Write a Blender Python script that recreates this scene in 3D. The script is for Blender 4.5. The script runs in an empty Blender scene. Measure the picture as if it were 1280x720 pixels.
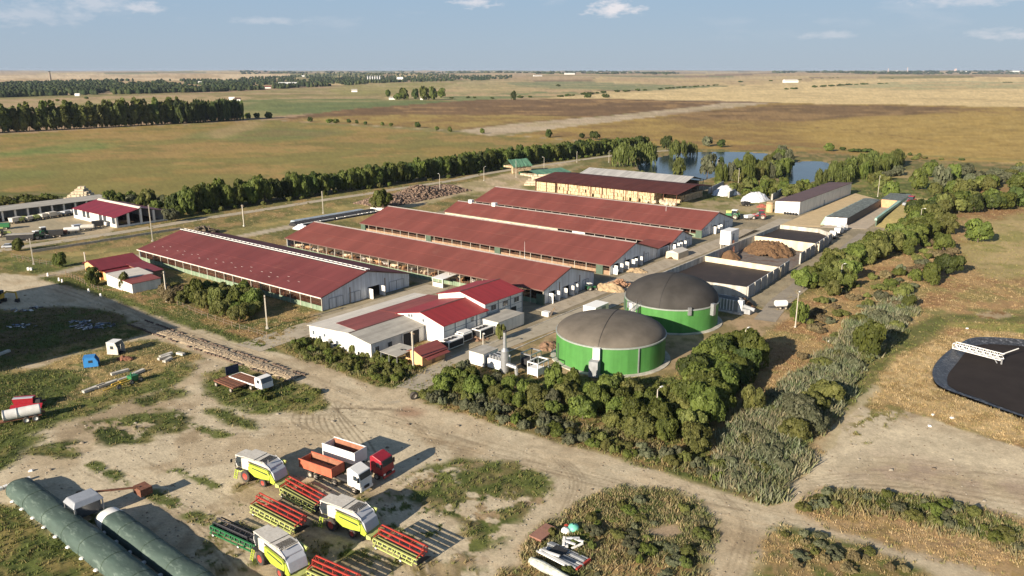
import bpy, bmesh, math, random
import numpy as np
from mathutils import Vector, Matrix
random.seed(7); RNG = np.random.default_rng(11)
scene = bpy.context.scene
C = scene.collection
# ---------------------------------------------------------------- camera
F, HY, H = 1000.0, 86.0, 55.0            # focal length in photo pixels, horizon row, camera height (m)
TH = math.atan((360 - HY) / F); SN, CS = math.sin(TH), math.cos(TH)
cam_d = bpy.data.cameras.new('camera'); cam = bpy.data.objects.new('camera', cam_d); C.objects.link(cam)
cam.location = (0, 0, H); cam.rotation_euler = (math.pi / 2 - TH, 0, 0)
cam_d.sensor_width = 36; cam_d.lens = 36 * F / 1280; cam_d.clip_start = 1; cam_d.clip_end = 90000
scene.camera = cam
# ---------------------------------------------------------------- sky, sun, exposure
SUN_AZ = math.radians(40.3 + 180)         # direction towards the sun, clockwise from +y
SUN_EL = math.radians(19.5)
w = bpy.data.worlds.new('World'); scene.world = w; w.use_nodes = True
nt = w.node_tree; nt.nodes.clear()
def N(nt, t, **k):
    n = nt.nodes.new(t)
    for a, b in k.items():
        if a.startswith('i_'): n.inputs[int(a[2:])].default_value = b
        else: setattr(n, a, b)
    return n
wo = N(nt, 'ShaderNodeOutputWorld'); bg = N(nt, 'ShaderNodeBackground')
sky = N(nt, 'ShaderNodeTexSky', sky_type='NISHITA', sun_disc=False, sun_elevation=SUN_EL, sun_rotation=SUN_AZ,
        altitude=100, air_density=1.0, dust_density=.5, ozone_density=2.0)
tc = N(nt, 'ShaderNodeTexCoord'); sep = N(nt, 'ShaderNodeSeparateXYZ'); nt.links.new(tc.outputs['Generated'], sep.inputs[0])
mp = N(nt, 'ShaderNodeMapping'); mp.inputs['Scale'].default_value = (7, 7, 26); mp.inputs['Location'].default_value = (1.7, 3.1, .4)
nt.links.new(tc.outputs['Generated'], mp.inputs[0])
cn = N(nt, 'ShaderNodeTexNoise'); cn.inputs['Scale'].default_value = 1.3; cn.inputs['Detail'].default_value = 8; cn.inputs['Roughness'].default_value = .62
nt.links.new(mp.outputs[0], cn.inputs[0])
cr = N(nt, 'ShaderNodeValToRGB'); cr.color_ramp.elements[0].position = .56; cr.color_ramp.elements[1].position = .72
nt.links.new(cn.outputs[0], cr.inputs[0])
m1 = N(nt, 'ShaderNodeMapRange'); m1.inputs[1].default_value = .02; m1.inputs[2].default_value = .09; nt.links.new(sep.outputs[2], m1.inputs[0])
mm = N(nt, 'ShaderNodeMath', operation='MULTIPLY'); nt.links.new(cr.outputs[0], mm.inputs[0]); nt.links.new(m1.outputs[0], mm.inputs[1])
mm2 = N(nt, 'ShaderNodeMath', operation='MULTIPLY'); nt.links.new(mm.outputs[0], mm2.inputs[0]); mm2.inputs[1].default_value = .25
prev_ = mm2.outputs[0]
def _dir(px, py):
    v = (py - 360) / F; return Vector(((px - 640) / F, CS - v * SN, -(SN + v * CS))).normalized()
pn = N(nt, 'ShaderNodeTexNoise'); pn.inputs['Scale'].default_value = 60; pn.inputs['Detail'].default_value = 7; pn.inputs['Roughness'].default_value = .6
pmp = N(nt, 'ShaderNodeMapping'); pmp.inputs['Scale'].default_value = (1, 1, 2.6); nt.links.new(tc.outputs['Generated'], pmp.inputs[0]); nt.links.new(pmp.outputs[0], pn.inputs[0])
for (px_, py_, r_x, r_y, st_) in ((768, 11, .030, .009, .9), (592, 3, .026, .006, .7), (30, 18, .06, .012, .28), (122, 4, .04, .008, .38), (176, 8, .022, .006, .5), (1262, 43, .035, .006, .4), (1210, 2, .06, .005, .4), (330, 26, .04, .004, .25), (1035, 43, .03, .005, .3)):
    c_ = _dir(px_, py_); vm = N(nt, 'ShaderNodeVectorMath', operation='SUBTRACT'); nt.links.new(tc.outputs['Generated'], vm.inputs[0]); vm.inputs[1].default_value = c_
    vs_ = N(nt, 'ShaderNodeVectorMath', operation='MULTIPLY'); nt.links.new(vm.outputs[0], vs_.inputs[0]); vs_.inputs[1].default_value = (1 / r_x, 1 / r_x, 1 / r_y); vl = N(nt, 'ShaderNodeVectorMath', operation='LENGTH'); nt.links.new(vs_.outputs[0], vl.inputs[0])
    ad = N(nt, 'ShaderNodeMath', operation='MULTIPLY_ADD'); nt.links.new(pn.outputs[0], ad.inputs[0]); ad.inputs[1].default_value = 3.2; nt.links.new(vl.outputs['Value'], ad.inputs[2])
    mr_ = N(nt, 'ShaderNodeMapRange'); mr_.inputs[1].default_value = 2.75; mr_.inputs[2].default_value = 1.75; mr_.inputs[3].default_value = 0; mr_.inputs[4].default_value = st_; nt.links.new(ad.outputs[0], mr_.inputs[0])
    mxx = N(nt, 'ShaderNodeMath', operation='MAXIMUM'); nt.links.new(prev_, mxx.inputs[0]); nt.links.new(mr_.outputs[0], mxx.inputs[1]); prev_ = mxx.outputs[0]
mx = N(nt, 'ShaderNodeMix', data_type='RGBA'); lowr = N(nt, 'ShaderNodeValToRGB')
for e_, (p_, c_) in zip([lowr.color_ramp.elements[0], lowr.color_ramp.elements[1], lowr.color_ramp.elements.new(.5)], [(0, (3.5, 4.25, 5.1, 1)), (1, (2.1, 3.2, 5.0, 1)), (.18, (3.0, 4.15, 5.5, 1))]): e_.position = p_; e_.color = c_
lm = N(nt, 'ShaderNodeMapRange'); lm.inputs[1].default_value = 0; lm.inputs[2].default_value = .45; nt.links.new(sep.outputs[2], lm.inputs[0]); nt.links.new(lm.outputs[0], lowr.inputs[0])
lf = N(nt, 'ShaderNodeMapRange', interpolation_type='SMOOTHSTEP'); lf.inputs[1].default_value = .10; lf.inputs[2].default_value = .30; lf.inputs[3].default_value = .94; lf.inputs[4].default_value = .1; nt.links.new(sep.outputs[2], lf.inputs[0])
lx = N(nt, 'ShaderNodeMix', data_type='RGBA'); nt.links.new(lf.outputs[0], lx.inputs[0]); nt.links.new(sky.outputs[0], lx.inputs[6]); nt.links.new(lowr.outputs[0], lx.inputs[7])
nt.links.new(prev_, mx.inputs[0]); nt.links.new(lx.outputs[2], mx.inputs[6])
mx.inputs[7].default_value = (7.4, 7.1, 7.3, 1)
nt.links.new(mx.outputs[2], bg.inputs[0]); bg.inputs[1].default_value = .06; nt.links.new(bg.outputs[0], wo.inputs[0])
sd = bpy.data.lights.new('sun', 'SUN'); sun = bpy.data.objects.new('sun', sd); C.objects.link(sun)
sd.energy = 5.0; sd.angle = math.radians(.5); sd.color = (1.0, .87, .70)
sun.rotation_euler = Vector((math.sin(SUN_AZ) * math.cos(SUN_EL), math.cos(SUN_AZ) * math.cos(SUN_EL), math.sin(SUN_EL))).to_track_quat('Z', 'Y').to_euler()
scene.view_settings.view_transform = 'Standard'; scene.view_settings.look = 'None'
scene.view_settings.exposure = 0.95; scene.view_settings.gamma = 1
scene.render.engine = 'CYCLES'
try:
    scene.cycles.max_bounces = 4; scene.cycles.volume_bounces = 0; scene.cycles.transparent_max_bounces = 6
    scene.cycles.diffuse_bounces = 2
except Exception: pass
# ---------------------------------------------------------------- where things stand
def G(px, py, z=0.0):
    """ground point (metres) seen at a point of the survey photograph, at height z"""
    v = (py - 360) / F; t = (H - z) / (SN + v * CS)
    return ((px - 640) / F * t, (CS - v * SN) * t)
FA = math.radians(38.1)                    # the farm's own axes: u runs right and near along the barns, v runs away from us
UX = (math.cos(FA), -math.sin(FA)); VX = (math.sin(FA), math.cos(FA))
def W(u, v, z=0.0): return (u * UX[0] + v * VX[0], u * UX[1] + v * VX[1], z)
def UV(px, py, z=0.0):
    x, y = G(px, py, z); return (x * UX[0] + y * UX[1], x * VX[0] + y * VX[1])
# ---------------------------------------------------------------- object helpers
def tag(o, label=None, cat=None, group=None, kind=None):
    if label: o['label'] = label
    if cat: o['category'] = cat
    if group: o['group'] = group
    if kind: o['kind'] = kind
    return o
def thing(name, label, cat, loc=(0, 0, 0), rz=0.0, group=None):
    o = bpy.data.objects.new(name, None); C.objects.link(o); o.empty_display_size = .5
    o.location = loc if len(loc) == 3 else (loc[0], loc[1], 0); o.rotation_euler = (0, 0, rz)
    return tag(o, label, cat, group)
def copy_tree(o, parent=None):
    c = o.copy(); C.objects.link(c); c.parent = parent
    for ch in list(KIDS.get(o, [])):
        copy_tree(ch, c); 
    return c
KIDS = {}
def adopt(o, p):
    o.parent = p; KIDS.setdefault(p, []).append(o)
def dup(o, loc, rz, label=None, scale=None):
    c = copy_rec(o, None); c.location = loc if len(loc) == 3 else (loc[0], loc[1], 0); c.rotation_euler = (0, 0, rz)
    if label: c['label'] = label
    if scale is not None: c.scale = (scale,) * 3 if not hasattr(scale, '__len__') else scale
    return c
def copy_rec(o, parent):
    c = o.copy(); C.objects.link(c); c.parent = parent
    for ch in KIDS.get(o, []):
        KIDS.setdefault(c, []).append(copy_rec(ch, c))
    return c
class MB:
    def __init__(s): s.v = []; s.f = []; s.m = []; s.mi = 0
    def add(s, vs, fs, mi=None):
        n = len(s.v); s.v += [tuple(p) for p in vs]; s.f += [tuple(i + n for i in f) for f in fs]
        s.m += [s.mi if mi is None else mi] * len(fs); return s
    def box(s, x0, x1, y0, y1, z0, z1, mi=None):
        return s.add([(x0,y0,z0),(x1,y0,z0),(x1,y1,z0),(x0,y1,z0),(x0,y0,z1),(x1,y0,z1),(x1,y1,z1),(x0,y1,z1)],
                     [(0,3,2,1),(4,5,6,7),(0,1,5,4),(1,2,6,5),(2,3,7,6),(3,0,4,7)], mi)
    def hexa(s, b, t, mi=None):          # bottom quad, top quad
        return s.add(list(b) + list(t), [(0,3,2,1),(4,5,6,7),(0,1,5,4),(1,2,6,5),(2,3,7,6),(3,0,4,7)], mi)
    def prism(s, pts, axis, a, b, mi=None):   # polygon pts in the plane across axis, from a to b
        n = len(pts)
        def P(q, c): return {'x': (c, q[0], q[1]), 'y': (q[0], c, q[1]), 'z': (q[0], q[1], c)}[axis]
        vs = [P(q, a) for q in pts] + [P(q, b) for q in pts]
        fs = [tuple(range(n))[::-1], tuple(range(n, 2 * n))] + [(i, (i + 1) % n, n + (i + 1) % n, n + i) for i in range(n)]
        return s.add(vs, fs, mi)
    def bar(s, p, q, w, h=None, mi=None):
        p, q = Vector(p), Vector(q); h = h or w; d = (q - p)
        if d.length < 1e-6: return s
        d.normalize(); up = Vector((0, 0, 1)) if abs(d.z) < .95 else Vector((1, 0, 0))
        a = d.cross(up).normalized() * w / 2; b = a.cross(d).normalized() * h / 2
        c = [p - a - b, p + a - b, p + a + b, p - a + b]; e = [k + (q - p) for k in c]
        return s.add(c + e, [(0,1,2,3),(7,6,5,4),(0,4,5,1),(1,5,6,2),(2,6,7,3),(3,7,4,0)], mi)
    def tube(s, p, q, r0, r1=None, n=10, cap=True, mi=None):
        p, q = Vector(p), Vector(q); r1 = r0 if r1 is None else r1; d = (q - p).normalized()
        up = Vector((0, 0, 1)) if abs(d.z) < .95 else Vector((1, 0, 0)); a = d.cross(up).normalized(); b = a.cross(d)
        vs = []
        for c, r in ((p, r0), (q, r1)):
            for i in range(n):
                t = 2 * math.pi * i / n; vs.append(c + a * math.cos(t) * r + b * math.sin(t) * r)
        fs = [(i, (i + 1) % n, n + (i + 1) % n, n + i) for i in range(n)]
        if cap: fs += [tuple(range(n))[::-1], tuple(range(n, 2 * n))]
        return s.add(vs, fs, mi)
    def lathe(s, prof, c=(0, 0, 0), n=24, axis='z', mi=None):
        vs = []
        for r, z in prof:
            for i in range(n):
                t = 2 * math.pi * i / n; x, y = r * math.cos(t), r * math.sin(t)
                vs.append({'z': (c[0]+x, c[1]+y, c[2]+z), 'y': (c[0]+x, c[1]+z, c[2]+y), 'x': (c[0]+z, c[1]+x, c[2]+y)}[axis])
        fs = []
        for k in range(len(prof) - 1):
            for i in range(n): fs.append((k*n+i, k*n+(i+1) % n, (k+1)*n+(i+1) % n, (k+1)*n+i))
        return s.add(vs, fs, mi)
    def build(s, name, mats, parent=None, smooth=False, label=None, bevel=0):
        me = bpy.data.meshes.new(name); me.from_pydata(s.v, [], s.f); me.validate(); 
        mats = mats if isinstance(mats, (list, tuple)) else [mats]
        for m in mats: me.materials.append(m)
        if len(mats) > 1 and len(me.polygons) == len(s.m): me.polygons.foreach_set('material_index', s.m)
        bm = bmesh.new(); bm.from_mesh(me); bmesh.ops.recalc_face_normals(bm, faces=bm.faces); bm.to_mesh(me); bm.free()
        if smooth: me.shade_smooth()
        o = bpy.data.objects.new(name, me); C.objects.link(o)
        if parent is not None: adopt(o, parent)
        if label: o['label'] = label
        if bevel:
            b = o.modifiers.new('bevel', 'BEVEL'); b.width = bevel; b.segments = 2; b.limit_method = 'ANGLE'
        return o
def link_copy(o, parent, loc=None, rot=None):
    c = o.copy(); C.objects.link(c); adopt(c, parent)
    if loc is not None: c.location = loc
    if rot is not None: c.rotation_euler = rot
    return c
# ---------------------------------------------------------------- materials
MATS = {}
def mat(name, col, rough=.7, metal=0.0, var=.15, scale=1.5, bump=0.0, bscale=20, streak=None, streak_amt=.3, spots=None, spot_thr=.62, spec=.5, stretch=None, attr=None, corr=None, trans=0):
    if name in MATS: return MATS[name]
    m = bpy.data.materials.new(name); m.use_nodes = True; nt = m.node_tree; b = nt.nodes['Principled BSDF']
    tc = N(nt, 'ShaderNodeTexCoord'); src = tc.outputs['Object']
    if stretch:
        mp = N(nt, 'ShaderNodeMapping'); mp.inputs['Scale'].default_value = stretch; nt.links.new(src, mp.inputs[0]); s2 = mp.outputs[0]
    else: s2 = src
    n1 = N(nt, 'ShaderNodeTexNoise'); n1.inputs['Scale'].default_value = scale; n1.inputs['Detail'].default_value = 6; n1.inputs['Roughness'].default_value = .65
    nt.links.new(s2, n1.inputs[0])
    mr = N(nt, 'ShaderNodeMapRange'); mr.inputs[1].default_value = .3; mr.inputs[2].default_value = .7; mr.inputs[3].default_value = 1 - var; mr.inputs[4].default_value = 1 + var
    nt.links.new(n1.outputs[0], mr.inputs[0])
    mul = N(nt, 'ShaderNodeMix', data_type='RGBA', blend_type='MULTIPLY'); mul.inputs[0].default_value = 1
    if attr:
        at = N(nt, 'ShaderNodeAttribute', attribute_name=attr); nt.links.new(at.outputs[0], mul.inputs[6])
    else: mul.inputs[6].default_value = (*col, 1)
    nt.links.new(mr.outputs[0], mul.inputs[7]); out = mul.outputs[2]
    if spots:
        n2 = N(nt, 'ShaderNodeTexNoise'); n2.inputs['Scale'].default_value = scale * 1.7; n2.inputs['Detail'].default_value = 7; n2.inputs['Roughness'].default_value = .7
        nt.links.new(s2, n2.inputs[0])
        r2 = N(nt, 'ShaderNodeMapRange'); r2.inputs[1].default_value = spot_thr - .06; r2.inputs[2].default_value = spot_thr + .06; nt.links.new(n2.outputs[0], r2.inputs[0])
        x2 = N(nt, 'ShaderNodeMix', data_type='RGBA'); nt.links.new(r2.outputs[0], x2.inputs[0]); nt.links.new(out, x2.inputs[6]); x2.inputs[7].default_value = (*spots, 1); out = x2.outputs[2]
    if streak:                                # (sx, sy, sz) stretched noise: run-off stains, sheet to sheet tone
        mp2 = N(nt, 'ShaderNodeMapping'); mp2.inputs['Scale'].default_value = streak; nt.links.new(src, mp2.inputs[0])
        n3 = N(nt, 'ShaderNodeTexNoise'); n3.inputs['Scale'].default_value = 1; n3.inputs['Detail'].default_value = 3; nt.links.new(mp2.outputs[0], n3.inputs[0])
        r3 = N(nt, 'ShaderNodeMapRange'); r3.inputs[1].default_value = .35; r3.inputs[2].default_value = .65; r3.inputs[3].default_value = 1 - streak_amt; r3.inputs[4].default_value = 1 + streak_amt * .5
        nt.links.new(n3.outputs[0], r3.inputs[0])
        x3 = N(nt, 'ShaderNodeMix', data_type='RGBA', blend_type='MULTIPLY'); x3.inputs[0].default_value = 1; nt.links.new(out, x3.inputs[6]); nt.links.new(r3.outputs[0], x3.inputs[7]); out = x3.outputs[2]
    nt.links.new(out, b.inputs['Base Color'])
    b.inputs['Roughness'].default_value = rough; b.inputs['Metallic'].default_value = metal; b.inputs['Specular IOR Level'].default_value = spec
    hgt = None
    if corr:                                  # corrugation along object x or y, metres per wave
        wv = N(nt, 'ShaderNodeTexWave', wave_type='BANDS', bands_direction=corr[0]); wv.inputs['Scale'].default_value = 1 / corr[1] / 3.1416 * 1.57; nt.links.new(src, wv.inputs[0]); hgt = wv.outputs[1]
        bp = N(nt, 'ShaderNodeBump'); bp.inputs['Strength'].default_value = corr[2]; bp.inputs['Distance'].default_value = .05; nt.links.new(hgt, bp.inputs['Height']); nt.links.new(bp.outputs[0], b.inputs['Normal'])
    elif bump:
        n4 = N(nt, 'ShaderNodeTexNoise'); n4.inputs['Scale'].default_value = bscale; n4.inputs['Detail'].default_value = 4; nt.links.new(src, n4.inputs[0])
        bp = N(nt, 'ShaderNodeBump'); bp.inputs['Strength'].default_value = bump; bp.inputs['Distance'].default_value = .1; nt.links.new(n4.outputs[0], bp.inputs['Height']); nt.links.new(bp.outputs[0], b.inputs['Normal'])
    if trans:
        tr = N(nt, 'ShaderNodeBsdfTranslucent'); nt.links.new(out, tr.inputs[0]); ms = N(nt, 'ShaderNodeMixShader'); ms.inputs[0].default_value = trans
        nt.links.new(b.outputs[0], ms.inputs[1]); nt.links.new(tr.outputs[0], ms.inputs[2]); nt.links.new(ms.outputs[0], nt.nodes['Material Output'].inputs[0])
    MATS[name] = m; return m
# ---------------------------------------------------------------- numpy noise
def _h(ix, iy, s):
    n = (ix.astype(np.int64) * 374761393 + iy.astype(np.int64) * 668265263 + s * 1442695041) & 0x7fffffff
    n = (n ^ (n >> 13)) * 1274126177 & 0x7fffffff
    return ((n ^ (n >> 16)) & 0xffff) / 65535.0
def vn(x, y, s=0):
    ix = np.floor(x); iy = np.floor(y); fx = x - ix; fy = y - iy; fx = fx*fx*(3-2*fx); fy = fy*fy*(3-2*fy)
    a = _h(ix, iy, s); b = _h(ix+1, iy, s); c = _h(ix, iy+1, s); d = _h(ix+1, iy+1, s)
    return (a*(1-fx)+b*fx)*(1-fy)+(c*(1-fx)+d*fx)*fy
def fbm(x, y, scale, o=4, s=0, gain=.55):
    v = 0; amp = 1; tot = 0; k = 1 / scale
    for i in range(o):
        v = v + amp * vn(x * k + 17.3 * i, y * k + 9.1 * i, s + i * 7); tot += amp; amp *= gain; k *= 2.03
    return v / tot
def smooth_poly(p, n=6):
    p = [np.array(q, float) for q in p]; out = []
    for i in range(len(p)):
        a, b, c, d = p[i-1], p[i], p[(i+1) % len(p)], p[(i+2) % len(p)]
        for k in range(n):
            t = k / n; out.append(.5 * (2*b + (c-a)*t + (2*a-5*b+4*c-d)*t*t + (3*b-a-3*c+d)*t**3))
    return out
def seg_dist(X, Y, a, b):
    dx, dy = b[0]-a[0], b[1]-a[1]; L2 = dx*dx+dy*dy + 1e-9
    t = np.clip(((X-a[0])*dx+(Y-a[1])*dy)/L2, 0, 1); return np.hypot(X-a[0]-t*dx, Y-a[1]-t*dy)
def poly_sdf(X, Y, P):                    # negative inside
    d = np.full(X.shape, 1e9); ins = np.zeros(X.shape, bool)
    for i in range(len(P)):
        a, b = P[i-1], P[i]; d = np.minimum(d, seg_dist(X, Y, a, b))
        c = ((a[1] > Y) != (b[1] > Y)); 
        xi = (b[0]-a[0])*(Y-a[1])/((b[1]-a[1]) if abs(b[1]-a[1]) > 1e-9 else 1e-9)+a[0]; ins ^= (c & (X < xi))
    return np.where(ins, -d, d)
def inside(x, y, P):
    r = False
    for i in range(len(P)):
        a, b = P[i-1], P[i]
        if (a[1] > y) != (b[1] > y) and x < (b[0]-a[0])*(y-a[1])/(b[1]-a[1])+a[0]: r = not r
    return r
# ================================================================ TERRAIN: one sheet from the drone's foot to the horizon
def build_grid():
    pys = [84.9 + .28]
    rows = []
    y = 730.0
    while y > 86.9: rows.append(y); y -= 1.65 if y > 130 else 1.1
    r_of = lambda py: G(640, py)[1]
    rr = [6, 14, 22, 30] + list(np.arange(31, 80, .7)) + [r_of(y) for y in rows if r_of(y) > 80.2]
    rr = [r for i, r in enumerate(rr) if i == 0 or r > rr[i-1]]
    rr = [r for r in rr if r < 21000] + [22000., 26000.]
    dense = np.radians(np.arange(-41, 41.001, .094)); out = np.radians(np.concatenate([np.arange(41.4, 62, .4), np.arange(64, 297, 6.0), np.arange(298, 318.8, .4)]))
    ang = np.concatenate([dense, out])
    A, Rr = np.meshgrid(ang, np.array(rr)); return A, Rr
A_, R_ = build_grid(); NR, NA = A_.shape
# ring radius is measured along the view axis inside the dense fan so rows stay level
_aw = np.abs((A_ + math.pi) % (2 * math.pi) - math.pi); _k = R_ / np.cos(np.minimum(_aw, .75)); TX = (_k * np.sin(A_)).ravel(); TY = (_k * np.cos(A_)).ravel()
n_ = TX.size
def L_(c): return np.array(c, float)
DIRT = L_((.39, .315, .205)); DIRT2 = L_((.31, .242, .152)); PALE = L_((.47, .40, .275)); DUST = L_((.42, .345, .23))
GRN = L_((.085, .105, .030)); GRN2 = L_((.12, .135, .042)); DARKG = L_((.055, .070, .022)); OLIVE = L_((.19, .165, .072)); DRY = L_((.35, .262, .125)); DRY2 = L_((.27, .19, .09)); RUST = L_((.24, .13, .06))
GOLD = L_((.39, .27, .088)); BROWN = L_((.17, .105, .055)); STRAW = L_((.52, .40, .22)); STUB = L_((.44, .32, .19)); CONC = L_((.36, .31, .225)); CONC2 = L_((.30, .255, .185)); GREY = L_((.24, .205, .15))
# ---- far background patchwork of fields
D_ = np.hypot(TX, TY)
ca, sa = math.cos(.55), math.sin(.55)
fx = (TX * ca + TY * sa) / 900; fy = (-TX * sa + TY * ca) / 420
jx = np.floor(fx + .35 * np.sin(np.floor(fy) * 2.3)); jy = np.floor(fy)
k = _h(jx, jy, 5); PAL = np.array([STUB, L_((.36, .25, .16)), OLIVE * 1.25, STRAW * .95, L_((.24, .17, .11)), STUB * .9, L_((.42, .31, .20)), L_((.19, .19, .09))])
COL = PAL[np.clip((k * 8).astype(int), 0, 7)]
VEG = np.zeros(n_); VT = np.zeros(n_, int); RGH = np.full(n_, .0); CLS = np.zeros(n_, int); CLN = ['ground']
def wp(pts): return [G(max(-900, p[0]), max(87.2, p[1])) for p in pts]
def blend_cols(cols, idx, scale, seed, o=5):
    x, y = TX[idx], TY[idx]
    c = np.broadcast_to(cols[0], (len(x), 3)).copy()
    for i, cc in enumerate(cols[1:]):
        nz = fbm(x, y, scale, o, seed + i * 31, .6); wgt = np.clip((nz - .47) / .10, 0, 1)[:, None]; c = c * (1 - wgt) + cc * wgt
    return c
_pc = [0]
def stroke(d, idx, cols, scale, rag, ragsc, soft, alpha, veg, vt, cls, rgh, breakup, seed):
    x, y = TX[idx], TY[idx]
    d = d + (fbm(x, y, ragsc, 4, seed) - .5) * 2.6 * rag
    wgt = np.clip(.5 - d / (2 * soft), 0, 1) * alpha
    if breakup: wgt = wgt * np.clip((fbm(x, y, breakup[0], 5, seed + 3, .65) - breakup[1]) / .06, 0, 1)
    c = blend_cols(cols, idx, scale, seed)
    COL[idx] = COL[idx] * (1 - wgt[:, None]) + c * wgt[:, None]
    VEG[idx] = VEG[idx] * (1 - wgt) + veg * wgt; RGH[idx] = RGH[idx] * (1 - wgt) + rgh * wgt
    VT[idx] = np.where(wgt > .5, vt, VT[idx])
    if cls is not None:
        if cls not in CLN: CLN.append(cls)
        CLS[idx] = np.where(wgt > .5, CLN.index(cls), CLS[idx])
def area(pts, cols, scale=12, rag=1.0, ragsc=4, soft=.5, alpha=1, veg=0, vt=0, cls=None, rgh=0, smooth=True, breakup=None, world=False):
    P = pts if world else wp(pts)
    if smooth: P = smooth_poly(P, 4)
    P = [tuple(p) for p in P]; xs = [p[0] for p in P]; ys = [p[1] for p in P]; m = rag * 2 + soft + 2
    idx = np.nonzero((TX > min(xs) - m) & (TX < max(xs) + m) & (TY > min(ys) - m) & (TY < max(ys) + m))[0]
    if len(idx) == 0: return
    _pc[0] += 13; d = poly_sdf(TX[idx], TY[idx], P)
    stroke(d, idx, cols, scale, rag, ragsc, soft, alpha, veg, vt, cls, rgh, breakup, _pc[0])
def line(pts, wid, cols, scale=8, rag=.4, ragsc=3, soft=.4, alpha=1, veg=0, vt=0, cls=None, rgh=0, breakup=None):
    P = wp(pts)
    if len(P) > 2:
        Q = [np.array(p) for p in P]; Q = [2*Q[0]-Q[1]] + Q + [2*Q[-1]-Q[-2]]; P2 = []
        for i in range(1, len(Q) - 2):
            for k in range(5):
                t = k / 5; a, b, c, d = Q[i-1], Q[i], Q[i+1], Q[i+2]; P2.append(tuple(.5*(2*b+(c-a)*t+(2*a-5*b+4*c-d)*t*t+(3*b-a-3*c+d)*t**3)))
        P = P2 + [P[-1]]
    xs = [p[0] for p in P]; ys = [p[1] for p in P]; m = wid + rag * 2 + soft + 1
    idx = np.nonzero((TX > min(xs) - m) & (TX < max(xs) + m) & (TY > min(ys) - m) & (TY < max(ys) + m))[0]
    if len(idx) == 0: return
    d = np.full(len(idx), 1e9)
    for i in range(len(P) - 1): d = np.minimum(d, seg_dist(TX[idx], TY[idx], P[i], P[i+1]))
    _pc[0] += 13; stroke(d - wid / 2, idx, cols, scale, rag, ragsc, soft, alpha, veg, vt, cls, rgh, breakup, _pc[0])
# ---- far fields
F_ = dict(rag=3, ragsc=60, soft=3, cls='field')
area([(-60,103),(-60,93.5),(120,92.6),(330,93.6),(360,97),(250,102.5),(90,103)], [L_((.62,.48,.32)), STUB], 400, rag=10, ragsc=300, soft=10, cls='field')
area([(-60,137),(0,121),(200,118),(330,112),(430,106),(520,101),(640,97),(700,110),(640,128),(420,132),(300,140)], [STUB*.9, L_((.32,.26,.13)), OLIVE*1.3], 180, rag=10, ragsc=80, soft=6, cls='field')
area([(60,130),(120,124),(240,122),(300,120),(320,126),(160,135)], [L_((.40,.30,.17)), OLIVE*1.5], 90, **F_)
area([(420,109),(480,104),(560,104),(600,107),(540,112),(430,118)], [L_((.28,.25,.10)), L_((.35,.29,.14))], 120, **F_)
area([(250,131),(330,124),(480,124),(560,127),(440,134),(330,147),(260,143)], [L_((.17,.19,.075)), L_((.26,.24,.11))], 90, **F_)
area([(340,132),(420,128),(620,126),(600,132),(440,139),(350,143)], [L_((.14,.17,.07)), L_((.18,.20,.08))], 70, **F_)
area([(600,100),(700,103),(760,110),(700,116),(560,124),(480,122),(540,111)], [STRAW*.85, STUB, L_((.34,.29,.15))], 150, **F_)
area([(560,119),(660,115),(760,116),(640,123),(570,125)], [L_((.20,.22,.10)), STUB], 80, **F_)
area([(640,103),(740,101),(900,107),(870,113),(760,112),(660,108)], [L_((.22,.23,.12)), L_((.30,.27,.15))], 160, **F_)
area([(740,101),(780,96),(1000,97),(1000,103),(880,107),(800,104)], [STRAW*.95, STUB], 200, **F_)
area([(700,123),(760,117),(860,110),(960,105),(1060,101),(1400,97),(1400,136),(1100,132),(900,126)], [STRAW*1.15, STRAW*1.0, STRAW*1.2], 120, rag=5, ragsc=80, soft=4, cls='field')
area([(1050,107),(1160,103),(1300,104),(1300,110),(1120,112)], [L_((.36,.34,.19)), STRAW*.9], 100, rag=8, ragsc=80, soft=12, alpha=.8, cls='field')
area([(340,150.5),(430,137),(600,124.5),(760,123.3),(905,127.5),(880,132),(760,144.6),(640,154.6),(585,162),(480,157)], [BROWN*1.15, L_((.30,.19,.09)), BROWN*.95], 60, rag=2, ragsc=30, soft=2, cls='field', smooth=False)
area([(345,151),(470,143),(640,144),(720,146),(640,154),(580,162),(480,157)], [L_((.31,.215,.075)), L_((.25,.165,.065)), L_((.34,.25,.09))], 35, rag=14, ragsc=60, soft=14, smooth=False)
area([(572,163.5),(640,155),(760,145),(880,132.5),(905,128.5),(965,128.8),(880,139.5),(760,156),(640,166.5),(612,170)], [L_((.42,.33,.24)), DIRT*1.02, L_((.47,.38,.28))], 30, rag=1.5, ragsc=20, soft=2, cls='field', smooth=False)
area([(630,171),(700,160),(965,128.8),(1110,130.5),(1420,137.5),(1420,205),(1200,202),(1100,198),(960,190),(860,187),(740,178)], [L_((.25,.16,.065)), L_((.33,.23,.08)), GOLD*.9], 45, rag=1.5, ragsc=20, soft=1.5, cls='field', smooth=False)
area([(860,140),(1000,131),(1140,133),(1190,136),(1180,141),(1080,147),(1000,152),(900,156),(830,150)], [BROWN*1.05, BROWN*.85, L_((.26,.165,.08))], 50, rag=16, ragsc=70, soft=14, alpha=.9)
area([(740,158),(860,150),(980,152),(1080,160),(1000,176),(880,172),(760,170)], [L_((.25,.165,.06)), L_((.33,.23,.08))], 30, rag=14, ragsc=50, soft=16, alpha=.7)
area([(1000,152),(1280,142),(1420,145),(1420,200),(1180,198),(1050,185)], [GOLD*1.0, GOLD*.82, L_((.40,.285,.10))], 14, rag=18, ragsc=60, soft=20, alpha=.85)
line([(930,178),(1050,188),(1180,196),(1290,201)], 7, [L_((.25,.22,.08))], soft=3, rag=2)
line([(985,147),(1080,142.5),(1190,138.5)], 9, [L_((.33,.22,.11))], soft=5, rag=2, alpha=.7)
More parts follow.
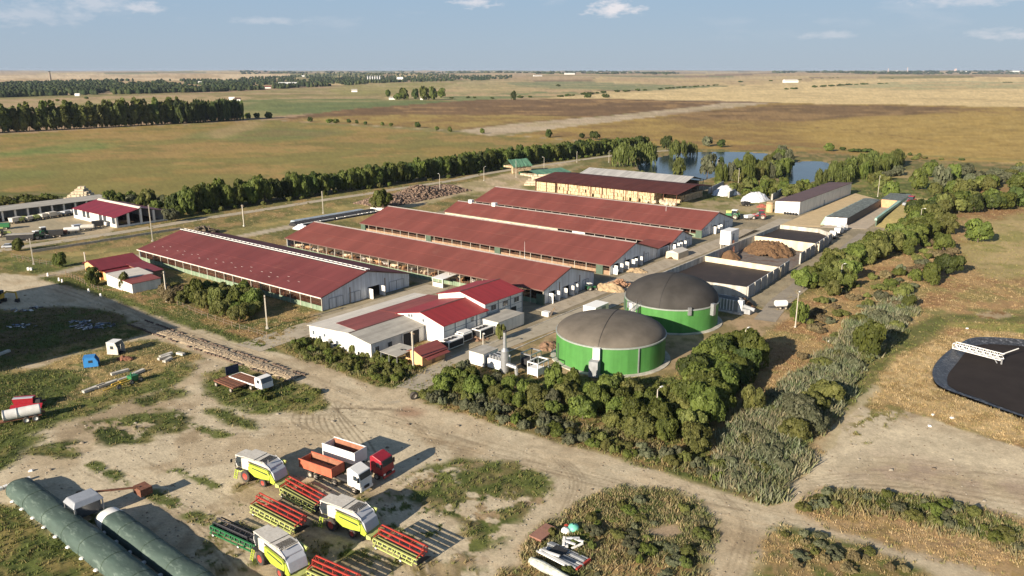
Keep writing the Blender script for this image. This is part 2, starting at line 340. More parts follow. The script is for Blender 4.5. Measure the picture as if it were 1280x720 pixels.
line([(1010,158),(1090,166),(1180,178)], 2.5, [L_((.19,.115,.05))], soft=2, rag=1, alpha=.8)
# ---- near left field
area([(-160,178),(0,169),(160,158),(335,149.5),(560,166),(745,178),(700,187),(540,210),(400,226),(250,248),(130,246),(60,247),(-160,262)], [L_((.28,.205,.072)), L_((.21,.175,.062)), L_((.31,.215,.085)), L_((.22,.19,.065))], 38, rag=1.5, ragsc=14, soft=1.2, cls='field', smooth=False, veg=.15, vt=2)
area([(-160,192),(0,190),(90,178),(150,181),(130,186),(20,196),(-160,205)], [L_((.14,.19,.055)), L_((.22,.22,.075))], 20, rag=8, ragsc=30, soft=8, alpha=.85)
area([(230,170),(300,160),(420,163),(400,172),(300,176)], [L_((.18,.19,.07)), OLIVE], 20, rag=9, ragsc=30, soft=9, alpha=.8)
area([(260,165),(310,152),(330,155),(300,166),(270,173)], [L_((.37,.27,.14))], 20, rag=6, ragsc=16, soft=6, alpha=.7)
area([(-60,215),(60,214),(60,222),(-60,228)], [L_((.16,.18,.06))], 20, rag=6, ragsc=20, soft=6, alpha=.6)
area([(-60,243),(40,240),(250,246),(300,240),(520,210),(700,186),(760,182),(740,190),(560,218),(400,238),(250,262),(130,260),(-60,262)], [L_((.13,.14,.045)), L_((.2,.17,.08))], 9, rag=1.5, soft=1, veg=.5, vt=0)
line([(335,149.7),(480,158),(600,166),(745,177.6),(800,181)], 3.4, [L_((.42,.33,.22)), DIRT*.9], soft=1.5, rag=.8)
line([(-60,170.5),(140,160.5),(335,150.5)], 3, [DIRT*.8], soft=1, rag=1, alpha=.6)
# ---- the land round the farm
area([(-300,262),(0,252),(250,262),(440,238),(600,215),(760,190),(880,186),(1000,190),(1200,202),(1500,212),(1500,760),(-300,760)], [L_((.25,.195,.085)), L_((.18,.165,.062)), L_((.30,.21,.10)), L_((.14,.135,.05))], 7, rag=1, soft=1, smooth=False, veg=.45, vt=1, rgh=.10, cls='ground')
# right: dry reddish grassland
area([(930,440),(1010,370),(1110,310),(1200,255),(1280,215),(1500,200),(1500,560),(1280,560),(1130,505),(1085,510),(1010,600),(960,620),(880,590),(900,500)], [L_((.33,.225,.11)), L_((.36,.24,.125)), L_((.25,.20,.085)), L_((.28,.165,.085))], 6, rag=2, ragsc=6, soft=1.5, veg=.75, vt=1, rgh=.15)
area([(1200,300),(1290,265),(1330,330),(1290,345),(1230,345)], [L_((.34,.27,.13)), L_((.26,.23,.09)), L_((.40,.31,.16))], 8, rag=3, ragsc=8, soft=3, veg=.3, vt=0)
area([(1140,395),(1280,370),(1400,360),(1400,420),(1280,400),(1200,400)], [L_((.34,.25,.12)), L_((.22,.2,.08)), L_((.36,.23,.12))], 5, rag=2, ragsc=6, soft=2, veg=.4, vt=1)
area([(1190,215),(1060,215),(1000,262),(1100,262),(1180,235)], [L_((.27,.22,.10)), OLIVE, L_((.36,.27,.14))], 9, rag=2, ragsc=8, soft=3, veg=.25, vt=1)
line([(1052,508),(1085,480),(1120,440),(1160,410),(1205,398),(1400,400)], 6.5, [L_((.12,.125,.042)), L_((.18,.16,.065))], 4, soft=1.5, rag=1, veg=.35, vt=0)
area([(1180,404),(1290,405),(1400,410),(1400,440),(1290,422),(1215,412)], [L_((.2,.21,.065)), L_((.27,.24,.085))], 4, rag=1, soft=1.5, veg=.5, vt=0)
area([(1220,392),(1252,389),(1262,395),(1235,399)], [L_((.42,.32,.22)), RUST], 2, rag=.6, soft=.6, alpha=.8)
# between concrete road and barns: dry lawn with mown stripes
area([(0,330),(0,319),(60,318),(200,303),(300,284),(420,258),(530,240),(500,262),(400,280),(330,290),(240,305),(180,312),(100,335),(50,345)], [L_((.36,.28,.12)), L_((.30,.24,.10)), L_((.22,.2,.08))], 6, rag=1, soft=1, veg=.2, vt=1)
# farmyard ground inside the barns block
def uvp(l): return [W(u, v)[:2] for u, v in l]
area(uvp([(-214,147),(-146,147),(-146,112),(-143,100),(-133,98),(-131,143),(-118,143),(-118,118),(-107,110),(-103,108),(-97,104),(-93,112),(-88,122),(-90,178),(-64,182),(-68,270),(-66,300),(-61,312),(-66,372),(-116,392),(-150,372),(-226,345),(-222,300),(-216,200)]), [CONC2, L_((.33,.27,.19)), GREY], 6, rag=.8, soft=.6, world=True, smooth=False, cls='yard')
area(uvp([(-240,268),(-150,300),(-112,300),(-112,330),(-175,345),(-250,320)]), [L_((.36,.29,.18)), L_((.27,.23,.11)), L_((.20,.19,.075))], 8, rag=2, soft=1.5, world=True, cls='ground')
area([(455,262),(520,240),(600,225),(680,205),(730,205),(650,238),(590,240),(520,258)], [L_((.42,.33,.21)), L_((.30,.25,.13))], 7, rag=1.2, soft=1.2, cls='dirt_road')
# yard of the top-left machinery sheds
area([(-200,330),(-200,290),(0,273),(100,265),(130,262),(140,290),(60,300),(0,307)], [CONC, L_((.42,.34,.24))], 8, rag=.5, soft=.5, cls='yard')
# dirt around the tanks
area([(590,480),(640,425),(700,400),(760,372),(900,395),(935,385),(990,392),(960,415),(900,450),(830,470),(760,500),(680,480)], [L_((.40,.29,.185)), L_((.33,.25,.16)), L_((.24,.19,.10))], 4, rag=.8, soft=.8, veg=.05, vt=1, cls='ground')
# ---- dirt road network and the open yard in front
dirt = [(-300,335),(0,342),(60,346),(110,357),(150,372),(200,392),(320,433),(352,441),(400,455),(455,478),(500,486),(530,498),(600,524),(700,553),(800,583),(900,612),(955,628),(975,628),(1000,598),(1040,560),(1060,520),(1078,508),(1095,516),(1130,512),(1180,530),(1280,560),(1500,600),(1500,760),(-300,760),(-300,600),(0,560),(60,525),(120,498),(200,482),(240,462),(240,440),(200,425),(160,405),(60,388),(-300,380)]
area(dirt, [DIRT, DIRT2, DUST, PALE], 11, rag=.7, ragsc=3, soft=.5, smooth=False, veg=0, cls='dirt_road')
area([(1000,600),(1080,525),(1180,540),(1280,570),(1500,610),(1500,640),(1280,620),(1120,585),(1040,590)], [PALE*1.12, PALE], 5, rag=2, ragsc=4, soft=3, alpha=.95)
area([(1060,585),(1120,572),(1200,590),(1300,605),(1300,628),(1180,605),(1100,600)], [L_((.30,.225,.165)), DIRT2], 5, rag=2, ragsc=5, soft=3, alpha=.75)
line([(200,402),(330,450),(420,492),(520,520),(640,548),(780,592),(880,625),(980,650),(1100,690),(1220,730)], 7, [DUST*1.05, PALE], 5, rag=1, ragsc=4, soft=2, alpha=.7)
line([(600,720),(650,650),(700,600),(760,580)], 8, [DUST, PALE*.95], 5, rag=1.2, ragsc=4, soft=2, alpha=.7)
line([(60,344),(110,333),(165,322),(240,308),(330,290),(385,279),(450,268)], 5.5, [CONC*1.05, DIRT], 5, rag=.4, soft=.4, cls='dirt_road')
line([(0,468),(60,452),(110,438),(165,424),(215,420)], 3.0, [DUST, DIRT2], 3, rag=.7, soft=.6, cls='dirt_road')
line([(215,470),(235,450),(262,442),(230,420)], 5.0, [DUST, DIRT2], 3, rag=.9, soft=.8, cls='dirt_road')
area([(495,512),(510,508),(530,515),(520,521),(500,519)], [L_((.26,.16,.10))], 3, rag=.6, soft=1, alpha=.8)
line([(490,497),(520,482),(540,468),(575,449),(610,434)], 5.5, [DUST, CONC], 3, rag=.4, soft=.4, cls='dirt_road')
# wheel ruts
rt = random.Random(3)
for k in range(11): line([(470-k*9,566-k*3),(455-k*9,545-k*2),(430-k*4+0,520-k),(405+k*12,500+k*1.5)][:4], .22, [DIRT2*.5], rag=.1, soft=.13, alpha=.75)
for k in range(7):
    o = k * 7.0; line([(505+o*1.6,522+o*.5),(530+o,545+o*.4),(548+o*.8,565+o*.3)][:3] if k < 3 else [(480+o*2,524+o),(620+o*2,556+o),(780+o,600+o*.5),(900+o,632+o*.2)], .2, [DIRT2*.6], rag=.1, soft=.12, alpha=.5)
for k in range(5): line([(690+k*5,572+k),(712+k*5,600),(700+k*5,640),(660+k*5,690)], .22, [DIRT2*.6], rag=.1, soft=.12, alpha=.5)
for k in range(6): line([(1010,598+k*4),(1090,588+k*4.5),(1180,598+k*5.5),(1300,614+k*7)], .3, [DIRT2*.66], rag=.1, soft=.15, alpha=.5)
for k in range(4): line([(895+k*3,618),(925+k*4,650),(915+k*8,690),(900+k*9,735)], .25, [DIRT2*.7], rag=.1, soft=.12, alpha=.45)
for k in range(6): line([(60,562-k*5),(200,556-k*6),(330,545-k*5),(470,538-k*4)], .3, [DIRT2*.75], rag=.2, soft=.2, alpha=.45)
for k in range(4): line([(160+k*14,608+k*3),(225+k*12,650),(290+k*10,712)], .28, [DIRT2*.6], rag=.1, soft=.15, alpha=.6)
for k in range(3): line([(60,350+k*5),(200,398+k*4),(330,445+k*3),(450,494+k*3)], .35, [DIRT2*.7], rag=.15, soft=.2, alpha=.5)
for k in range(26):
    a0 = rt.uniform(0, 1); yb = 350 + rt.uniform(-6, 30); line([(40 + k*4, yb), (200, yb + 48 + rt.uniform(-4, 4)), (330, yb + 92 + rt.uniform(-5, 5)), (450, yb + 135 + rt.uniform(-6, 8))][:4 if k % 2 else 3], .2, [DIRT2*rt.choice([.6, .7, 1.6])], rag=.15, soft=.12, alpha=.35)
for k in range(34):
    x0 = rt.uniform(380, 900); y0 = 486 + (x0 - 455) * .285 + rt.uniform(8, 46); L0 = rt.uniform(80, 260); line([(x0, y0), (x0 + L0*.5, y0 + L0*.14 + rt.uniform(-2, 2)), (x0 + L0, y0 + L0*.29 + rt.uniform(-4, 4))], .2, [DIRT2*rt.choice([.6, .75, 1.55])], rag=.15, soft=.12, alpha=.4)
for k in range(40):
    x0 = rt.uniform(-20, 560); y0 = rt.uniform(545, 712); L0 = rt.uniform(50, 200); sl = rt.choice([.45, .5, .1]) ; line([(x0, y0), (x0 + L0*.5, y0 + L0*sl*.5 + rt.uniform(-3, 3)), (x0 + L0, y0 + L0*sl)], .22, [DIRT2*rt.choice([.6, .7, 1.5])], rag=.2, soft=.14, alpha=.4)
for k in range(22):
    x0 = rt.uniform(1000, 1200); y0 = 560 + (x0 - 1000)*.1 + rt.uniform(0, 50); L0 = rt.uniform(80, 200); line([(x0, y0), (x0 + L0*.5, y0 + L0*.03), (x0 + L0, y0 + L0*.12)], .25, [DIRT2*rt.choice([.65, .8, 1.5])], rag=.2, soft=.15, alpha=.4)
area([(-60,640),(0,632),(60,668),(130,735),(-60,740)], [L_((.24,.2,.09)), GRN2, DRY2], 3, rag=1, soft=.8, veg=.6, vt=0)
# ---- green and dry patches in the yard
def gp(pts, cols=None, veg=.7, vt=0, rag=1.1, breakup=None, sc=4, **k): area(pts, cols or [GRN, GRN2, L_((.14,.13,.05)), DARKG], sc, rag=rag, ragsc=3.5, soft=.9, veg=veg, vt=vt, rgh=.12, breakup=breakup, cls='ground', **k)
gp([(-300,400),(0,392),(40,385),(95,383),(150,392),(162,405),(150,418),(90,430),(40,445),(0,458),(-300,480)], [DARKG*1.5, GRN, L_((.1,.09,.04)), L_((.15,.11,.06))], .8)
gp([(0,452),(60,438),(120,422),(165,402),(180,408),(160,424),(100,440),(50,450),(0,463)], [GRN2, GRN, L_((.26,.19,.09))], .8)
gp([(-100,470),(40,462),(70,450),(110,440),(165,427),(200,428),(246,445),(232,462),(200,477),(150,487),(110,500),(70,520),(30,537),(-100,560)], [DRY*.95, GRN2, L_((.3,.22,.1)), L_((.13,.13,.05))], .7, 1)
gp([(-80,478),(20,466),(60,462),(100,468),(92,490),(50,520),(0,540),(-80,560)], [GRN, GRN2, DARKG], .8)
gp([(80,505),(130,492),(190,470),(230,458),(236,470),(190,492),(120,515),(60,535),(0,552),(0,540)], [GRN, GRN2, L_((.2,.17,.07))], .7)
gp([(170,498),(220,485),(232,492),(200,502),(180,508)], None, .6)
gp([(252,478),(290,455),(340,466),(392,486),(408,500),(400,512),(366,516),(320,514),(278,504)], [GRN2, L_((.13,.15,.04)), GRN, L_((.2,.17,.07))], .7, rag=1.6)
gp([(105,532),(140,520),(200,511),(236,520),(232,532),(200,545),(150,556),(115,548)], None, .45, breakup=(3, .36), rag=2)
gp([(40,560),(75,548),(95,562),(90,570),(50,568)], None, .4, breakup=(2.5, .36), rag=1.6); gp([(255,512),(285,512),(320,532),(310,538),(275,525)], None, .6)
gp([(0,590),(-60,600),(-60,560),(10,548),(50,545),(40,560)], None, .5)
for a, b in (((115,580),(158,606)), ((222,588),(280,614)), ((190,616),(262,655)), ((96,640),(150,668)), ((240,532),(280,545))):
    line([a, b], 1.8, [GRN, GRN2], 3, rag=.8, ragsc=2, soft=.4, veg=.6, vt=0, breakup=(3, .38))
gp([(500,596),(545,577),(600,575),(660,584),(692,600),(680,628),(640,665),(596,706),(570,716),(556,690),(570,652),(530,636),(500,618)], [GRN, L_((.2,.16,.08)), L_((.30,.22,.14)), GRN2], .35, breakup=(3.5, .44))
gp([(585,588),(640,580),(676,600),(655,636),(600,670),(590,640),(560,625)], [GRN, GRN2, L_((.16,.14,.06))], .4, breakup=(3.5, .40), rag=2)
gp([(250,640),(290,648),(330,660),(380,668),(470,690),(560,700),(600,730),(200,730)], [GRN, L_((.2,.16,.08)), DIRT2], .35, breakup=(3, .5))
gp([(300,600),(400,610),(560,640),(540,680),(420,660),(300,640)], [GRN, L_((.2,.16,.08))], .3, breakup=(2.5, .58))
gp([(380,560),(480,590),(560,610),(520,640),(400,610)], [L_((.2,.16,.08)), GRN2], .3, breakup=(2.5, .6))
gp([(-100,640),(0,628),(60,660),(130,730),(-100,760)], [L_((.22,.18,.07)), GRN2, GRN], .7, 0)
gp([(626,735),(648,700),(672,662),(708,640),(760,612),(800,609),(850,616),(886,636),(898,654),(890,690),(858,735)], [L_((.22,.17,.08)), GRN2, L_((.3,.2,.1)), L_((.15,.13,.06))], .95, 2)
area([(808,664),(838,656),(856,664),(836,672),(815,670)], [L_((.36,.27,.19))], 3, rag=.4, soft=.6, veg=.1)
gp([(950,735),(954,690),(962,662),(990,660),(1040,672),(1100,692),(1170,735)], [L_((.3,.21,.11)), L_((.24,.18,.08)), GRN2], .95, 1)
gp([(996,640),(1010,618),(1050,611),(1110,616),(1180,624),(1280,650),(1500,720),(1500,760),(1330,745),(1200,704),(1100,678),(1030,656)], [L_((.34,.22,.125)), L_((.28,.2,.09)), L_((.36,.25,.14))], .8, 1)
gp([(1040,618),(1060,611),(1120,617),(1190,626),(1280,655),(1500,715),(1500,745),(1280,690),(1180,655),(1100,636)], [GRN, GRN2, L_((.15,.14,.05))], .95)
# hedge strip between the dirt road and the biogas plant, and verges
gp([(520,497),(535,470),(560,455),(640,462),(700,468),(860,468),(930,420),(960,440),(900,520),(890,590),(960,622),(940,624),(800,580),(640,534)], [GRN, L_((.2,.15,.07)), GRN2, L_((.25,.17,.08))], .9)
gp([(570,505),(640,518),(760,548),(830,560),(830,566),(740,556),(620,528)], [L_((.32,.2,.1)), L_((.22,.16,.08))], .7, 1)
gp([(350,437),(390,428),(440,440),(500,455),(535,460),(500,484),(455,476),(400,454)], [GRN2, DRY*.7, GRN, L_((.24,.17,.08))], .95)
gp([(52,346),(110,350),(150,368),(205,386),(320,424),(345,437),(318,434),(200,396),(110,364),(60,352)], [GRN, GRN2], .8)
gp([(110,352),(190,362),(250,385),(320,400),(400,395),(345,425),(300,420),(200,388),(150,368)], [L_((.28,.18,.09)), L_((.2,.15,.06)), GRN], .8, 1)
gp([(0,318),(90,327),(95,332),(50,342),(0,334)], [GRN2, L_((.26,.21,.09))], .6)
# lagoon surround, bare tracks
gp([(1085,498),(1110,455),(1150,432),(1200,415),(1290,418),(1400,425),(1400,600),(1280,556),(1180,527),(1120,505)], [L_((.42,.30,.155)), L_((.36,.25,.125)), L_((.27,.19,.09)), L_((.46,.34,.19))], .95, 1, sc=3)
gp([(1060,535),(1092,505),(1130,512),(1100,540),(1075,555)], [L_((.2,.17,.07)), GRN2], .5, 0, breakup=(2, .5))
area([(1025,560),(1050,520),(1080,495),(1092,482),(1096,490),(1075,520),(1050,555)], [PALE, DUST], 3, rag=1.2, ragsc=2, soft=.6, alpha=.8)
gp([(800,220),(850,235),(900,240),(960,245),(1000,215),(1080,222),(1160,225),(1180,240),(1100,255),(1000,240),(900,252),(830,240)], [GRN2*1.3, L_((.24,.2,.085)), GRN], .5)
line([(662,234),(700,212),(760,196.5),(800,190),(850,188)], 8, [L_((.16,.16,.06)), OLIVE], soft=2, rag=1, veg=.4)
area([(895,560),(890,600),(925,618),(962,624),(990,590),(1015,560),(1040,520),(1062,480),(1100,440),(1130,410),(1145,375),(1120,372),(1075,395),(1030,440),(990,470),(960,500),(915,530)], [L_((.17,.185,.11)), L_((.13,.15,.07)), L_((.26,.2,.11))], 4, rag=1.5, soft=1, veg=.6, vt=0)
# the two digester aprons, asphalt lane right of the stores are laid later
# ---- ponds and lagoon hollows
POND = smooth_poly([G(*p) for p in [(796,208),(815,199),(838,193),(868,190),(935,190),(976,194.5),(970,201),(940,206),(925,214),(900,219),(872,227),(845,229),(812,222)]], 5)
POND2 = smooth_poly([G(*p) for p in [(972,220),(980,208),(1003,201.5),(1036,203),(1034,214),(1024,224),(1000,230),(980,228)]], 5)
LAG_O = [G(*p) for p in [(1166,462),(1178,446),(1200,430),(1220,423),(1262,424),(1330,432),(1420,450),(1440,500),(1400,545),(1330,538),(1262,517),(1215,500),(1182,488),(1168,478)]]
LAG_O = smooth_poly(LAG_O, 5)
cx_ = sum(p[0] for p in LAG_O) / len(LAG_O); cy_ = sum(p[1] for p in LAG_O) / len(LAG_O)
TZ = np.zeros(n_)
TZ += RGH * (fbm(TX, TY, 2.2, 4, 71) - .5) * 3.0 * np.clip(400 / (D_ + 1), 0, 1)
TZ += (fbm(TX, TY, 1400, 3, 15) - .5) * np.clip((D_ - 1500) / 6000, 0, 1) * 60
for P, dep in ((POND, 1.6), (POND2, 1.6), (LAG_O, 4.2)):
    Q = [tuple(p) for p in P]; xs = [p[0] for p in Q]; ys = [p[1] for p in Q]
    idx = np.nonzero((TX > min(xs)-20) & (TX < max(xs)+20) & (TY > min(ys)-20) & (TY < max(ys)+20))[0]
    d = poly_sdf(TX[idx], TY[idx], Q); TZ[idx] = np.where(d < 0, -dep * np.clip(-d / 3.5, 0, 1), TZ[idx])
    VEG[idx] = np.where(d < .3, 0, VEG[idx])
    if dep < 2:
        wg = np.clip(1.4 - np.abs(d - .3), 0, 1)[:, None] * .8; COL[idx] = COL[idx] * (1 - wg) + L_((.3,.23,.15)) * wg
# ditch beside the dry strip lower right
isf = CLS == CLN.index('field')
rowsn = .5 * fbm(TX * .8 + TY * .6, (TY * .8 - TX * .6) * 9, 60, 4, 201) + .5 * fbm((TX * .6 - TY * .8) * 7, TX * .8 + TY * .6, 90, 4, 207)
COL[isf] *= (.80 + .40 * rowsn[isf])[:, None]
isd = CLS == CLN.index('dirt_road')
dn = fbm(TX * .45 + TY * 1.1, TY * .35 - TX * 1.3, 1.6, 5, 211, .7); COL[isd] *= (.80 + .36 * dn[isd])[:, None] * np.array([1.13, 1.13, 1.15])
fine = .74 + .54 * fbm(TX, TY, 1.1, 5, 91, .7); mid = .86 + .28 * fbm(TX, TY, 22, 4, 95)
COL *= (fine * mid)[:, None]; COL[:, 2] *= np.where(isd, 1.0, .93); COL = np.clip(COL, .01, .9)
# ---- build sheets (one per kind of ground, sharing their borders)
def ground_mat():
    m = bpy.data.materials.new('soil_and_grass'); m.use_nodes = True; nt = m.node_tree; b = nt.nodes['Principled BSDF']
    at = N(nt, 'ShaderNodeAttribute', attribute_name='surface'); tc = N(nt, 'ShaderNodeTexCoord')
    n1 = N(nt, 'ShaderNodeTexNoise'); n1.inputs['Scale'].default_value = 2.6; n1.inputs['Detail'].default_value = 8; n1.inputs['Roughness'].default_value = .75; nt.links.new(tc.outputs['Object'], n1.inputs[0])
    mr = N(nt, 'ShaderNodeMapRange'); mr.inputs[1].default_value = .3; mr.inputs[2].default_value = .7; mr.inputs[3].default_value = .74; mr.inputs[4].default_value = 1.24; nt.links.new(n1.outputs[0], mr.inputs[0])
    x = N(nt, 'ShaderNodeMix', data_type='RGBA', blend_type='MULTIPLY'); x.inputs[0].default_value = 1; nt.links.new(at.outputs[0], x.inputs[6]); nt.links.new(mr.outputs[0], x.inputs[7])
    nt.links.new(x.outputs[2], b.inputs['Base Color']); b.inputs['Roughness'].default_value = .95; b.inputs['Specular IOR Level'].default_value = .15
    bp = N(nt, 'ShaderNodeBump'); bp.inputs['Strength'].default_value = .5; bp.inputs['Distance'].default_value = .12; nt.links.new(n1.outputs[0], bp.inputs['Height']); nt.links.new(bp.outputs[0], b.inputs['Normal'])
    return m
GM = ground_mat()
ii = np.arange(NR * NA).reshape(NR, NA); nx = np.roll(ii, -1, axis=1)
quads = np.stack([ii[:-1].ravel(), nx[:-1].ravel(), nx[1:].ravel(), ii[1:].ravel()], 1)[:, ::-1]
qc = CLS[quads[:, 0]]
def fast_mesh(name, V, Fq, colr=None, attr='surface'):
    me = bpy.data.meshes.new(name); me.vertices.add(len(V)); me.vertices.foreach_set('co', V.astype(np.float32).ravel())
    k = Fq.shape[1]; me.loops.add(Fq.size); me.loops.foreach_set('vertex_index', Fq.astype(np.int32).ravel())
    me.polygons.add(len(Fq)); me.polygons.foreach_set('loop_start', np.arange(0, Fq.size, k, dtype=np.int32))
    try: me.polygons.foreach_set('loop_total', np.full(len(Fq), k, dtype=np.int32))
    except Exception: pass
    me.update(calc_edges=True)
    if colr is not None:
        a = me.color_attributes.new(attr, 'FLOAT_COLOR', 'POINT'); a.data.foreach_set('color', np.concatenate([colr, np.ones((len(V), 1))], 1).astype(np.float32).ravel())
    return me
TV = np.stack([TX, TY, TZ], 1)
for ci, nm in enumerate(CLN):
    q = quads[qc == ci]
    if not len(q): continue
    used, inv = np.unique(q, return_inverse=True); me = fast_mesh(nm, TV[used], inv.reshape(q.shape), COL[used]); me.materials.append(GM)
    me.polygons.foreach_set('use_smooth', np.ones(len(q), bool))
    o = bpy.data.objects.new(nm, me); C.objects.link(o); tag(o, kind='structure')
# plug under the drone
b_ = MB(); b_.add([(7*math.cos(t), 7*math.sin(t), -.02) for t in np.linspace(0, 2*math.pi, 25)[:-1]], [tuple(range(24))]); tag(b_.build('ground', mat('dry_soil', (.3,.24,.15))), kind='structure')
def tz(x, y):
    """height of the terrain sheet (nearest vertex in a coarse way)"""
    return 0.0
# ================================================================ BUILDINGS
M = {}
M['roof'] = mat('weathered_red_sheet_roof', (.180, .054, .044), rough=.75, var=.10, scale=.12, streak=(.35, .03, .05), streak_amt=.14, spots=(.195, .07, .056), spot_thr=.62, corr=('X', .9, .08), spec=.25)
M['roof2'] = mat('crimson_sheet_roof', (.150, .040, .040), rough=.7, var=.12, scale=.12, streak=(.35, .03, .05), streak_amt=.14, spots=(.18, .055, .05), spot_thr=.62, corr=('X', .9, .08), spec=.25)
M['roof_dark'] = mat('maroon_roof', (.088, .030, .026), spec=.15, rough=.8, var=.12, scale=.3, streak=(.9, .06, .05), streak_amt=.2, corr=('X', .9, .25))
M['roof_bright'] = mat('fresh_red_roof', (.30, .034, .036), spec=.3, rough=.55, var=.06, scale=.5, streak=(1.5, .1, .1), streak_amt=.15, corr=('X', .6, .3))
M['roof_brick'] = mat('brick_red_roof', (.24, .062, .05), rough=.6, var=.1, scale=.5, streak=(1.1, .08, .1), streak_amt=.2, corr=('X', .6, .3))
M['roof_brown'] = mat('brown_roof', (.12, .068, .058), rough=.6, var=.12, scale=.3, streak=(.1, .8, .1), streak_amt=.2)
M['ridge'] = mat('roof_ridge_flashing', (.10, .065, .06), rough=.5, var=.2); M['gutter'] = mat('dull_gutter', (.14, .085, .07), rough=.6, var=.2); M['cap'] = mat('grey_ridge_cap', (.30, .265, .245), rough=.6, var=.25); M['tanwall'] = mat('stained_tan_wall', (.30, .20, .125), rough=.9, var=.35, scale=.6)
M['roof_grey'] = mat('grey_cement_roof', (.38, .36, .315), rough=.8, var=.14, scale=.6, streak=(.9, .1, .1), streak_amt=.18, corr=('Y', .8, .3))
M['roof_cream'] = mat('cream_roof_panel', (.60, .56, .49), rough=.6, var=.08, scale=.6, streak=(.8, .1, .1), streak_amt=.12)
M['white'] = mat('white_cladding', (.74, .73, .70), rough=.5, var=.06, scale=.6, streak=(1.2, 1.2, .12), streak_amt=.14)
M['white2'] = mat('white_paint', (.78, .77, .74), rough=.45, var=.05, scale=2)
M['gable'] = mat('pale_blue_grey_cladding', (.55, .60, .66), rough=.5, var=.08, scale=.5, streak=(1, 2.2, .08), streak_amt=.2)
M['greenwall'] = mat('pale_green_wall', (.20, .27, .18), rough=.8, var=.2, scale=.7, streak=(.7, .7, .2), streak_amt=.3)
M['greendark'] = mat('dull_green_board', (.07, .11, .075), rough=.7, var=.2, scale=1)
M['cream'] = mat('cream_render', (.66, .56, .40), rough=.85, var=.1, scale=.6, streak=(.6, .6, .2), streak_amt=.2)
M['orange'] = mat('peach_orange_render', (.68, .40, .19), rough=.85, var=.08, scale=.8, streak=(.6, .6, .2), streak_amt=.12)
M['conc'] = mat('concrete', (.36, .33, .285), rough=.9, var=.2, scale=.5, bump=.2, bscale=4, spots=(.24, .215, .18), spot_thr=.6)
M['concl'] = mat('pale_concrete', (.50, .47, .41), rough=.9, var=.16, scale=.5, streak=(.7, .7, .15), streak_amt=.3)
M['concg'] = mat('grey_concrete_panel', (.33, .345, .36), rough=.9, var=.14, scale=.6, streak=(.8, .8, .15), streak_amt=.25)
M['floor'] = mat('stable_floor', (.16, .12, .085), rough=.95, var=.3, scale=.5)
M['wood'] = mat('weathered_wood', (.22, .15, .095), rough=.85, var=.25, scale=1.5)
M['post'] = mat('concrete_post', (.46, .42, .35), rough=.9, var=.15, scale=1)
M['dark'] = mat('dark_void_board', (.03, .03, .032), rough=.9, var=.2)
M['rust'] = mat('rusty_steel', (.17, .07, .04), rough=.85, var=.35, scale=2.5)
M['steel'] = mat('galvanised_steel', (.42, .43, .44), rough=.42, metal=.6, var=.15, scale=2)
M['black'] = mat('black_rubber', (.022, .022, .024), rough=.8, var=.3)
M['glass'] = mat('dark_window_glass', (.035, .045, .055), rough=.12, var=.1, spec=.8)
M['straw'] = mat('straw', (.52, .36, .18), rough=.95, var=.35, scale=3, bump=.5, bscale=8)
M['fascia'] = mat('white_fascia', (.66, .60, .55), rough=.6, var=.1)
M['bluegrey'] = mat('blue_grey_trim', (.22, .25, .28), rough=.6, var=.1)
def roof_slopes(t, x0, x1, ya, za, yb, zb, m, rows=2, ov=.5, th=.09, name='roof_slope'):
    """one slope from eave (ya, za) up to ridge (yb, zb) along x, laid in overlapping rows"""
    mats = m if isinstance(m, list) else [m] * rows; d = math.hypot(yb - ya, zb - za); ey, ez = (ya - yb) / d, (za - zb) / d
    ya, za = ya + ey * ov, za + ez * ov
    for r in range(rows):
        a, b = r / rows, (r + 1) / rows; lift = .035 * (rows - 1 - r) * -1
        a2 = a - (.01 if r else 0)
        p = [(ya + (yb - ya) * a2, za + (zb - za) * a2 + .03 * r), (ya + (yb - ya) * b, za + (zb - za) * b + .03 * r)]
        q = MB(); q.prism([p[0], p[1], (p[1][0], p[1][1] + th), (p[0][0], p[0][1] + th)], 'x', x0 - ov * .8, x1 + ov * .8); q.build(name, mats[r], t)
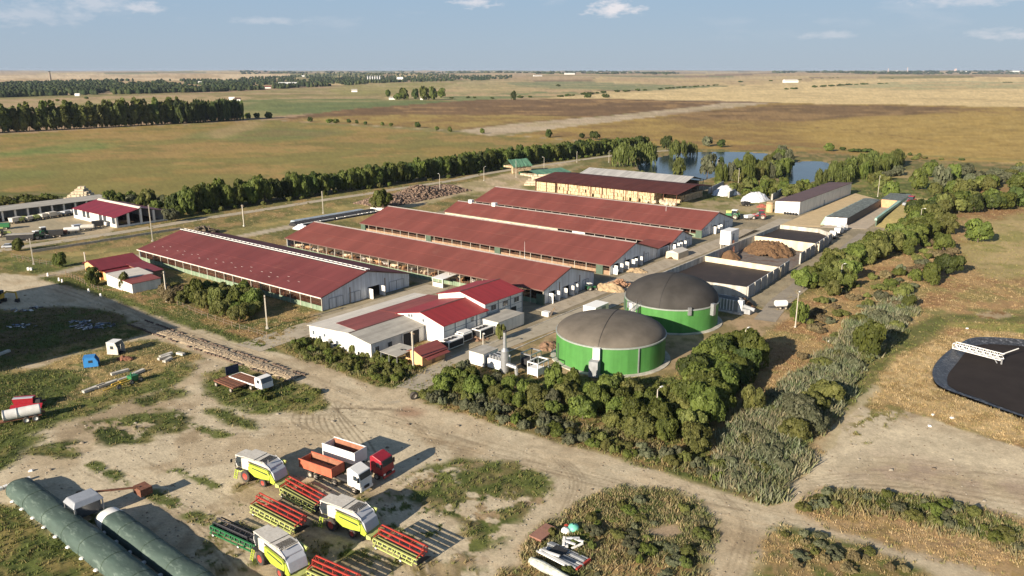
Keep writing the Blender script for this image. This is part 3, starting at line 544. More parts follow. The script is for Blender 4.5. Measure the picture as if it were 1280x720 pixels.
def barn(label, u0, u1, v0, v1, eave, ridge, vr=None, gable='near', doors=(), roofm=None, low='greenwall', nposts=22, group=None, ridge_cap=True, name='barn', near_open=True):
    t = thing(name, label, 'barn', W(u0, v0), -FA, group); Lx = u1 - u0; Wy = v1 - v0; yr = (vr - v0) if vr else Wy / 2; rm = roofm or M['roof']
    fl = MB(); fl.box(0, Lx, 0, Wy, -.1, .06); fl.build('floor', M['floor'], t)
    roof_slopes(t, 0, Lx, 0, eave, yr, ridge, rm, 2); roof_slopes(t, 0, Lx, Wy, eave, yr, ridge, rm, 2)
    if ridge_cap:
        q = MB(); q.prism([(yr - .25, ridge + .05), (yr + .1, ridge + .30), (yr + .6, ridge + .05)], 'x', -.4, Lx + .4); q.build('ridge_cap', M['cap'], t)
    # end walls: near one with its door openings, far one plain
    dh = min(2.7, eave - .2)
    def top(y): return eave - .06 + (ridge - eave) * (y / yr if y < yr else (Wy - y) / (Wy - yr))
    q = MB(); q.prism([(0, dh), (Wy, dh), (Wy, top(Wy)), (yr, top(yr)), (0, top(0))], 'x', Lx - .16, Lx)
    ed = 0.0
    for yc, wd, st in sorted(doors):
        if st != 'closed':
            q.box(Lx - .158, Lx - .002, ed, yc - wd / 2, 0, dh - .002); ed = yc + wd / 2
    q.box(Lx - .158, Lx - .002, ed, Wy, 0, dh - .002); q.build('gable_wall', M['gable'], t)
    q = MB(); q.prism([(0, 0), (Wy, 0), (Wy, top(Wy)), (yr, top(yr)), (0, top(0))], 'x', 0, .16); q.build('gable_wall', M['gable'], t)
    for s, (ya, yb) in enumerate(((-.5, yr), (Wy + .5, yr))):
        q = MB(); za = eave - (ridge - eave) / yr * .5 if s == 0 else eave - (ridge - eave) / (Wy - yr) * .5
        q.prism([(ya, za - .13), (yb, ridge - .15), (yb, ridge - .002), (ya, za - .002)], 'x', Lx + .3, Lx + .42); q.build('barge_board', M['ridge'], t)
    fr = MB(); fr.box(0, .06, -1, 1, 0, 1)
    for yc, wd, st in doors:
        for sgn in (-1, 1):
            q = MB(); hw = wd / 2; frame = M['bluegrey']
            if st == 'closed':
                a, b = (yc - hw, yc - .03) if sgn < 0 else (yc + .03, yc + hw)
                q.box(Lx + .01, Lx + .07, a, b, .05, dh - .12); dl = q.build('door', M['gable'], t)
                f = MB(); 
                for (p, r) in (((a, .05), (b, .05)), ((a, dh - .12), (b, dh - .12)), ((a, .05), (a, dh - .12)), ((b, .05), (b, dh - .12))): f.bar((Lx + .09, p[0], p[1]), (Lx + .09, r[0], r[1]), .08)
                adopt_sub(f.build('door_frame', frame), dl)
            else:
                if st == 'half' and sgn > 0:
                    q.box(Lx + .01, Lx + .07, yc, yc + hw, .05, dh - .1); q.build('door', M['gable'], t); continue
                y = yc + sgn * hw; q.box(Lx + .05, Lx + hw, y - .04, y + .04, .08, dh - .1); dl = q.build('door', M['white2'], t)
    # near long side
    if near_open:
        q = MB(); q.box(0, Lx, -.06, .10, 0, 1.15); 
        wl = None
        n = nposts * 2; pl = Lx / n
        pm = MB(); pm.box(.04, pl - .04, -.08, .02, .02, 1.18); base = None
        for i in range(n):
            if base is None: base = pm.build('wall_panel', M[low], t); 
            else: link_copy(base, t, (i * pl, 0, 0))
        q = MB(); q.box(0, Lx, .03, .10, 0, 1.12); q.build('low_wall', M[low], t)
        pm = MB(); pm.box(-.08, .08, -.12, .1, 0, eave - .12); base = None
        for i in range(nposts + 1):
            x = Lx * i / nposts
            if base is None: base = pm.build('post', M['post'], t)
            else: link_copy(base, t, (x, 0, 0))
    q = MB(); q.box(-.45, Lx + .45, -.58, -.50, eave - .34, eave - .09); q.build('gutter', M['fascia'] if not ridge_cap else M['gutter'], t)
    q = MB(); q.box(0, Lx, Wy - .16, Wy, 0, eave * .55); q.build('back_wall', M['concg'], t)
    # inside: rows of columns, feed fence, hay
    q = MB()
    for i in range(nposts + 1):
        x = Lx * i / nposts
        for y in (Wy * .3, Wy * .7): q.bar((x, y, 0), (x, y, eave + .5), .2)
        q.bar((x, .1, eave - .1), (x, yr, ridge - .2), .14); q.bar((x, Wy - .1, eave - .1), (x, yr, ridge - .2), .14)
    q.build('roof_frame', M['wood'], t)
    q = MB(); q.bar((0, 1.2, 1.3), (Lx, 1.2, 1.3), .07); q.bar((0, 1.2, .9), (Lx, 1.2, .9), .07)
    for i in range(int(Lx / 1.1)): q.bar((i * 1.1 + .3, 1.2, 0), (i * 1.1 + .3 + (i % 2) * .3, 1.2, 1.8), .06)
    tag(q.build('feed_fence', M['rust'], t), kind='stuff')
    return t
def adopt_sub(o, p): adopt(o, p); return o
bA = barn('large crimson roofed barn nearest the dirt road with a white slatted ridge vent', -230, -146.2, 114.2, 142.8, 3.5, 7.0, doors=[(4.2, 4.2, 'closed'), (10, 3.6, 'closed'), (16.2, 4.0, 'open'), (24, 5.0, 'closed')], roofm=M['roof2'], nposts=21, ridge_cap=False)
def ridge_vent(t, Lx, yr, z):
    for s in (-.75, .75):
        q = MB(); q.box(-.3, Lx + .3, yr + s*.85 - .06, yr + s*.85 + .06, z + .26, z + .4); q.build('vent_rail', M['white2'], t)
    base = None; n = int(Lx / 1.9)
    for i in range(n + 1):
        if base is None: q = MB(); q.box(-.12, .12, yr - .57, yr + .57, z + .32, z + .4); base = q.build('vent_slat', M['white2'], t)
        else: link_copy(base, t, (i * Lx / n, 0, 0))
    q = MB(); q.prism([(yr - .9, z - .12), (yr, z + .16), (yr + .9, z - .12)], 'x', 0, Lx); q.build('vent_opening', M['dark'], t)
ridge_vent(bA, 83.8, 14.3, 7.0)
rr_ = random.Random(5); q = None                                         # pale translucent dashes in barn A's roof
for i in range(26):
    x = 4 + i * 2.7 + rr_.uniform(-.8, .8); y = 2.2 + (i % 3) * .9 + rr_.uniform(0, .5)
    if q is None: qm = MB(); qm.box(-.4, .4, -.035, .035, 0, .02); q = qm.build('roof_light', M['fascia'], bA)
    c = q if i == 0 else link_copy(q, bA); c.location = (x, y, 3.5 + y * 3.5 / 14.3 + .13); c.rotation_euler = (math.atan(3.5 / 14.3), 0, 0)
qb = MB()
for i in range(190): x = .4 + i * .44; qb.bar((x, .4, 1.0), (x, .4, 3.1), .07)
tag(qb.build('pen_bars', M['rust'], bA), kind='stuff')
bB = barn('long red barn with a pale green panel wall, just behind the dairy building', -208, -108.4, 150.5, 173, 3.8, 7.1, doors=[(3.6, 2.8, 'open'), (9.6, 3.0, 'open'), (14.5, 2.4, 'half'), (18.5, 2.6, 'closed')], nposts=26)
bC = barn('third long red barn with a dark open side strip and four white door leaves', -212.5, -110.8, 185.2, 212, 2.9, 6.9, doors=[(3.0, 3, 'open'), (9, 3.4, 'open'), (14, 3.0, 'open'), (20, 3.0, 'closed')], low='tanwall', nposts=26)
bD = barn('narrower red barn with cream windowed side wall and two white vents on its ridge', -205, -110.8, 220.5, 235.8, 3.0, 5.8, doors=[(2.6, 2.6, 'open'), (7, 2.8, 'open'), (12, 2.6, 'closed')], low='tanwall', nposts=24)
bE = barn('rearmost of the five long red barns, beside the straw bale store', -213, -113.3, 247.5, 274, 2.9, 6.9, doors=[(4.0, 3, 'closed'), (10.5, 3.0, 'open'), (15.5, 3.0, 'half'), (21, 3.2, 'closed')], nposts=26)
# cream wall with windows on barn D
q = MB(); q.box(0, 52, -.2, -.09, 0, 2.7); cw = q.build('cream_wall', M['cream'], bD)
qw = MB(); qw.box(-.7, .7, -.24, -.19, 1.2, 2.1); base = None
for x in (3, 5.2, 14, 19, 21, 26, 32, 38, 43, 48):
    if base is None: base = adopt_sub(qw.build('window', M['glass']), cw); base.location = (x, 0, 0)
    else: link_copy(base, cw, (x, 0, 0))
q = MB(); q.box(58, 63, -.24, -.1, 1.1, 2.8); q.build('door', M['white2'], bD)
for x in (5.5, 17):
    q = MB(); q.box(x, x + 1.6, 7.0, 8.4, 5.7, 6.9); q.box(x - .1, x + 1.7, 6.9, 8.5, 6.9, 7.0); q.build('roof_vent', M['white2'], bD)
for b, xs in ((bC, (1.5, 33, 62, 98.5)), (bB, (99.0,)), (bE, (99.2,)), (bD, (93,))):
    for x in xs: q = MB(); q.box(x - 1.1, x + 1.1, -.55, -.13, 0, 2.6); q.build('side_door', M['greendark'], b)
# small porch between C and D
t = thing('porch', 'small low red roofed porch between the ends of two long barns', 'porch', W(-119, 212.3), -FA)
q = MB(); q.prism([(0, 2.6), (8, 3.4), (8, 3.5), (0, 2.7)], 'x', 0, 8.4); q.build('roof', M['roof'], t)
q = MB(); q.box(8.0, 8.15, 0.2, 7.8, 0, 2.55); q.build('wall', M['gable'], t)
for y in (1.8, 4.6):
    q = MB(); q.box(8.16, 8.22, y, y + 2.2, .05, 2.3); q.build('door', M['bluegrey'], t)
# ------------------------------------------------ milking parlour and offices (three joined blocks, one building)
mk = thing('milking_parlour', 'white clad dairy building with stepped bright red gabled roofs beside the farm lane', 'dairy building', W(-131.8, 99.3), -FA)
def mblock(x0, x1, y0, y1, zl, zr, xr, zr_, mwall, roofl, roofr, th=.1, ov=.35, skipl=False):
    """ridge along y; xr ridge position, zr_ ridge height; zl / zr eaves"""
    q = MB(); q.prism([(x0, 0), (x1, 0), (x1, zr), (xr, zr_), (x0, zl)], 'y', y0, y1); q.build('wall', mwall, mk)
    def tq(xa, za, xb, zb, m, nm):
        d = math.hypot(xb - xa, zb - za); ex, ez = (xa - xb) / d * ov, (za - zb) / d * ov
        q = MB(); q.prism([(xa + ex, za + ez + .02), (xb, zb + .02), (xb, zb + .02 + th), (xa + ex, za + ez + .02 + th)], 'y', y0 - ov, y1 + ov); q.build(nm, m, mk)
    if not skipl: tq(x0, zl, xr, zr_, roofl, 'roof_slope')
    tq(x1, zr, xr, zr_, roofr, 'roof_slope')
    q = MB(); q.prism([(xr - .2, zr_ + .1), (xr + .2, zr_ + .1), (xr, zr_ + .24)], 'y', y0 - ov, y1 + ov); q.build('ridge_cap', M['roof_brown'], mk)
YM = mat('fresh_red_roof_y', (.30, .034, .036), spec=.3, rough=.55, var=.06, scale=.5, streak=(.1, 1.5, .1), streak_amt=.15, corr=('Y', .6, .3))
mblock(0, 18.9, 0, 15, 3.2, 3.2, 12.8, 4.1, M['white'], M['roof_cream'], M['roof_grey'])
mblock(0, 10.8, 15.0, 31, 3.2, 4.0, 10.79, 4.0, M['white'], M['roof_cream'], M['roof_cream'])
q = MB(); sl = .9 / 12.8
q.add([(4.2, 3.6, 3.2 + sl*4.2 + .16), (12.6, 1.8, 3.2 + sl*12.6 + .16), (12.6, 15.4, 3.2 + sl*12.6 + .16), (4.2, 15.4, 3.2 + sl*4.2 + .16), (4.2, 3.6, 3.2 + sl*4.2 + .10), (12.6, 1.8, 3.2+sl*12.6+.10), (12.6, 15.4, 3.2+sl*12.6+.10), (4.2, 15.4, 3.2+sl*4.2+.10)], [(0,1,2,3),(4,7,6,5),(0,4,5,1),(1,5,6,2),(2,6,7,3),(3,7,4,0)])
q.build('roof_slope', M['roof_brick'], mk, label='brick red part of the low roof')
q = MB(); s2 = .8 / 10.8
q.add([(4.2, 15.4, 3.2 + s2*4.2 + .17), (10.7, 15.4, 3.2 + s2*10.7 + .17), (10.7, 31.5, 3.2 + s2*10.7 + .17), (4.2, 31.5, 3.2 + s2*4.2 + .17), (4.2,15.4,3.2+s2*4.2+.11), (10.7,15.4,3.2+s2*10.7+.11), (10.7,31.5,3.2+s2*10.7+.11), (4.2,31.5,3.2+s2*4.2+.11)], [(0,1,2,3),(4,7,6,5),(0,4,5,1),(1,5,6,2),(2,6,7,3),(3,7,4,0)])
q.build('roof_slope', M['roof_brick'], mk, label='brick red part of the low roof')
mblock(10.8, 24.3, 15.01, 29.0, 4.3, 4.1, 18.0, 5.8, M['white'], YM, YM)
mblock(9.8, 23.6, 29.01, 42.6, 5.4, 5.4, 16.6, 7.0, M['white'], YM, YM)
def win(x, y, z, w, h, axis, par=mk, m='glass', name='window'):
    q = MB()
    if axis == 'y': q.box(x - w/2, x + w/2, y - .05, y + .02, z, z + h)
    else: q.box(x - .02, x + .05, y - w/2, y + w/2, z, z + h)
    o = q.build(name, M[m], par); f = MB()
    for i in range(3):
        k = -w/2 + w * i / 2
        if axis == 'y': f.box(x + k - .05, x + k + .05, y - .08, y, z - .05, z + h + .05)
        else: f.box(x, x + .08, y + k - .05, y + k + .05, z - .05, z + h + .05)
    adopt_sub(f.build('frame', M['bluegrey']), o); return o
for x in (3.4, 6.2, 8.8): win(x, 0, .5, .7, 1.1, 'y')
for x in (1.3, 4.9): win(x, 0, 1.5, .5, .8, 'y')
for x, z in ((14.4, 4.2), (15.2, 4.3), (18.6, 3.9)): win(x, 15, z, .45, .55, 'y')
win(24.3, 24, 2.9, .8, .8, 'x')
for y in (32, 36.2, 40.3): win(23.6, y, 3.4, 1.7, 1.1, 'x')
for y in (31, 34.5): win(23.6, y, .9, 1.5, 1.1, 'x')
q = MB(); q.box(23.58, 23.68, 38.2, 40.2, .02, 2.4); q.build('door', M['dark'], mk)
for (x, y0, y1, zz) in ((24.3, 15, 29, (1.4, 2.8)), (23.6, 29.2, 42.6, (1.5, 3.0, 4.5))):
    for z in zz: q = MB(); q.box(x, x + .05, y0 + .1, y1 - .05, z - .05, z + .05); q.build('cladding_joint', M['bluegrey'], mk)
    n = 5 if x > 24 else 4
    for i in range(n):
        y = y0 + .1 + (y1 - y0 - .2) * i / (n - 1); q = MB(); q.box(x + .003, x + .11, y - .11, y + .11, 0, 4.0 if x > 24 else 5.3); q.build('downpipe', M['bluegrey'], mk)
q = MB(); q.box(23.4, 24.6, 29.4, 29.6, 5.2, 5.3); 
for z in (1.5, 2.9):
    q = MB(); q.box(11, 24.2, 14.94, 14.998, z - .03, z + .03); q.build('cladding_joint', M['fascia'], mk)
for i in range(1, 8):
    q = MB(); q.box(i * 2.35 - .02, i * 2.35 + .02, -.03, -.001, 0, 3.1); q.build('cladding_joint', M['bluegrey'], mk)
q = MB(); q.box(18.9, 18.96, 8.6, 13.2, .05, 2.9); q.build('door', M['dark'], mk); 
q = MB()
for y in (8.5, 10.9, 13.3): q.box(18.96, 19.08, y - .12, y + .12, 0, 3)
q.box(18.96, 19.08, 8.4, 13.4, 2.9, 3.1); q.build('door_frame', M['white2'], mk)
for y in (1.5, 5): win(18.9, y, 1.3, 1.0, .9, 'x')
for i, (x, w) in enumerate(((5.2, 1.8), (7.4, .7), (10.2, .7), (12.4, .8), (14.8, .7), (17.2, .7))):
    q = MB(); q.box(x, x + w, -.9 if i == 0 else -.6, -.05, .15 if i else 0, 1.9 if i == 0 else .95); o = q.build('air_unit', M['white2'], mk)
    q = MB(); q.box(x + w + .005, x + w + .03, -.5, -.15, .3, .85); adopt_sub(q.build('grille', M['dark']), o)
# ------------------------------------------------ gatehouse and carport
t = thing('gatehouse', 'small peach orange gatehouse with a brick red roof in front of the dairy building', 'gatehouse', W(-106.6, 102.5), -FA)
q = MB(); q.prism([(0, 0), (4.6, 0), (4.6, 2.1), (2.2, 3.1), (0, 2.1)], 'y', 0, 6.2); q.build('wall', M['orange'], t)
for s in ((0, 2.1, -.35), (4.6, 2.1, .5)):
    q = MB(); dz = -.3 if s[2] < 0 else -.25; q.prism([(s[0] + s[2], s[1] + dz * .6 + .05), (2.2, 3.14), (2.2, 3.24), (s[0] + s[2], s[1] + dz * .6 + .15)], 'y', -.4, 6.6); q.build('roof_slope', M['roof_brick'], t)
q = MB(); q.prism([(4.6, 1.95), (5.9, 1.5), (5.9, 1.57), (4.6, 2.02)], 'y', .2, 6.4); q.build('awning', M['roof_brick'], t)
q = MB(); q.box(4.6, 4.65, 2.5, 3.4, .02, 1.9); q.build('door', M['wood'], t)
q = MB(); q.box(4.6, 4.64, 4.2, 5.3, .9, 1.7); q.build('window', M['glass'], t)
t = thing('carport', 'grey flat roofed carport beside the peach gatehouse', 'carport', W(-110.2, 99.0), -FA)
q = MB(); q.hexa([(0,0,2.25),(4.8,0,2.2),(4.8,5.4,2.5),(0,5.4,2.5)], [(0,0,2.33),(4.8,0,2.28),(4.8,5.4,2.58),(0,5.4,2.58)]); q.build('roof', M['roof_grey'], t)
qp = MB(); qp.tube((0,0,0),(0,0,2.24),.06); b0 = qp.build('post', M['steel'], t)
for i, (x, y) in enumerate(((.2,.2),(2.4,.2),(4.6,.2),(.2,5.2),(4.6,5.2))):
    (b0 if i == 0 else link_copy(b0, t)).location = (x, y, 0)
q = MB(); q.box(2.9, 3.3, 2.8, 3.3, 2.44, 2.6); q.box(3.2, 3.9, 3.2, 3.4, 2.48, 2.6); q.build('roof_vent', M['dark'], t)
# ------------------------------------------------ small house, white shed, red hut by the corner
t = thing('small_house', 'small peach house with a crimson gable roof beside the gravel lane', 'house', W(-224.2, 95.7), -FA)
q = MB(); q.prism([(0, 0), (8.4, 0), (8.4, 2.9), (2.4, 4.5), (0, 3.6)], 'y', 0, 12); q.build('wall', M['orange'], t)
q = MB(); q.prism([(8.9, 2.72), (2.4, 4.5), (2.4, 4.62), (8.9, 2.84)], 'y', -.4, 12.4); q.build('roof_slope', YMD := mat('crimson_roof_y', (.20, .03, .035), rough=.5, var=.1, scale=.5, streak=(.1, 1.2, .1), streak_amt=.15, corr=('Y', .6, .3)), t)
q = MB(); q.prism([(-.5, 3.4), (2.4, 4.52), (2.4, 4.64), (-.5, 3.52)], 'y', -.4, 12.4); q.build('roof_slope', YMD, t)
for y in (2.2, 5.4, 8.6): win(8.4, y, 1.2, 1.0, 1.0, 'x', t)
for x in (1.6, 3.2): win(x, 0, 1.3, .6, 1.0, 'y', t)
t = thing('red_roofed_hut', 'low hut with a crimson lean-to roof behind the white shed', 'hut', W(-216.5, 101.0), -FA)
q = MB(); q.prism([(0, 0), (10.5, 0), (10.5, 2.1), (0, 3.0)], 'y', 2.5, 6.8); q.build('wall', M['wood'], t)
q = MB(); q.prism([(-.3, 3.06), (10.9, 2.1), (10.9, 2.2), (-.3, 3.16)], 'y', 2.1, 7.2); q.build('roof', YMD, t)
q = MB(); q.prism([(0.4, 0), (4.4, 0), (4.4, 2.0), (.4, 2.5)], 'y', -4.5, 2.49); q.build('wall', M['orange'], t)
q = MB(); q.prism([(.2, 2.56), (4.7, 2.0), (4.7, 2.1), (.2, 2.66)], 'y', -4.8, 2.4); q.build('roof', YMD, t)
t = thing('white_shed', 'white box shed with a pale and red roof beside the small peach house', 'shed', W(-209.0, 94.2), -FA)
q = MB(); q.hexa([(0,0,0),(7.6,0,0),(7.6,8.6,0),(0,8.6,0)], [(0,0,3.2),(7.6,0,2.75),(7.6,8.6,2.75),(0,8.6,3.2)]); q.build('wall', M['white'], t)
q = MB(); q.hexa([(7.61,.2,0),(12.8,.2,0),(12.8,7.8,0),(7.61,7.8,0)], [(7.61,.2,2.75),(12.8,.2,2.45),(12.8,7.8,2.45),(7.61,7.8,2.75)]); q.build('wall', M['white'], t)
q = MB(); q.hexa([(-.2,-.2,3.22),(7.6,-.2,2.77),(7.6,8.8,2.77),(-.2,8.8,3.22)], [(-.2,-.2,3.3),(7.6,-.2,2.86),(7.6,8.8,2.86),(-.2,8.8,3.3)]); q.build('roof', M['roof_cream'], t)
q = MB(); q.hexa([(7.62,0,2.78),(13.0,0,2.46),(13.0,8.0,2.46),(7.62,8.0,2.78)], [(7.62,0,2.88),(13.0,0,2.56),(13.0,8.0,2.56),(7.62,8.0,2.88)]); q.build('roof', M['roof_brick'], t)
# ------------------------------------------------ machinery sheds top left
t = thing('machinery_shed', 'open machinery shed with crimson roof and white pillars beside the concrete road', 'shed', W(-318, 134.6), -FA)
q = MB(); q.box(0, 32.6, 0, .25, 0, 1.2); q.build('wall', M['white'], t)
pm = MB(); pm.box(-.35, .35, -.05, .35, 0, 3.75); b0 = None
for i in range(11):
    if b0 is None: b0 = pm.build('pillar', M['white2'], t)
    else: link_copy(b0, t, (i * 3.22 + .3, 0, 0))
for i in (1, 4, 5, 8): q = MB(); q.box(i * 3.22 + .6, i * 3.22 + 3.2, .05, .15, 1.2, 3.7); q.build('wall_panel', M['roof_cream'], t)
for i in (0, 2, 3, 6, 7, 9): win(i * 3.22 + 1.95, .1, 1.5, 2.0, 1.8, 'y', t)
q = MB(); q.box(32.3, 32.6, 0, 19, 0, .7); q.build('wall', M['white'], t)
for y in (.3, 4.6, 9.3, 14.2, 18.8):
    zt = 3.7 + 2.2 * (1 - abs(y - 9.4) / 9.4); q = MB(); q.box(32.0, 32.75, y - .35, y + .35, 0, zt); q.build('pillar', M['white2'], t)
q = MB(); q.box(.1, .3, .4, 18.6, 0, 3.6); q.build('wall', M['white'], t); q = MB(); q.box(0, 32, 18.8, 19, 0, 3.6); q.build('wall', M['white'], t)
q = MB(); q.box(.3, 32.2, .3, 18.7, -.1, .05); q.build('floor', M['floor'], t)
YD = M['roof_dark']; roof_slopes(t, 0, 32.6, 0, 3.8, 9.4, 6.0, mat('carmine_sheet_roof', (.20, .016, .026), rough=.45, var=.08, scale=.4, streak=(.9, .06, .05), streak_amt=.2, corr=('X', .8, .25)), 1); roof_slopes(t, 0, 32.6, 19, 3.8, 9.4, 6.0, mat('carmine_sheet_roof', (0,0,0)), 1)
q = MB(); q.prism([(8.6, 5.95), (9.4, 6.5), (10.2, 5.95)], 'x', 1, 32.9); q.build('ridge_cap', M['roof_cream'], t)
t = thing('long_garage', 'long grey roofed garage with dark open bays between white pillars', 'garage', W(-331.5, 84), -FA)
pm = MB(); pm.box(-.3, .3, -.3, .3, 0, 3.9); b0 = None
for i in range(17):
    if b0 is None: b0 = pm.build('pillar', M['white2'], t); b0.location = (0, 0, 0)
    else: link_copy(b0, t, (0, i * 4.4, 0))
q = MB(); q.box(-8, -7.8, 0, 70.4, 0, 4.4); q.build('wall', M['concg'], t); q = MB(); q.box(-7.8, .2, -.2, 0, 0, 4.0); q.build('wall', M['white'], t); q = MB(); q.box(-7.8, .2, 70.4, 70.6, 0, 4.0); q.build('wall', M['white'], t)
q = MB(); q.box(-7.8, .3, 0, 70.4, -.1, .04); q.build('floor', M['floor'], t)
q = MB(); q.hexa([(-8.8,-.6,4.4),(1.0,-.6,3.9),(1.0,71,3.9),(-8.8,71,4.4)], [(-8.8,-.6,4.55),(1.0,-.6,4.05),(1.0,71,4.05),(-8.8,71,4.55)]); q.build('roof', M['roof_grey'], t)
# ------------------------------------------------ digester tanks
GT = mat('green_tank_cladding', (.070, .225, .055), rough=.62, var=.08, scale=.6, streak=(.9, .9, .06), streak_amt=.12, spec=.25)
DM = mat('grey_brown_membrane', (.138, .120, .098), rough=.75, spec=.2, var=.16, scale=.35, streak=(.25, .25, .2), streak_amt=.18, bump=.12, bscale=1.5)
DM2 = mat('dark_grey_membrane', (.056, .052, .048), rough=.75, spec=.2, var=.16, scale=.35, streak=(.25, .25, .2), streak_amt=.18, bump=.12, bscale=1.5)
def tank(label, u, v, R, hgt, dome, dm, seam_a):
    t = thing('digester_tank', label, 'tank', W(u, v), -FA)
    n = 96; q = MB()
    vs = []; 
    for z in (0, hgt):
        for i in range(n):
            a = 2 * math.pi * i / n; r = R + (.015 if i % 4 < 2 else -.0); vs.append((r * math.cos(a), r * math.sin(a), z))
    q.add(vs, [(i, (i+1) % n, n + (i+1) % n, n + i) for i in range(n)]); q.build('wall', GT, t)
    pn = []
    for k in range(25):
        a = math.pi / 2 * k / 24; pn.append((R * .995 * math.cos(a) ** 1.05 if k < 24 else .001, hgt + dome * math.sin(a) ** 1.0))
    q = MB(); q.lathe(pn, n=96); d = q.build('membrane_roof', dm, t, smooth=True)
    q = MB(); q.lathe([(R + .02, hgt - .22), (R + .16, hgt - .22), (R + .16, hgt + .03), (R - .1, hgt + .06)], n=96); q.build('rim', mat('rim_metal', (.30, .33, .30), rough=.5), t)
    q = MB(); q.lathe([(R + .05, .0), (R + 1.1, .0), (R + 1.1, .16), (R + .05, .16)], n=64); q.build('apron', M['concl'], t)
    # welded seams over the membrane
    for a0 in (seam_a,):
        q = MB(); prev = None
        for k in range(-22, 23):
            th = k / 22 * math.pi / 2; c = 0
            kk = math.pi / 2 - abs(th); r = R * .995 * math.cos(kk) ** 1.05 * (1 if k > 0 else -1); z = hgt + dome * math.sin(kk) + .05
            p = (r * math.cos(a0), r * math.sin(a0), z)
            if prev: q.bar(prev, p, .07, .04)
            prev = p
        adopt_sub(q.build('seam', M['dark']), d)
    return t
t1 = tank('green digester tank with a brown-grey dome, nearest the hedge', -77.1, 129.9, 10.7, 5.3, 3.1, DM, 1.9)
t2 = tank('green digester tank with a taller dark grey dome, beside the slurry stores', -78.9, 159.1, 10.4, 5.3, 5.2, DM2, -1.35)
# wall fittings
def fit(t, R, ang, w, h, z0, dpt, m, nm):
    q = MB(); q.box(R, R + dpt, -w/2, w/2, z0, z0 + h); o = q.build(nm, m, t); o.rotation_euler = (0, 0, ang); return o
fit(t1, 10.7, math.radians(-72), 1.3, 2.2, 3.2, .9, M['white2'], 'inspection_box'); fit(t1, 10.7, math.radians(-73), 1.7, 3.0, .1, 2.0, M['concg'], 'service_stair')
fit(t1, 10.75, math.radians(-128), .25, 3.2, .3, .18, M['greendark'], 'pipe'); fit(t1, 10.75, math.radians(-30), .2, 4.8, .3, .2, M['steel'], 'pipe')
for a in (-152, -144, -136, -128): fit(t2, 10.45, math.radians(a), .18, 2.6, 2.4, .2, M['greendark'], 'pipe')
fit(t2, 10.45, math.radians(-113), 1.1, 2.2, 3.2, 1.0, M['white2'], 'inspection_box'); fit(t2, 10.45, math.radians(-120), .9, 1.3, 4.0, .8, M['steel'], 'gas_unit')
fit(t2, 10.45, math.radians(-42), .7, 1.7, 4.2, .5, M['steel'], 'gas_unit'); fit(t2, 10.45, math.radians(-8), .9, 2.6, 3.4, .8, M['steel'], 'gas_unit')
fit(t2, 10.45, math.radians(172), .9, 1.2, 4.6, .6, M['steel'], 'gas_unit')
t = thing('catwalk', 'thin steel catwalk and stair joining the two green tanks', 'catwalk', W(-82.2, 140), -FA)
q = MB()
for s in (0, 1.1):
    q.bar((s, 0, 3.4), (s, 9, 5.2), .1); q.bar((s, 0, 4.4), (s, 9, 6.2), .06)
    for k in range(7): q.bar((s, k * 1.5, 3.4 + k * .3), (s, k * 1.5, 4.4 + k * .3), .06)
q.build('rail', M['steel'], t); q = MB()
for k in range(24): q.box(0, 1.1, k * .38, k * .38 + .28, 3.4 + k * .076, 3.45 + k * .076)
tag(q.build('tread', M['steel'], t), kind='stuff')
q = MB()
for y in (0, 4.5, 8.8): q.bar((.5, y, 0), (.5, y, 3.4 + y * .2), .12)
q.build('leg', M['steel'], t)
# ------------------------------------------------ slurry and manure stores
t = thing('slurry_store', 'pair of dark slurry basins and a manure bay inside pale concrete panel walls', 'slurry store', W(-95, 185.5), -FA)
def cwall(x0, y0, x1, y1, h, m='concl', thk=.3, nm='wall', par=None):
    q = MB(); a = Vector((x0, y0, 0)); b = Vector((x1, y1, 0)); q.bar(a + Vector((0, 0, h/2)), b + Vector((0, 0, h/2)), thk, h); return q.build(nm, M[m], par or t)
cwall(0, -1, 0, 85.5, 3.2); cwall(0, 25.6, 22.4, 25.6, 3.0, 'cream'); cwall(.2, 62.5, 20.8, 62.5, 3.0, 'cream'); cwall(0.3, 85, 13, 86, 3.2); cwall(13, 86, 19.2, 80.5, 3.2); cwall(.1, -1, 9, -1.8, 3.1); cwall(9, -1.8, 23.2, 0, 3.1)
for (a, b) in ((0.1, 34.5), (45, 80.4)):
    n = int((b - a) / 2.45); 
    for i in range(n):
        y0 = a + (b - a) * i / n; y1 = a + (b - a) * (i + 1) / n; xs = 23.3 - .055 * y0, 23.3 - .055 * y1
        q = MB(); q.bar((xs[0], y0 + .03, 1.6), (xs[1], y1 - .03, 1.6), .24, 3.2); q.build('wall_panel', M['concg'], t)
        if i % 2 == 0: q = MB(); q.bar((xs[0] + .2, y0, 0), (xs[0] + .2, y0, 3.3), .28); q.build('buttress', M['concl'], t)
SL = mat('dark_slurry', (.030, .020, .016), rough=.75, var=.3, scale=.25, spots=(.05, .034, .026), spot_thr=.6, bump=.15, bscale=.8)
def basin(P, z, m, nm):
    q = MB(); q.add([(x, y, z) for x, y in P], [tuple(range(len(P)))]); return q.build(nm, m, t)
basin([(.2, -.8), (9, -1.6), (23.1, .2), (21.9, 25.4), (.2, 25.4)], 1.5, SL, 'slurry'); basin([(.2, 62.7), (19.8, 62.7), (19, 80.4), (13, 85.8), (.2, 84.8)], 1.9, SL, 'slurry')
basin([(.2, 25.8), (21.8, 25.8), (20.6, 45), (19.8, 62.3), (.2, 62.3)], .05, mat('soiled_concrete', (.17, .145, .125), rough=.9, var=.3, scale=.25, spots=(.12, .07, .045), spot_thr=.55), 'bay_floor')
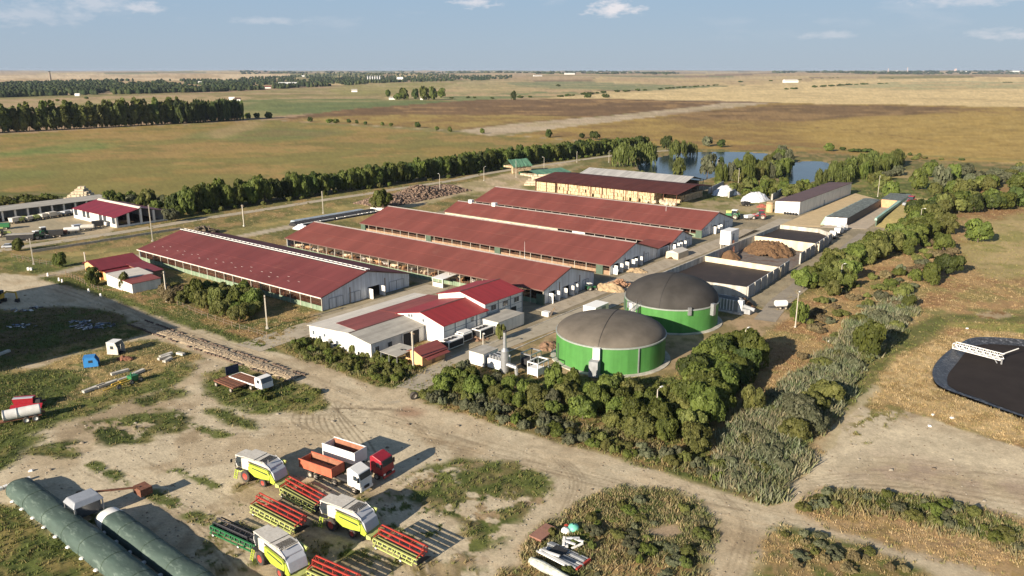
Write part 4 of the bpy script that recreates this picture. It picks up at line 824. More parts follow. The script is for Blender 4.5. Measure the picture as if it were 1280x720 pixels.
def heap(name, label, cat, u, v, rx, ry, hgt, m, seed, n=46, rough=.35, group=None, flat=1.0, z0=0):
    xs = np.linspace(-1, 1, n); X, Y = np.meshgrid(xs, xs); r = np.sqrt(X**2 + Y**2) + (fbm(X * 9 + seed, Y * 9, 5, 3, seed) - .5) * .5
    Z = np.clip((1 - r) * flat, 0, 1) ** .75; Z = Z * hgt + np.where(Z > 0, (fbm(X * rx, Y * ry, .9, 4, seed + 1) - .5) * rough * 2, -.3)
    V = np.stack([X * rx, Y * ry, Z], -1).reshape(-1, 3); ii = np.arange(n * n).reshape(n, n)
    Q = np.stack([ii[:-1, :-1].ravel(), ii[:-1, 1:].ravel(), ii[1:, 1:].ravel(), ii[1:, :-1].ravel()], 1)
    keep = V[Q[:, 0], 2] > -.25; keep |= V[Q[:, 2], 2] > -.25; me = fast_mesh(name, V, Q[keep]); me.materials.append(m)
    o = bpy.data.objects.new(name, me); C.objects.link(o); o.location = W(u, v, z0); o.rotation_euler = (0, 0, -FA); return tag(o, label, cat, group)
MAN = mat('brown_manure', (.105, .058, .027), rough=.95, var=.4, scale=1.2, bump=.8, bscale=3, spots=(.17, .10, .05), spot_thr=.55)
heap('manure_heap', 'large rusty brown manure heap in the middle bay of the slurry store', 'heap', -86.5, 239.5, 7.6, 6.8, 3.4, MAN, 4, n=80, rough=.9, flat=1.5)
heap('sawdust_cone', 'small brown cone of solids under the white separator tower', 'heap', -93.0, 224.5, 3.2, 3.4, 2.8, mat('fine_brown_solids', (.14, .078, .038), rough=.95, var=.15, scale=2), 9, rough=.08)
heap('soil_heap', 'low brown manure heap beside the feed hopper', 'heap', -71, 179.5, 4.2, 2.4, 1.9, MAN, 14, rough=.4, flat=1.5)
t = thing('separator_tower', 'white box tower on legs at the edge of the manure bay', 'tower', W(-100.6, 234.2), -FA)
q = MB(); q.box(0, 3.4, 0, 6.4, 1.8, 6.2); q.build('housing', M['white2'], t)
q = MB(); q.box(3.41, 3.6, .6, 2.4, 1.9, 5.4); q.build('door', M['bluegrey'], t); q = MB(); q.bar((3.6, 2, 3), (7.2, -6, 1.6), .5); q.build('chute', M['rust'], t)
q = MB()
for x in (.3, 3.1):
    for y in (.3, 3.2, 6.1): q.bar((x, y, 0), (x, y, 1.8), .3)
q.build('leg', M['concl'], t)
# feed hopper beside the digesters
t = thing('feed_hopper', 'steel walking floor feed hopper with vertical ribs in front of the slurry store', 'hopper', W(-76.2, 173.0), -FA)
q = MB(); q.box(-1, 9, -1.4, 4, .02, .2); q.build('plinth', M['concl'], t)
q = MB(); q.box(0, 7.2, 0, .15, .4, 2.9); q.box(0, 7.2, 2.9, 3.05, .4, 2.9); q.box(0, .15, 0.15, 2.9, .4, 2.9); q.box(7.05, 7.2, .15, 2.9, .4, 2.9); q.build('body', M['steel'], t)
qm = MB(); qm.box(-.09, .09, -.16, -.002, .3, 2.95); b0 = qm.build('rib', M['white2'], t); b0.location = (.9, 0, 0)
for i in range(1, 8): link_copy(b0, t, (.9 + i * .76, 0, 0))
q = MB(); q.box(-.9, -.05, .2, 2.8, .2, 3.1); q.build('gearbox', M['white2'], t); q = MB(); q.box(7.3, 8.4, .2, 1.4, .2, 3.0); q.build('control_cabinet', M['white2'], t); q = MB(); q.box(8.5, 10.5, -.2, 1.6, .2, 1.3); q.tube((8.5, .8, 1.7), (11.2, .8, 1.2), .45); q.build('auger', M['concg'], t)
# ------------------------------------------------ straw store, grey barn, tarped stacks, white hall, clamps
rs = random.Random(21)
def bale_wall(q, x0, x1, y0, y1, z1, bw=1.15, bh=1.0, bd=1.1, jit=.10, drop=.04, r=rs):
    """rows of bales seen on the outside of a stack"""
    def one(cx, cy, cz, ax):
        h = (bw/2 - .05, bd/2, bh/2 - .04) if ax == 'x' else (bd/2, bw/2 - .05, bh/2 - .04)
        o = (cx + r.uniform(-jit, jit)*.4, cy + r.uniform(-jit, jit), cz); q.box(o[0]-h[0], o[0]+h[0], o[1]-h[1], o[1]+h[1], o[2]-h[2], o[2]+h[2])
    nz = int(z1 / bh)
    for k in range(nz):
        z = bh * (k + .5)
        for i in range(int((x1 - x0) / bw)):
            if r.random() > drop: one(x0 + bw * (i + .5), y0 + bd/2, z, 'x')
        for j in range(int((y1 - y0) / bw)):
            if r.random() > drop: one(x1 - bd/2, y0 + bw * (j + .5), z, 'y')
    for i in range(int((x1 - x0) / bw)):
        for j in range(1, int((y1 - y0) / bw)):
            if r.random() > drop: one(x0 + bw * (i + .5), y0 + bw * (j + .5), bh * (nz - .5) + r.uniform(-.1, .1), 'x')
SB = mat('straw_bale', (.56, .43, .28), rough=.95, var=.32, scale=.9, bump=.6, bscale=5, spots=(.40, .25, .12), spot_thr=.56)
SB2 = mat('pale_straw_bale', (.56, .47, .34), rough=.95, var=.2, scale=.9, bump=.5, bscale=5)
t = thing('straw_store', 'open sided store with a dark maroon roof over stacked straw bales', 'barn', W(-222, 300.5), -FA)
roof_slopes(t, 0, 73, 0, 5.0, 17, 6.9, M['roof_dark'], 2, ov=.8); roof_slopes(t, 0, 73, 34, 5.0, 17, 6.9, M['roof_dark'], 2, ov=.8)
pm = MB(); pm.box(-.09, .09, -.09, .09, 0, 5.0); b0 = None
for i in range(13):
    for y in (.2, 33.8):
        if b0 is None: b0 = pm.build('post', M['rust'], t); b0.location = (.3, y, 0)
        else: link_copy(b0, t, (.3 + i * 6.03, y, 0))
q = MB(); q.box(0, 73, .05, .12, 4.7, 4.95); q.build('fascia', M['rust'], t)
q = MB()
for i in range(13): q.bar((.3 + i*6.03, 0, 4.9), (.3 + i*6.03, 17, 6.8), .2); q.bar((.3 + i*6.03, 34, 4.9), (.3 + i*6.03, 17, 6.8), .2)
q.build('roof_frame', M['rust'], t); q = MB(); q.box(0, .1, .2, 33, 0, 4.6); q.build('end_wall', M['wood'], t)
t = thing('bale_stack', 'wall of straw bales stacked under the dark maroon roof', 'straw bales', W(-222, 300.5), -FA)
q = MB(); bale_wall(q, 12, 62, .7, 30, 4.4, .95, 1.45, 1.0, .3, .03); bale_wall(q, .5, 11, .6, 12, 4.3, 1.2, 1.4, 1.0, .03, .02); bale_wall(q, 62, 70, 9, 31, 3.6, jit=.3); tag(q.build('bale', SB, t), kind='stuff')
q = MB()
for i in range(40): x, y = rs.uniform(60, 71), rs.uniform(-1.5, 5); a = rs.uniform(0, 3); q.tube((x, y, .6), (x + math.cos(a) * 1.3, y + math.sin(a) * 1.3, .6 + rs.uniform(0, .5)), .6, n=8)
tag(q.build('loose_bale', SB2, t), kind='stuff')
t = thing('grey_barn', 'open barn with pale grey roof just behind the straw store', 'barn', W(-217, 329), -FA)
roof_slopes(t, 0, 56, 0, 5.0, 11, 7.4, mat('pale_grey_roof', (.40, .39, .37), rough=.6, var=.1, scale=.3, streak=(.9, .06, .05), streak_amt=.2, corr=('X', .9, .25)), 1); roof_slopes(t, 0, 56, 22, 5.0, 11, 7.4, M['roof_grey'], 1)
pm = MB(); pm.box(-.15, .15, -.15, .15, 0, 5.0); b0 = None
for i in range(9):
    for y in (.2, 21.8):
        if b0 is None: b0 = pm.build('post', M['steel'], t)
        else: link_copy(b0, t, (i * 7, y, 0))
q = MB(); q.box(0, 54, 20, 21.5, 0, 4.4); q.build('back_wall', M['wood'], t)
# tarped stacks
GTP = mat('green_tarpaulin', (.10, .22, .14), rough=.6, var=.2, scale=.5, bump=.4, bscale=1.2)
def tarped(label, P0, P1, wid, hgt, th, bm, lean=1.0):
    (x0, y0), (x1, y1) = G(*P0), G(*P1); d = Vector((x1-x0, y1-y0)); Lg = d.length; t = thing('tarped_stack', label, 'bale stack', (x0, y0, 0), math.atan2(d.y, d.x))
    q = MB(); bale_wall(q, 0, Lg, 0, wid, hgt, 1.5, .95, 1.2, .12, .02); tag(q.build('bale', bm, t), kind='stuff')
    q = MB(); n = 14; vs = []
    for i in range(n + 1):
        x = -.4 + (Lg + .8) * i / n
        for (y, z) in ((-.5, hgt - .5), (-.4, hgt + .15), (wid * .5, hgt + th), (wid + .4, hgt + .1), (wid + .6, hgt - 1.6)): vs.append((x, y + rs.uniform(-.15, .15), z + rs.uniform(-.15, .15)))
    q.add(vs, [(i*5+j, (i+1)*5+j, (i+1)*5+j+1, i*5+j+1) for i in range(n) for j in range(4)]); q.build('tarpaulin', GTP, t); return t
tarped('peaked bale stack under a dark green tarpaulin, left of the pale stepped stack', (641, 217), (664, 215), 9, 3.8, 3.4, SB)
tarped('long pale bale stack with a green tarpaulin roof behind the straw store', (672, 230), (712, 226), 15, 4.6, 1.4, SB2)
t = thing('stepped_bales', 'pale straw bales stacked in steps in front of the green tarpaulins', 'bale stack', (*G(655, 232), 0), -.1)
q = MB()
for k in range(5): bale_wall(q, k * 1.1, 13 + k * .6, k * 1.5, 14, .95 * (k + 1), 1.6, .95, 1.4, .08, .02)
tag(q.build('bale', SB2, t), kind='stuff')
t = thing('log_heap', 'long untidy heap of weathered brown bales beside the concrete road', 'bale heap', (*G(530, 247), 0), 1.0)
OB = mat('weathered_bale', (.17, .115, .085), rough=.95, var=.5, scale=.5, bump=.6, bscale=4, spots=(.33, .24, .17), spot_thr=.58)
q = MB()
for i in range(2300):
    a = rs.uniform(-1, 1); b = rs.uniform(-1, 1); hx = (1 - abs(b) ** 3) * (1 - abs(a) ** 5) * 4.4 * (.8 + .3 * math.sin(a * 7 + 1))
    z = rs.uniform(.15, 1) ** .4 * hx; x = a * 29; y = b * (1 - z / 9) * 10 + 5; w_, h_ = rs.uniform(.5, 1.0), rs.uniform(.25, .5); d = rs.uniform(0, 3.14); dv = Vector((math.cos(d) * w_, math.sin(d) * w_, rs.uniform(-.2, .2)))
    q.bar(Vector((x, y, z)) - dv, Vector((x, y, z)) + dv, h_ * 2, h_ * 1.4)
tag(q.build('bale', OB, t), kind='stuff')
t = thing('bale_stack', 'pale stepped bale stack behind the long grey garage roof', 'bale stack', (*G(80, 250), 0), .15)
q = MB()
for k in range(5): bale_wall(q, k * 1.1, 11 - k * 1.0, k * 1.2, 8, 1.0 * (k + 1), 1.3, 1.0, 1.2, .3, .12)
tag(q.build('bale', SB2, t), kind='stuff')
t = thing('white_hall', 'long white hall with a brown roof beside the silage clamps', 'hall', W(-111.8, 311.5), -FA)
q = MB(); q.hexa([(0,0,0),(9.6,0,0),(9.6,68,0),(0,68,0)], [(0,0,4.6),(9.6,0,5.2),(9.6,68,5.2),(0,68,4.6)]); q.build('wall', M['white'], t)
q = MB(); q.hexa([(-.3,-.3,4.6),(10,-.3,5.26),(10,68.3,5.26),(-.3,68.3,4.6)], [(-.3,-.3,4.72),(10,-.3,5.38),(10,68.3,5.38),(-.3,68.3,4.72)]); q.build('roof', M['roof_brown'], t)
for x0, x1 in ((1.0, 2.4), (2.46, 3.9)): q = MB(); q.box(x0, x1, -.06, -.005, .05, 3.4); q.build('door', M['roof_cream'], t)
q = MB(); q.box(9.605, 9.66, 30, 31, .05, 2.2); q.build('door', M['bluegrey'], t)
for i in range(5): q = MB(); q.tube((4.5 + i*1.1, -1.6, .5), (4.7 + i*1.1, -1.3, .5), .5, n=10); q.build('tyre', M['black'], t)
def slab(name, P, z, m, world=False):
    q = MB(); pts = [W(u, v)[:2] for u, v in P] if not world else P; n = len(pts)
    q.add([(x, y, z) for x, y in pts] + [(x, y, z - .25) for x, y in pts], [tuple(range(n))] + [(i, n + i, n + (i+1) % n, (i+1) % n) for i in range(n)]); return tag(q.build(name, m), kind='structure')
slab('grain_pad', [(-100.5, 287), (-87.8, 292), (-88.6, 372), (-101.5, 384)], .08, mat('chaff_covered_pad', (.50, .38, .215), rough=.95, var=.15, scale=.4))
slab('clamp_floor', [(-87.5, 291), (-73.4, 298), (-76, 352), (-88, 352)], .06, mat('clamp_concrete', (.42, .35, .265), rough=.9, var=.15, scale=.4))
NET = mat('dark_green_net', (.12, .14, .13), rough=.8, var=.5, scale=1.2, stretch=(1, .25, 1), spots=(.20, .22, .21), spot_thr=.6, bump=.3, bscale=3)
WB = mat('wrinkled_white_film', (.50, .50, .53), rough=.4, var=.25, scale=1.2, bump=.9, bscale=2.2, spots=(.34, .33, .35), spot_thr=.6)
t = thing('silage_clamp', 'silage clamp with wrinkled white front sheet and dark netted top', 'silage clamp', W(-87.6, 297), -FA)
q = MB(); q.hexa([(0,0,0),(6.8,2.2,0),(5.0,54,0),(-1,54,0)], [(0,.3,2.9),(6.8,2.5,2.9),(5.0,54,2.9),(-1,54,2.9)]); q.build('silage', SB, t)
n = 40; q = MB()
vs = [(i/8*7 - 0.1, i/8*2.25 - .22 + rs.uniform(-.14, .12), k/6*3.05) for i in range(9) for k in range(7)]
q.add(vs, [(i*7+k, (i+1)*7+k, (i+1)*7+k+1, i*7+k+1) for i in range(8) for k in range(6)]); q.build('front_sheet', WB, t)
q = MB(); vs = []
for j in range(31):
    f = j / 30
    for i in range(7): g = i / 6; vs.append((-.3 + g * 7.3 - f * 1.2 - g * f * .9, .2 + f * 54 + g * 2.2 * (1 - f), 3.0 + .25 * math.sin(g * 3.14) + rs.uniform(-.07, .07)))
q.add(vs, [(j*7+i, (j+1)*7+i, (j+1)*7+i+1, j*7+i+1) for j in range(30) for i in range(6)]); q.build('cover_net', NET, t)
q = MB(); q.hexa([(6.82,2.4,0),(6.95,2.4,0),(5.15,54,0),(5.02,54,0)], [(6.82,2.4,2.95),(6.95,2.4,2.95),(5.15,54,2.95),(5.02,54,2.95)]); q.build('side_wall', mat('dark_film', (.05,.05,.055), rough=.6), t)
TL = mat('mint_tarpaulin', (.30, .46, .38), rough=.6, var=.25, scale=.8, bump=.4, bscale=2)
q = MB(); q.hexa([(-1.6,-.6,0),(0,0,0),(-1,54,0),(-2.2,54,0)], [(-.3,.2,3.05),(0,.3,3.05),(-1,54,3.05),(-1.2,54,3.05)]); q.build('edge_tarpaulin', TL, t)
t = thing('silage_clamp', 'open silage clamp with orange cut face and pale green edged side wall', 'silage clamp', W(-81, 350), -FA)
q = MB(); q.hexa([(-1.5,1,0),(6,1,0),(5,22,0),(-3,22,0)], [(-1.3,2,3.1),(6,2,3.1),(5,22,3.1),(-3,22,3.1)]); q.build('silage', mat('orange_silage_face', (.52, .30, .16), rough=.95, var=.2, scale=1.5), t)
q = MB(); q.hexa([(-1.6,2.0,3.11),(6.2,2.0,3.11),(5.2,23,3.11),(-3,23,3.11)], [(-1.6,2.0,3.2),(6.2,2.0,3.2),(5.2,23,3.2),(-3,23,3.2)]); q.build('cover_net', NET, t)
q = MB(); q.hexa([(8.3,-44,0),(8.7,-44,0),(4.6,24,0),(4.2,24,0)], [(8.3,-44,2.9),(8.7,-44,2.9),(4.6,24,2.9),(4.2,24,2.9)]); q.build('side_wall', M['greendark'], t)
q = MB(); q.hexa([(8.0,-44.6,2.2),(8.9,-44.6,2.2),(5.2,24,2.2),(3.4,24,2.2)], [(8.1,-44.6,3.05),(8.8,-44.6,3.05),(5.0,24,3.2),(3.2,24,3.2)]); q.build('edge_tarpaulin', TL, t)
t = thing('silage_clamp', 'trodden silage clamp under the red loader with a dark green outer wall', 'silage clamp', W(-72.0, 306), -FA)
q = MB(); q.hexa([(-.4,-1,0),(7,-3,0),(4.0,64,0),(-4.4,64,0)], [(-.4,12,1.3),(6.8,12,1.3),(3.9,64,2.4),(-4.3,64,2.4)]); q.build('silage', mat('trodden_silage', (.40, .32, .12), rough=.95, var=.3, scale=.8, bump=.5, bscale=3), t)
q = MB(); q.hexa([(7.0,2,0),(7.4,2,0),(4.5,60,0),(4.1,60,0)], [(7.0,2,2.6),(7.4,2,2.6),(4.5,60,2.6),(4.1,60,2.6)]); q.build('side_wall', M['greendark'], t)
q = MB(); q.box(6.9, 7.5, 1.4, 2.0, 0, 3.0); q.build('wall_end', TL, t)
# white film heaps between grey bunker walls
def bunker_wall(label, P0, P1, h=2.6, m='concg'):
    (x0, y0), (x1, y1) = G(*P0), G(*P1); d = Vector((x1-x0, y1-y0)); t = thing('bunker_wall', label, 'wall', (x0, y0, 0), math.atan2(d.y, d.x)); n = max(1, int(d.length / 3.2)); b0 = None
    pm = MB(); w_ = d.length / n; pm.box(.03, w_ - .03, -.15, .15, 0, h)
    for i in range(n):
        if b0 is None: b0 = pm.build('wall_panel', M[m], t)
        else: link_copy(b0, t, (i * w_, 0, 0))
    q = MB(); q.box(-.5, 0, -.3, .3, 0, h + .1); q.build('wall_end', M['concl'], t)
bunker_wall('grey bunker wall left of the two white heaps', (886, 242), (904, 233)); bunker_wall('grey bunker wall with a white end post between the two white heaps', (911, 247), (929, 238))
bunker_wall('grey bunker wall behind the right hand white heap', (938, 247), (957, 237.5)); bunker_wall('dark bunker wall beside the white hall', (965, 250), (981, 240), m='bluegrey')
def rag_heap(name, label, cat, px, py, rx, ry, h, m, seed, n=46, rough=.5, rz=0, group=None):
    o = heap(name, label, cat, 0, 0, rx, ry, h, m, seed, n, rough, group, 1.3); x, y = G(px, py); o.location = (x, y, 0); o.rotation_euler = (0, 0, rz); return o
WF = mat('bright_white_film', (.80, .80, .82), rough=.4, var=.1, scale=1.0, bump=.8, bscale=2.5, spots=(.5, .5, .53), spot_thr=.66)
rag_heap('film_heap', 'white plastic film heap left of the grey wall with a white end post', 'heap', 908, 242, 6.0, 9.5, 3.6, WF, 31, rz=-.75); rag_heap('film_heap', 'white plastic film heap beside the round straw coloured tank', 'heap', 944, 250, 5.5, 8.0, 3.4, WF, 35, rz=-.75)
rag_heap('soil_heap', 'red heap at the foot of the right hand white film heap', 'heap', 952, 259, 2.4, 1.8, 1.5, mat('red_soil', (.30, .09, .06), var=.3), 36)
t = thing('silo_tank', 'round straw coloured tank at the corner of the white hall', 'tank', (*G(961.5, 265), 0)); q = MB(); q.lathe([(0, 0), (1.4, 0), (1.4, 3.6), (1.1, 3.9), (0, 4.0)], n=20); q.build('body', mat('straw_coloured_shell', (.50, .36, .2), var=.2), t, smooth=False); q = MB(); q.lathe([(1.42, 3.4), (1.5, 3.4), (1.5, 3.6), (1.42, 3.6)], n=20); q.build('rim', M['rust'], t)
HS = mat('soiled_straw', (.40, .29, .17), rough=.95, var=.35, scale=1.5, bump=.6, bscale=5)
# heaps of straw and clods near the barn ends
rag_heap('straw_heap', 'tan straw heap with round clods in front of the barn doors', 'heap', 762, 362, 4.2, 2.8, 1.7, HS, 51, rz=-.5); rag_heap('straw_heap', 'low pale straw heap nearer the third barn', 'heap', 793, 339, 4.0, 2.2, .9, HS, 52, rz=-.5)
t = thing('clod_heap', 'pile of dark round clods beside the tan straw heap', 'heap', (*G(774, 357), 0)); q = MB()
for i in range(60):
    a, r = rs.uniform(0, 6.28), rs.uniform(0, 1) ** .5 * 2.6; z = max(.3, (1 - r / 3) * 2.2 * rs.random()); q.lathe([(0, -.38), (.3, -.25), (.4, 0), (.3, .25), (0, .38)], c=(r * math.cos(a) * 1.2, r * math.sin(a), z), n=6)
tag(q.build('clod', mat('brown_clod', (.30, .17, .10), var=.4, scale=2), t), kind='stuff')
rag_heap('soil_heap', 'rusty soil heap beside the white chillers', 'heap', 596, 424, 2.8, 1.7, .6, mat('rust_brown_soil', (.21, .125, .075), var=.3, bump=.5, bscale=4), 53)
rag_heap('soil_heap', 'rusty brown heap of turned soil left of the nearer tank', 'heap', 686, 434, 2.0, 3.0, .8, mat('rust_brown_soil', (0, 0, 0)), 54)
rag_heap('soil_heap', 'small brown heap on the lane beside the boxed bale', 'heap', 841, 323, 2.2, 1.2, .7, MAN, 55)
t = thing('boxed_bale', 'large pale wooden crate on the apron by the narrow barn', 'crate', W(-108.6, 213.5), -FA); q = MB(); q.hexa([(0,0,0),(4.2,0,0),(4.2,7,0),(0,7,0)], [(0.1,0.1,1.9),(4.0,.2,1.9),(4.0,6.8,1.9),(.1,6.8,1.9)]); q.build('body', SB2, t); q = MB(); q.prism([(0.0,1.9),(4.1,1.9),(2,2.5)], 'y', .1, 6.9); q.build('lid', M['roof_cream'], t)
# ------------------------------------------------ containers, chillers, engine, chimney
def box_thing(name, label, cat, u, v, sx, sy, h, m, roof=None, extra=None, group=None, rz=-FA):
    t = thing(name, label, cat, W(u, v), rz, group); q = MB(); q.box(0, sx, 0, sy, .15, h); q.build('body', m, t)
    q = MB(); q.box(-.05, sx + .05, -.05, sy + .05, h + .002, h + .1); q.build('roof', roof or m, t)
    q = MB()
    for x in (.2, sx - .35):
        for y in (.2, sy - .35): q.box(x, x + .15, y, y + .15, 0, .15)
    q.build('foot', M['dark'], t)
    if extra: extra(t)
    return t
def cont_doors(t):
    for y in (.1, 1.25): q = MB(); q.box(6.0 * 0 + .2, 6, -.03, -.001, .3, 2.2)
box_thing('container', 'white portable office container with a climbing tree against its front', 'container', -108.2, 126.2, 5.6, 9.0, 2.7, M['white'], M['roof_grey'])
c1 = box_thing('container', 'square white plant container beside the silver chimney', 'container', -96.2, 109.3, 3.6, 4.4, 2.6, M['white'], M['roof_grey'])
q = MB(); q.box(3.61, 3.66, .4, 1.6, .3, 2.2); q.build('door', M['bluegrey'], c1)
c2 = box_thing('container', 'white flat roofed container standing between the lane and the nearer green tank', 'container', -96.0, 149.0, 3.4, 5.6, 2.4, M['white2'], mat('white_roof', (.82, .82, .80), var=.04)); q = MB(); q.box(3.61, 3.66, 2, 4, .3, 2.2); q.build('door', M['bluegrey'], c2)
c3 = box_thing('container', 'white plant room at the foot of the barn feed lane beside the chillers', 'container', -113.6 + 6.6, 119.0 - 1.2, 1.8, 2.6, 2.0, M['white2'])
def chiller(label, u, v, sx=2.4, sy=4.6, h=1.9):
    t = thing('chiller', label, 'chiller', W(u, v), -FA, None); q = MB(); q.box(0, sx, 0, sy, .3, h); q.build('body', M['white2'], t)
    q = MB(); q.box(.15, sx - .15, -.04, -.002, .5, h - .2); q.build('grille', M['dark'], t); q = MB(); q.box(sx + .002, sx + .04, .2, sy - .2, .5, h - .2); q.build('grille', M['dark'], t)
    n = int(sy / 1.2)
    for i in range(n):
        q = MB(); q.lathe([(.0, .02), (.42, .02), (.46, .14), (.52, .14), (.52, 0)], c=(sx / 2, .6 + i * 1.15, h), n=12); f = q.build('fan', M['dark'], t)
    q = MB()
    for x in (.1, sx - .25):
        for y in (.1, sy - .25): q.box(x, x + .15, y, y + .15, 0, .3)
    q.build('foot', M['steel'], t); return t
chiller('white chiller with a dark grille nearest the gatehouse', -106.4, 112.0); chiller('white chiller second from the gatehouse along the dairy wall', -107.0, 117.2, 2.2, 3.0); chiller('white chiller with a large dark side grille next to the portable office', -105.8, 121.2, 2.4, 4.4, 2.1)
t = thing('gas_engine', 'cluster of white engine ducts and silver pipes beside the square plant container', 'engine', W(-92.0, 109.6), -FA)
q = MB(); q.box(0, 3.2, .2, 3.2, .2, 2.0); q.build('body', M['white2'], t); q = MB()
for i in range(4): q.tube((.4 + i*.75, .5, 2.0), (.4 + i*.75, .5, 2.7), .22, n=10)
q.tube((.3, 1.8, 2.3), (4.3, 1.2, 2.3), .3); q.tube((.3, 2.8, 2.4), (3.6, 2.8, 2.4), .22); q.build('duct', M['steel'], t)
q = MB(); q.box(.4, 2.8, 1.4, 2.6, 2.01, 2.5); q.build('radiator', M['dark'], t)
t = thing('chimney', 'tall silver exhaust chimney with a fat lower drum behind the hedge', 'chimney', W(-87.8, 109.8), -FA)
q = MB(); q.lathe([(0, 0), (.62, 0), (.75, .4), (.75, 4.4), (.35, 5.0), (.30, 8.2), (.0, 8.2)], n=20); q.build('stack', M['steel'], t, smooth=False); q = MB(); q.lathe([(.31, 8.0), (.38, 8.0), (.38, 8.35), (.25, 8.35)], n=16); q.build('cap', M['dark'], t)
q = MB(); q.tube((.6, 0, 1.8), (2.6, .3, 1.5), .4); q.tube((2.4, .3, 1.5), (2.6, .3, 0), .35); q.build('duct', M['steel'], t)
for (u, v, lb) in ((-83.8, 111.6, 'white engine cooler with open fan cages right of the silver chimney'), (-87.6, 114.5, 'dark cooler frame behind the silver chimney')):
    t = thing('cooler', lb, 'cooler', W(u, v), -FA); q = MB(); q.box(0, 2.3, 0, 1.9, .2, 1.6); q.build('body', M['white2'] if 'white' in lb else M['dark'], t)
    q = MB()
    for x in (0, 2.3):
        for y in (0, 1.9, 3.4): q.bar((x, y, 0), (x, y, 2.6), .12)
    q.bar((0, 0, 2.6), (2.3, 0, 2.6), .2); q.bar((0, 3.4, 2.6), (2.3, 3.4, 2.6), .2); q.bar((0, 0, 2.6), (0, 3.4, 2.6), .2); q.bar((2.3, 0, 2.6), (2.3, 3.4, 2.6), .2); q.build('frame', M['white2'] if 'white' in lb else M['steel'], t)
t = thing('water_trough', 'low white concrete block on the lane beside the stepped white office', 'block', W(-103.6, 143.2), -FA); q = MB(); q.box(0, 1.9, 0, 1.3, 0, 1.0); q.build('body', M['white2'], t); q = MB(); q.bar((1.9, .6, .9), (2.6, 1.6, 2.0), .12); q.bar((2.2, .2, 0), (2.6, 1.6, 2.0), .1); q.build('handle', M['wood'], t)
# shelter in front of barn A's gable
t = thing('shelter', 'small white roofed open shelter between the two nearest barns', 'shelter', W(-141.5, 146.5), -FA)
q = MB(); q.hexa([(0,0,2.3),(3.8,0,2.3),(3.8,6.8,2.7),(0,6.8,2.7)], [(0,0,2.4),(3.8,0,2.4),(3.8,6.8,2.8),(0,6.8,2.8)]); q.build('roof', M['white2'], t)
q = MB()
for x in (.2, 3.6):
    for y in (.2, 6.6): q.box(x - .1, x + .1, y - .1, y + .1, 0, 2.45)
q.build('post', M['white'], t); q = MB(); q.box(.2, 3.6, .25, .4, 0, 1.1); q.box(.2, 3.6, 6.4, 6.5, 0, 2.3); q.build('wall', M['white'], t)
# ------------------------------------------------ roads, aprons
def ribbon(name, pts, wid, z, m, uvm=False, thick=.2):
    P = [Vector(W(u, v)[:2]) if uvm else Vector(G(u, v)) for u, v in pts]; Q = [2*P[0]-P[1]] + P + [2*P[-1]-P[-2]]; S = []
    for i in range(1, len(Q) - 2):
        for k in range(6):
            tt = k / 6; a, b, c, d = Q[i-1:i+3]; S.append(.5*(2*b+(c-a)*tt+(2*a-5*b+4*c-d)*tt*tt+(3*b-a-3*c+d)*tt**3))
    S.append(P[-1]); q = MB(); vs = []
    for i, p in enumerate(S):
        d = (S[min(i+1, len(S)-1)] - S[max(i-1, 0)]).normalized(); nrm = Vector((-d.y, d.x)); w_ = wid / 2
        for s_, zz in ((-1, z - thick), (-1, z), (1, z), (1, z - thick)): e = p + nrm * s_ * w_; vs.append((e.x, e.y, zz))
    q.add(vs, [(i*4+k, (i+1)*4+k, (i+1)*4+k+1, i*4+k+1) for i in range(len(S)-1) for k in range(3)]); return tag(q.build(name, m), kind='structure')
RC = mat('worn_concrete_road', (.40, .345, .255), rough=.92, var=.18, scale=.35, spots=(.30, .25, .18), spot_thr=.6, bump=.2, bscale=3); RA = mat('grey_asphalt_lane', (.27, .235, .185), rough=.92, var=.2, scale=.3, spots=(.33, .28, .21), spot_thr=.56)
ribbon('concrete_road', [(-160,335),(0,313),(60,304),(148,291),(220,279),(256,273),(330,262),(412,249),(455,243),(495,236.5),(570,225),(600,218.5),(650,210.5),(690,205),(725,200),(762,195),(800,190.5),(850,187.5)], 5.2, .05, RC)
ribbon('asphalt_lane', [(-61.5,171),(-63,180),(-64.6,192),(-66.5,225),(-69.2,262),(-71,288)], 4.8, .05, RA, True)
ribbon('barn_lane', [(-96.2,93),(-98,102),(-98.6,112),(-98.4,124),(-97.2,150),(-97.4,185),(-98.6,230),(-101,262),(-103,300)], 5.4, .055, mat('lane_concrete', (.37, .325, .245), rough=.92, var=.15, scale=.35, spots=(.28, .24, .17), spot_thr=.6), True)
ribbon('gravel_lane', [(-137.5,88),(-138.5,105),(-139,125),(-140,147)], 7.5, .05, RC, True)
CP = mat('apron_concrete', (.38, .325, .245), rough=.92, var=.2, scale=.3, spots=(.25, .19, .12), spot_thr=.58)
t = tag(thing('concrete_apron', None, None, W(-108.0, 146), -FA), kind='structure'); b0 = None; qm = MB(); qm.box(.02, 5.96, .02, 5.96, -.1, .055)
for j in range(21):
    if b0 is None: b0 = qm.build('slab', CP, t)
    else: link_copy(b0, t, (0, j * 6, 0))
# kerbs of the barn lane
for uu, v0, v1 in ((-100.3, 118, 185), (-94.3, 118, 184)):
    q = MB(); q.bar((*W(uu, v0)[:2], .06), (*W(uu + (.2 if uu < -98 else .1), v1)[:2], .06), .22, .14); tag(q.build('kerb', M['concl']), kind='structure')
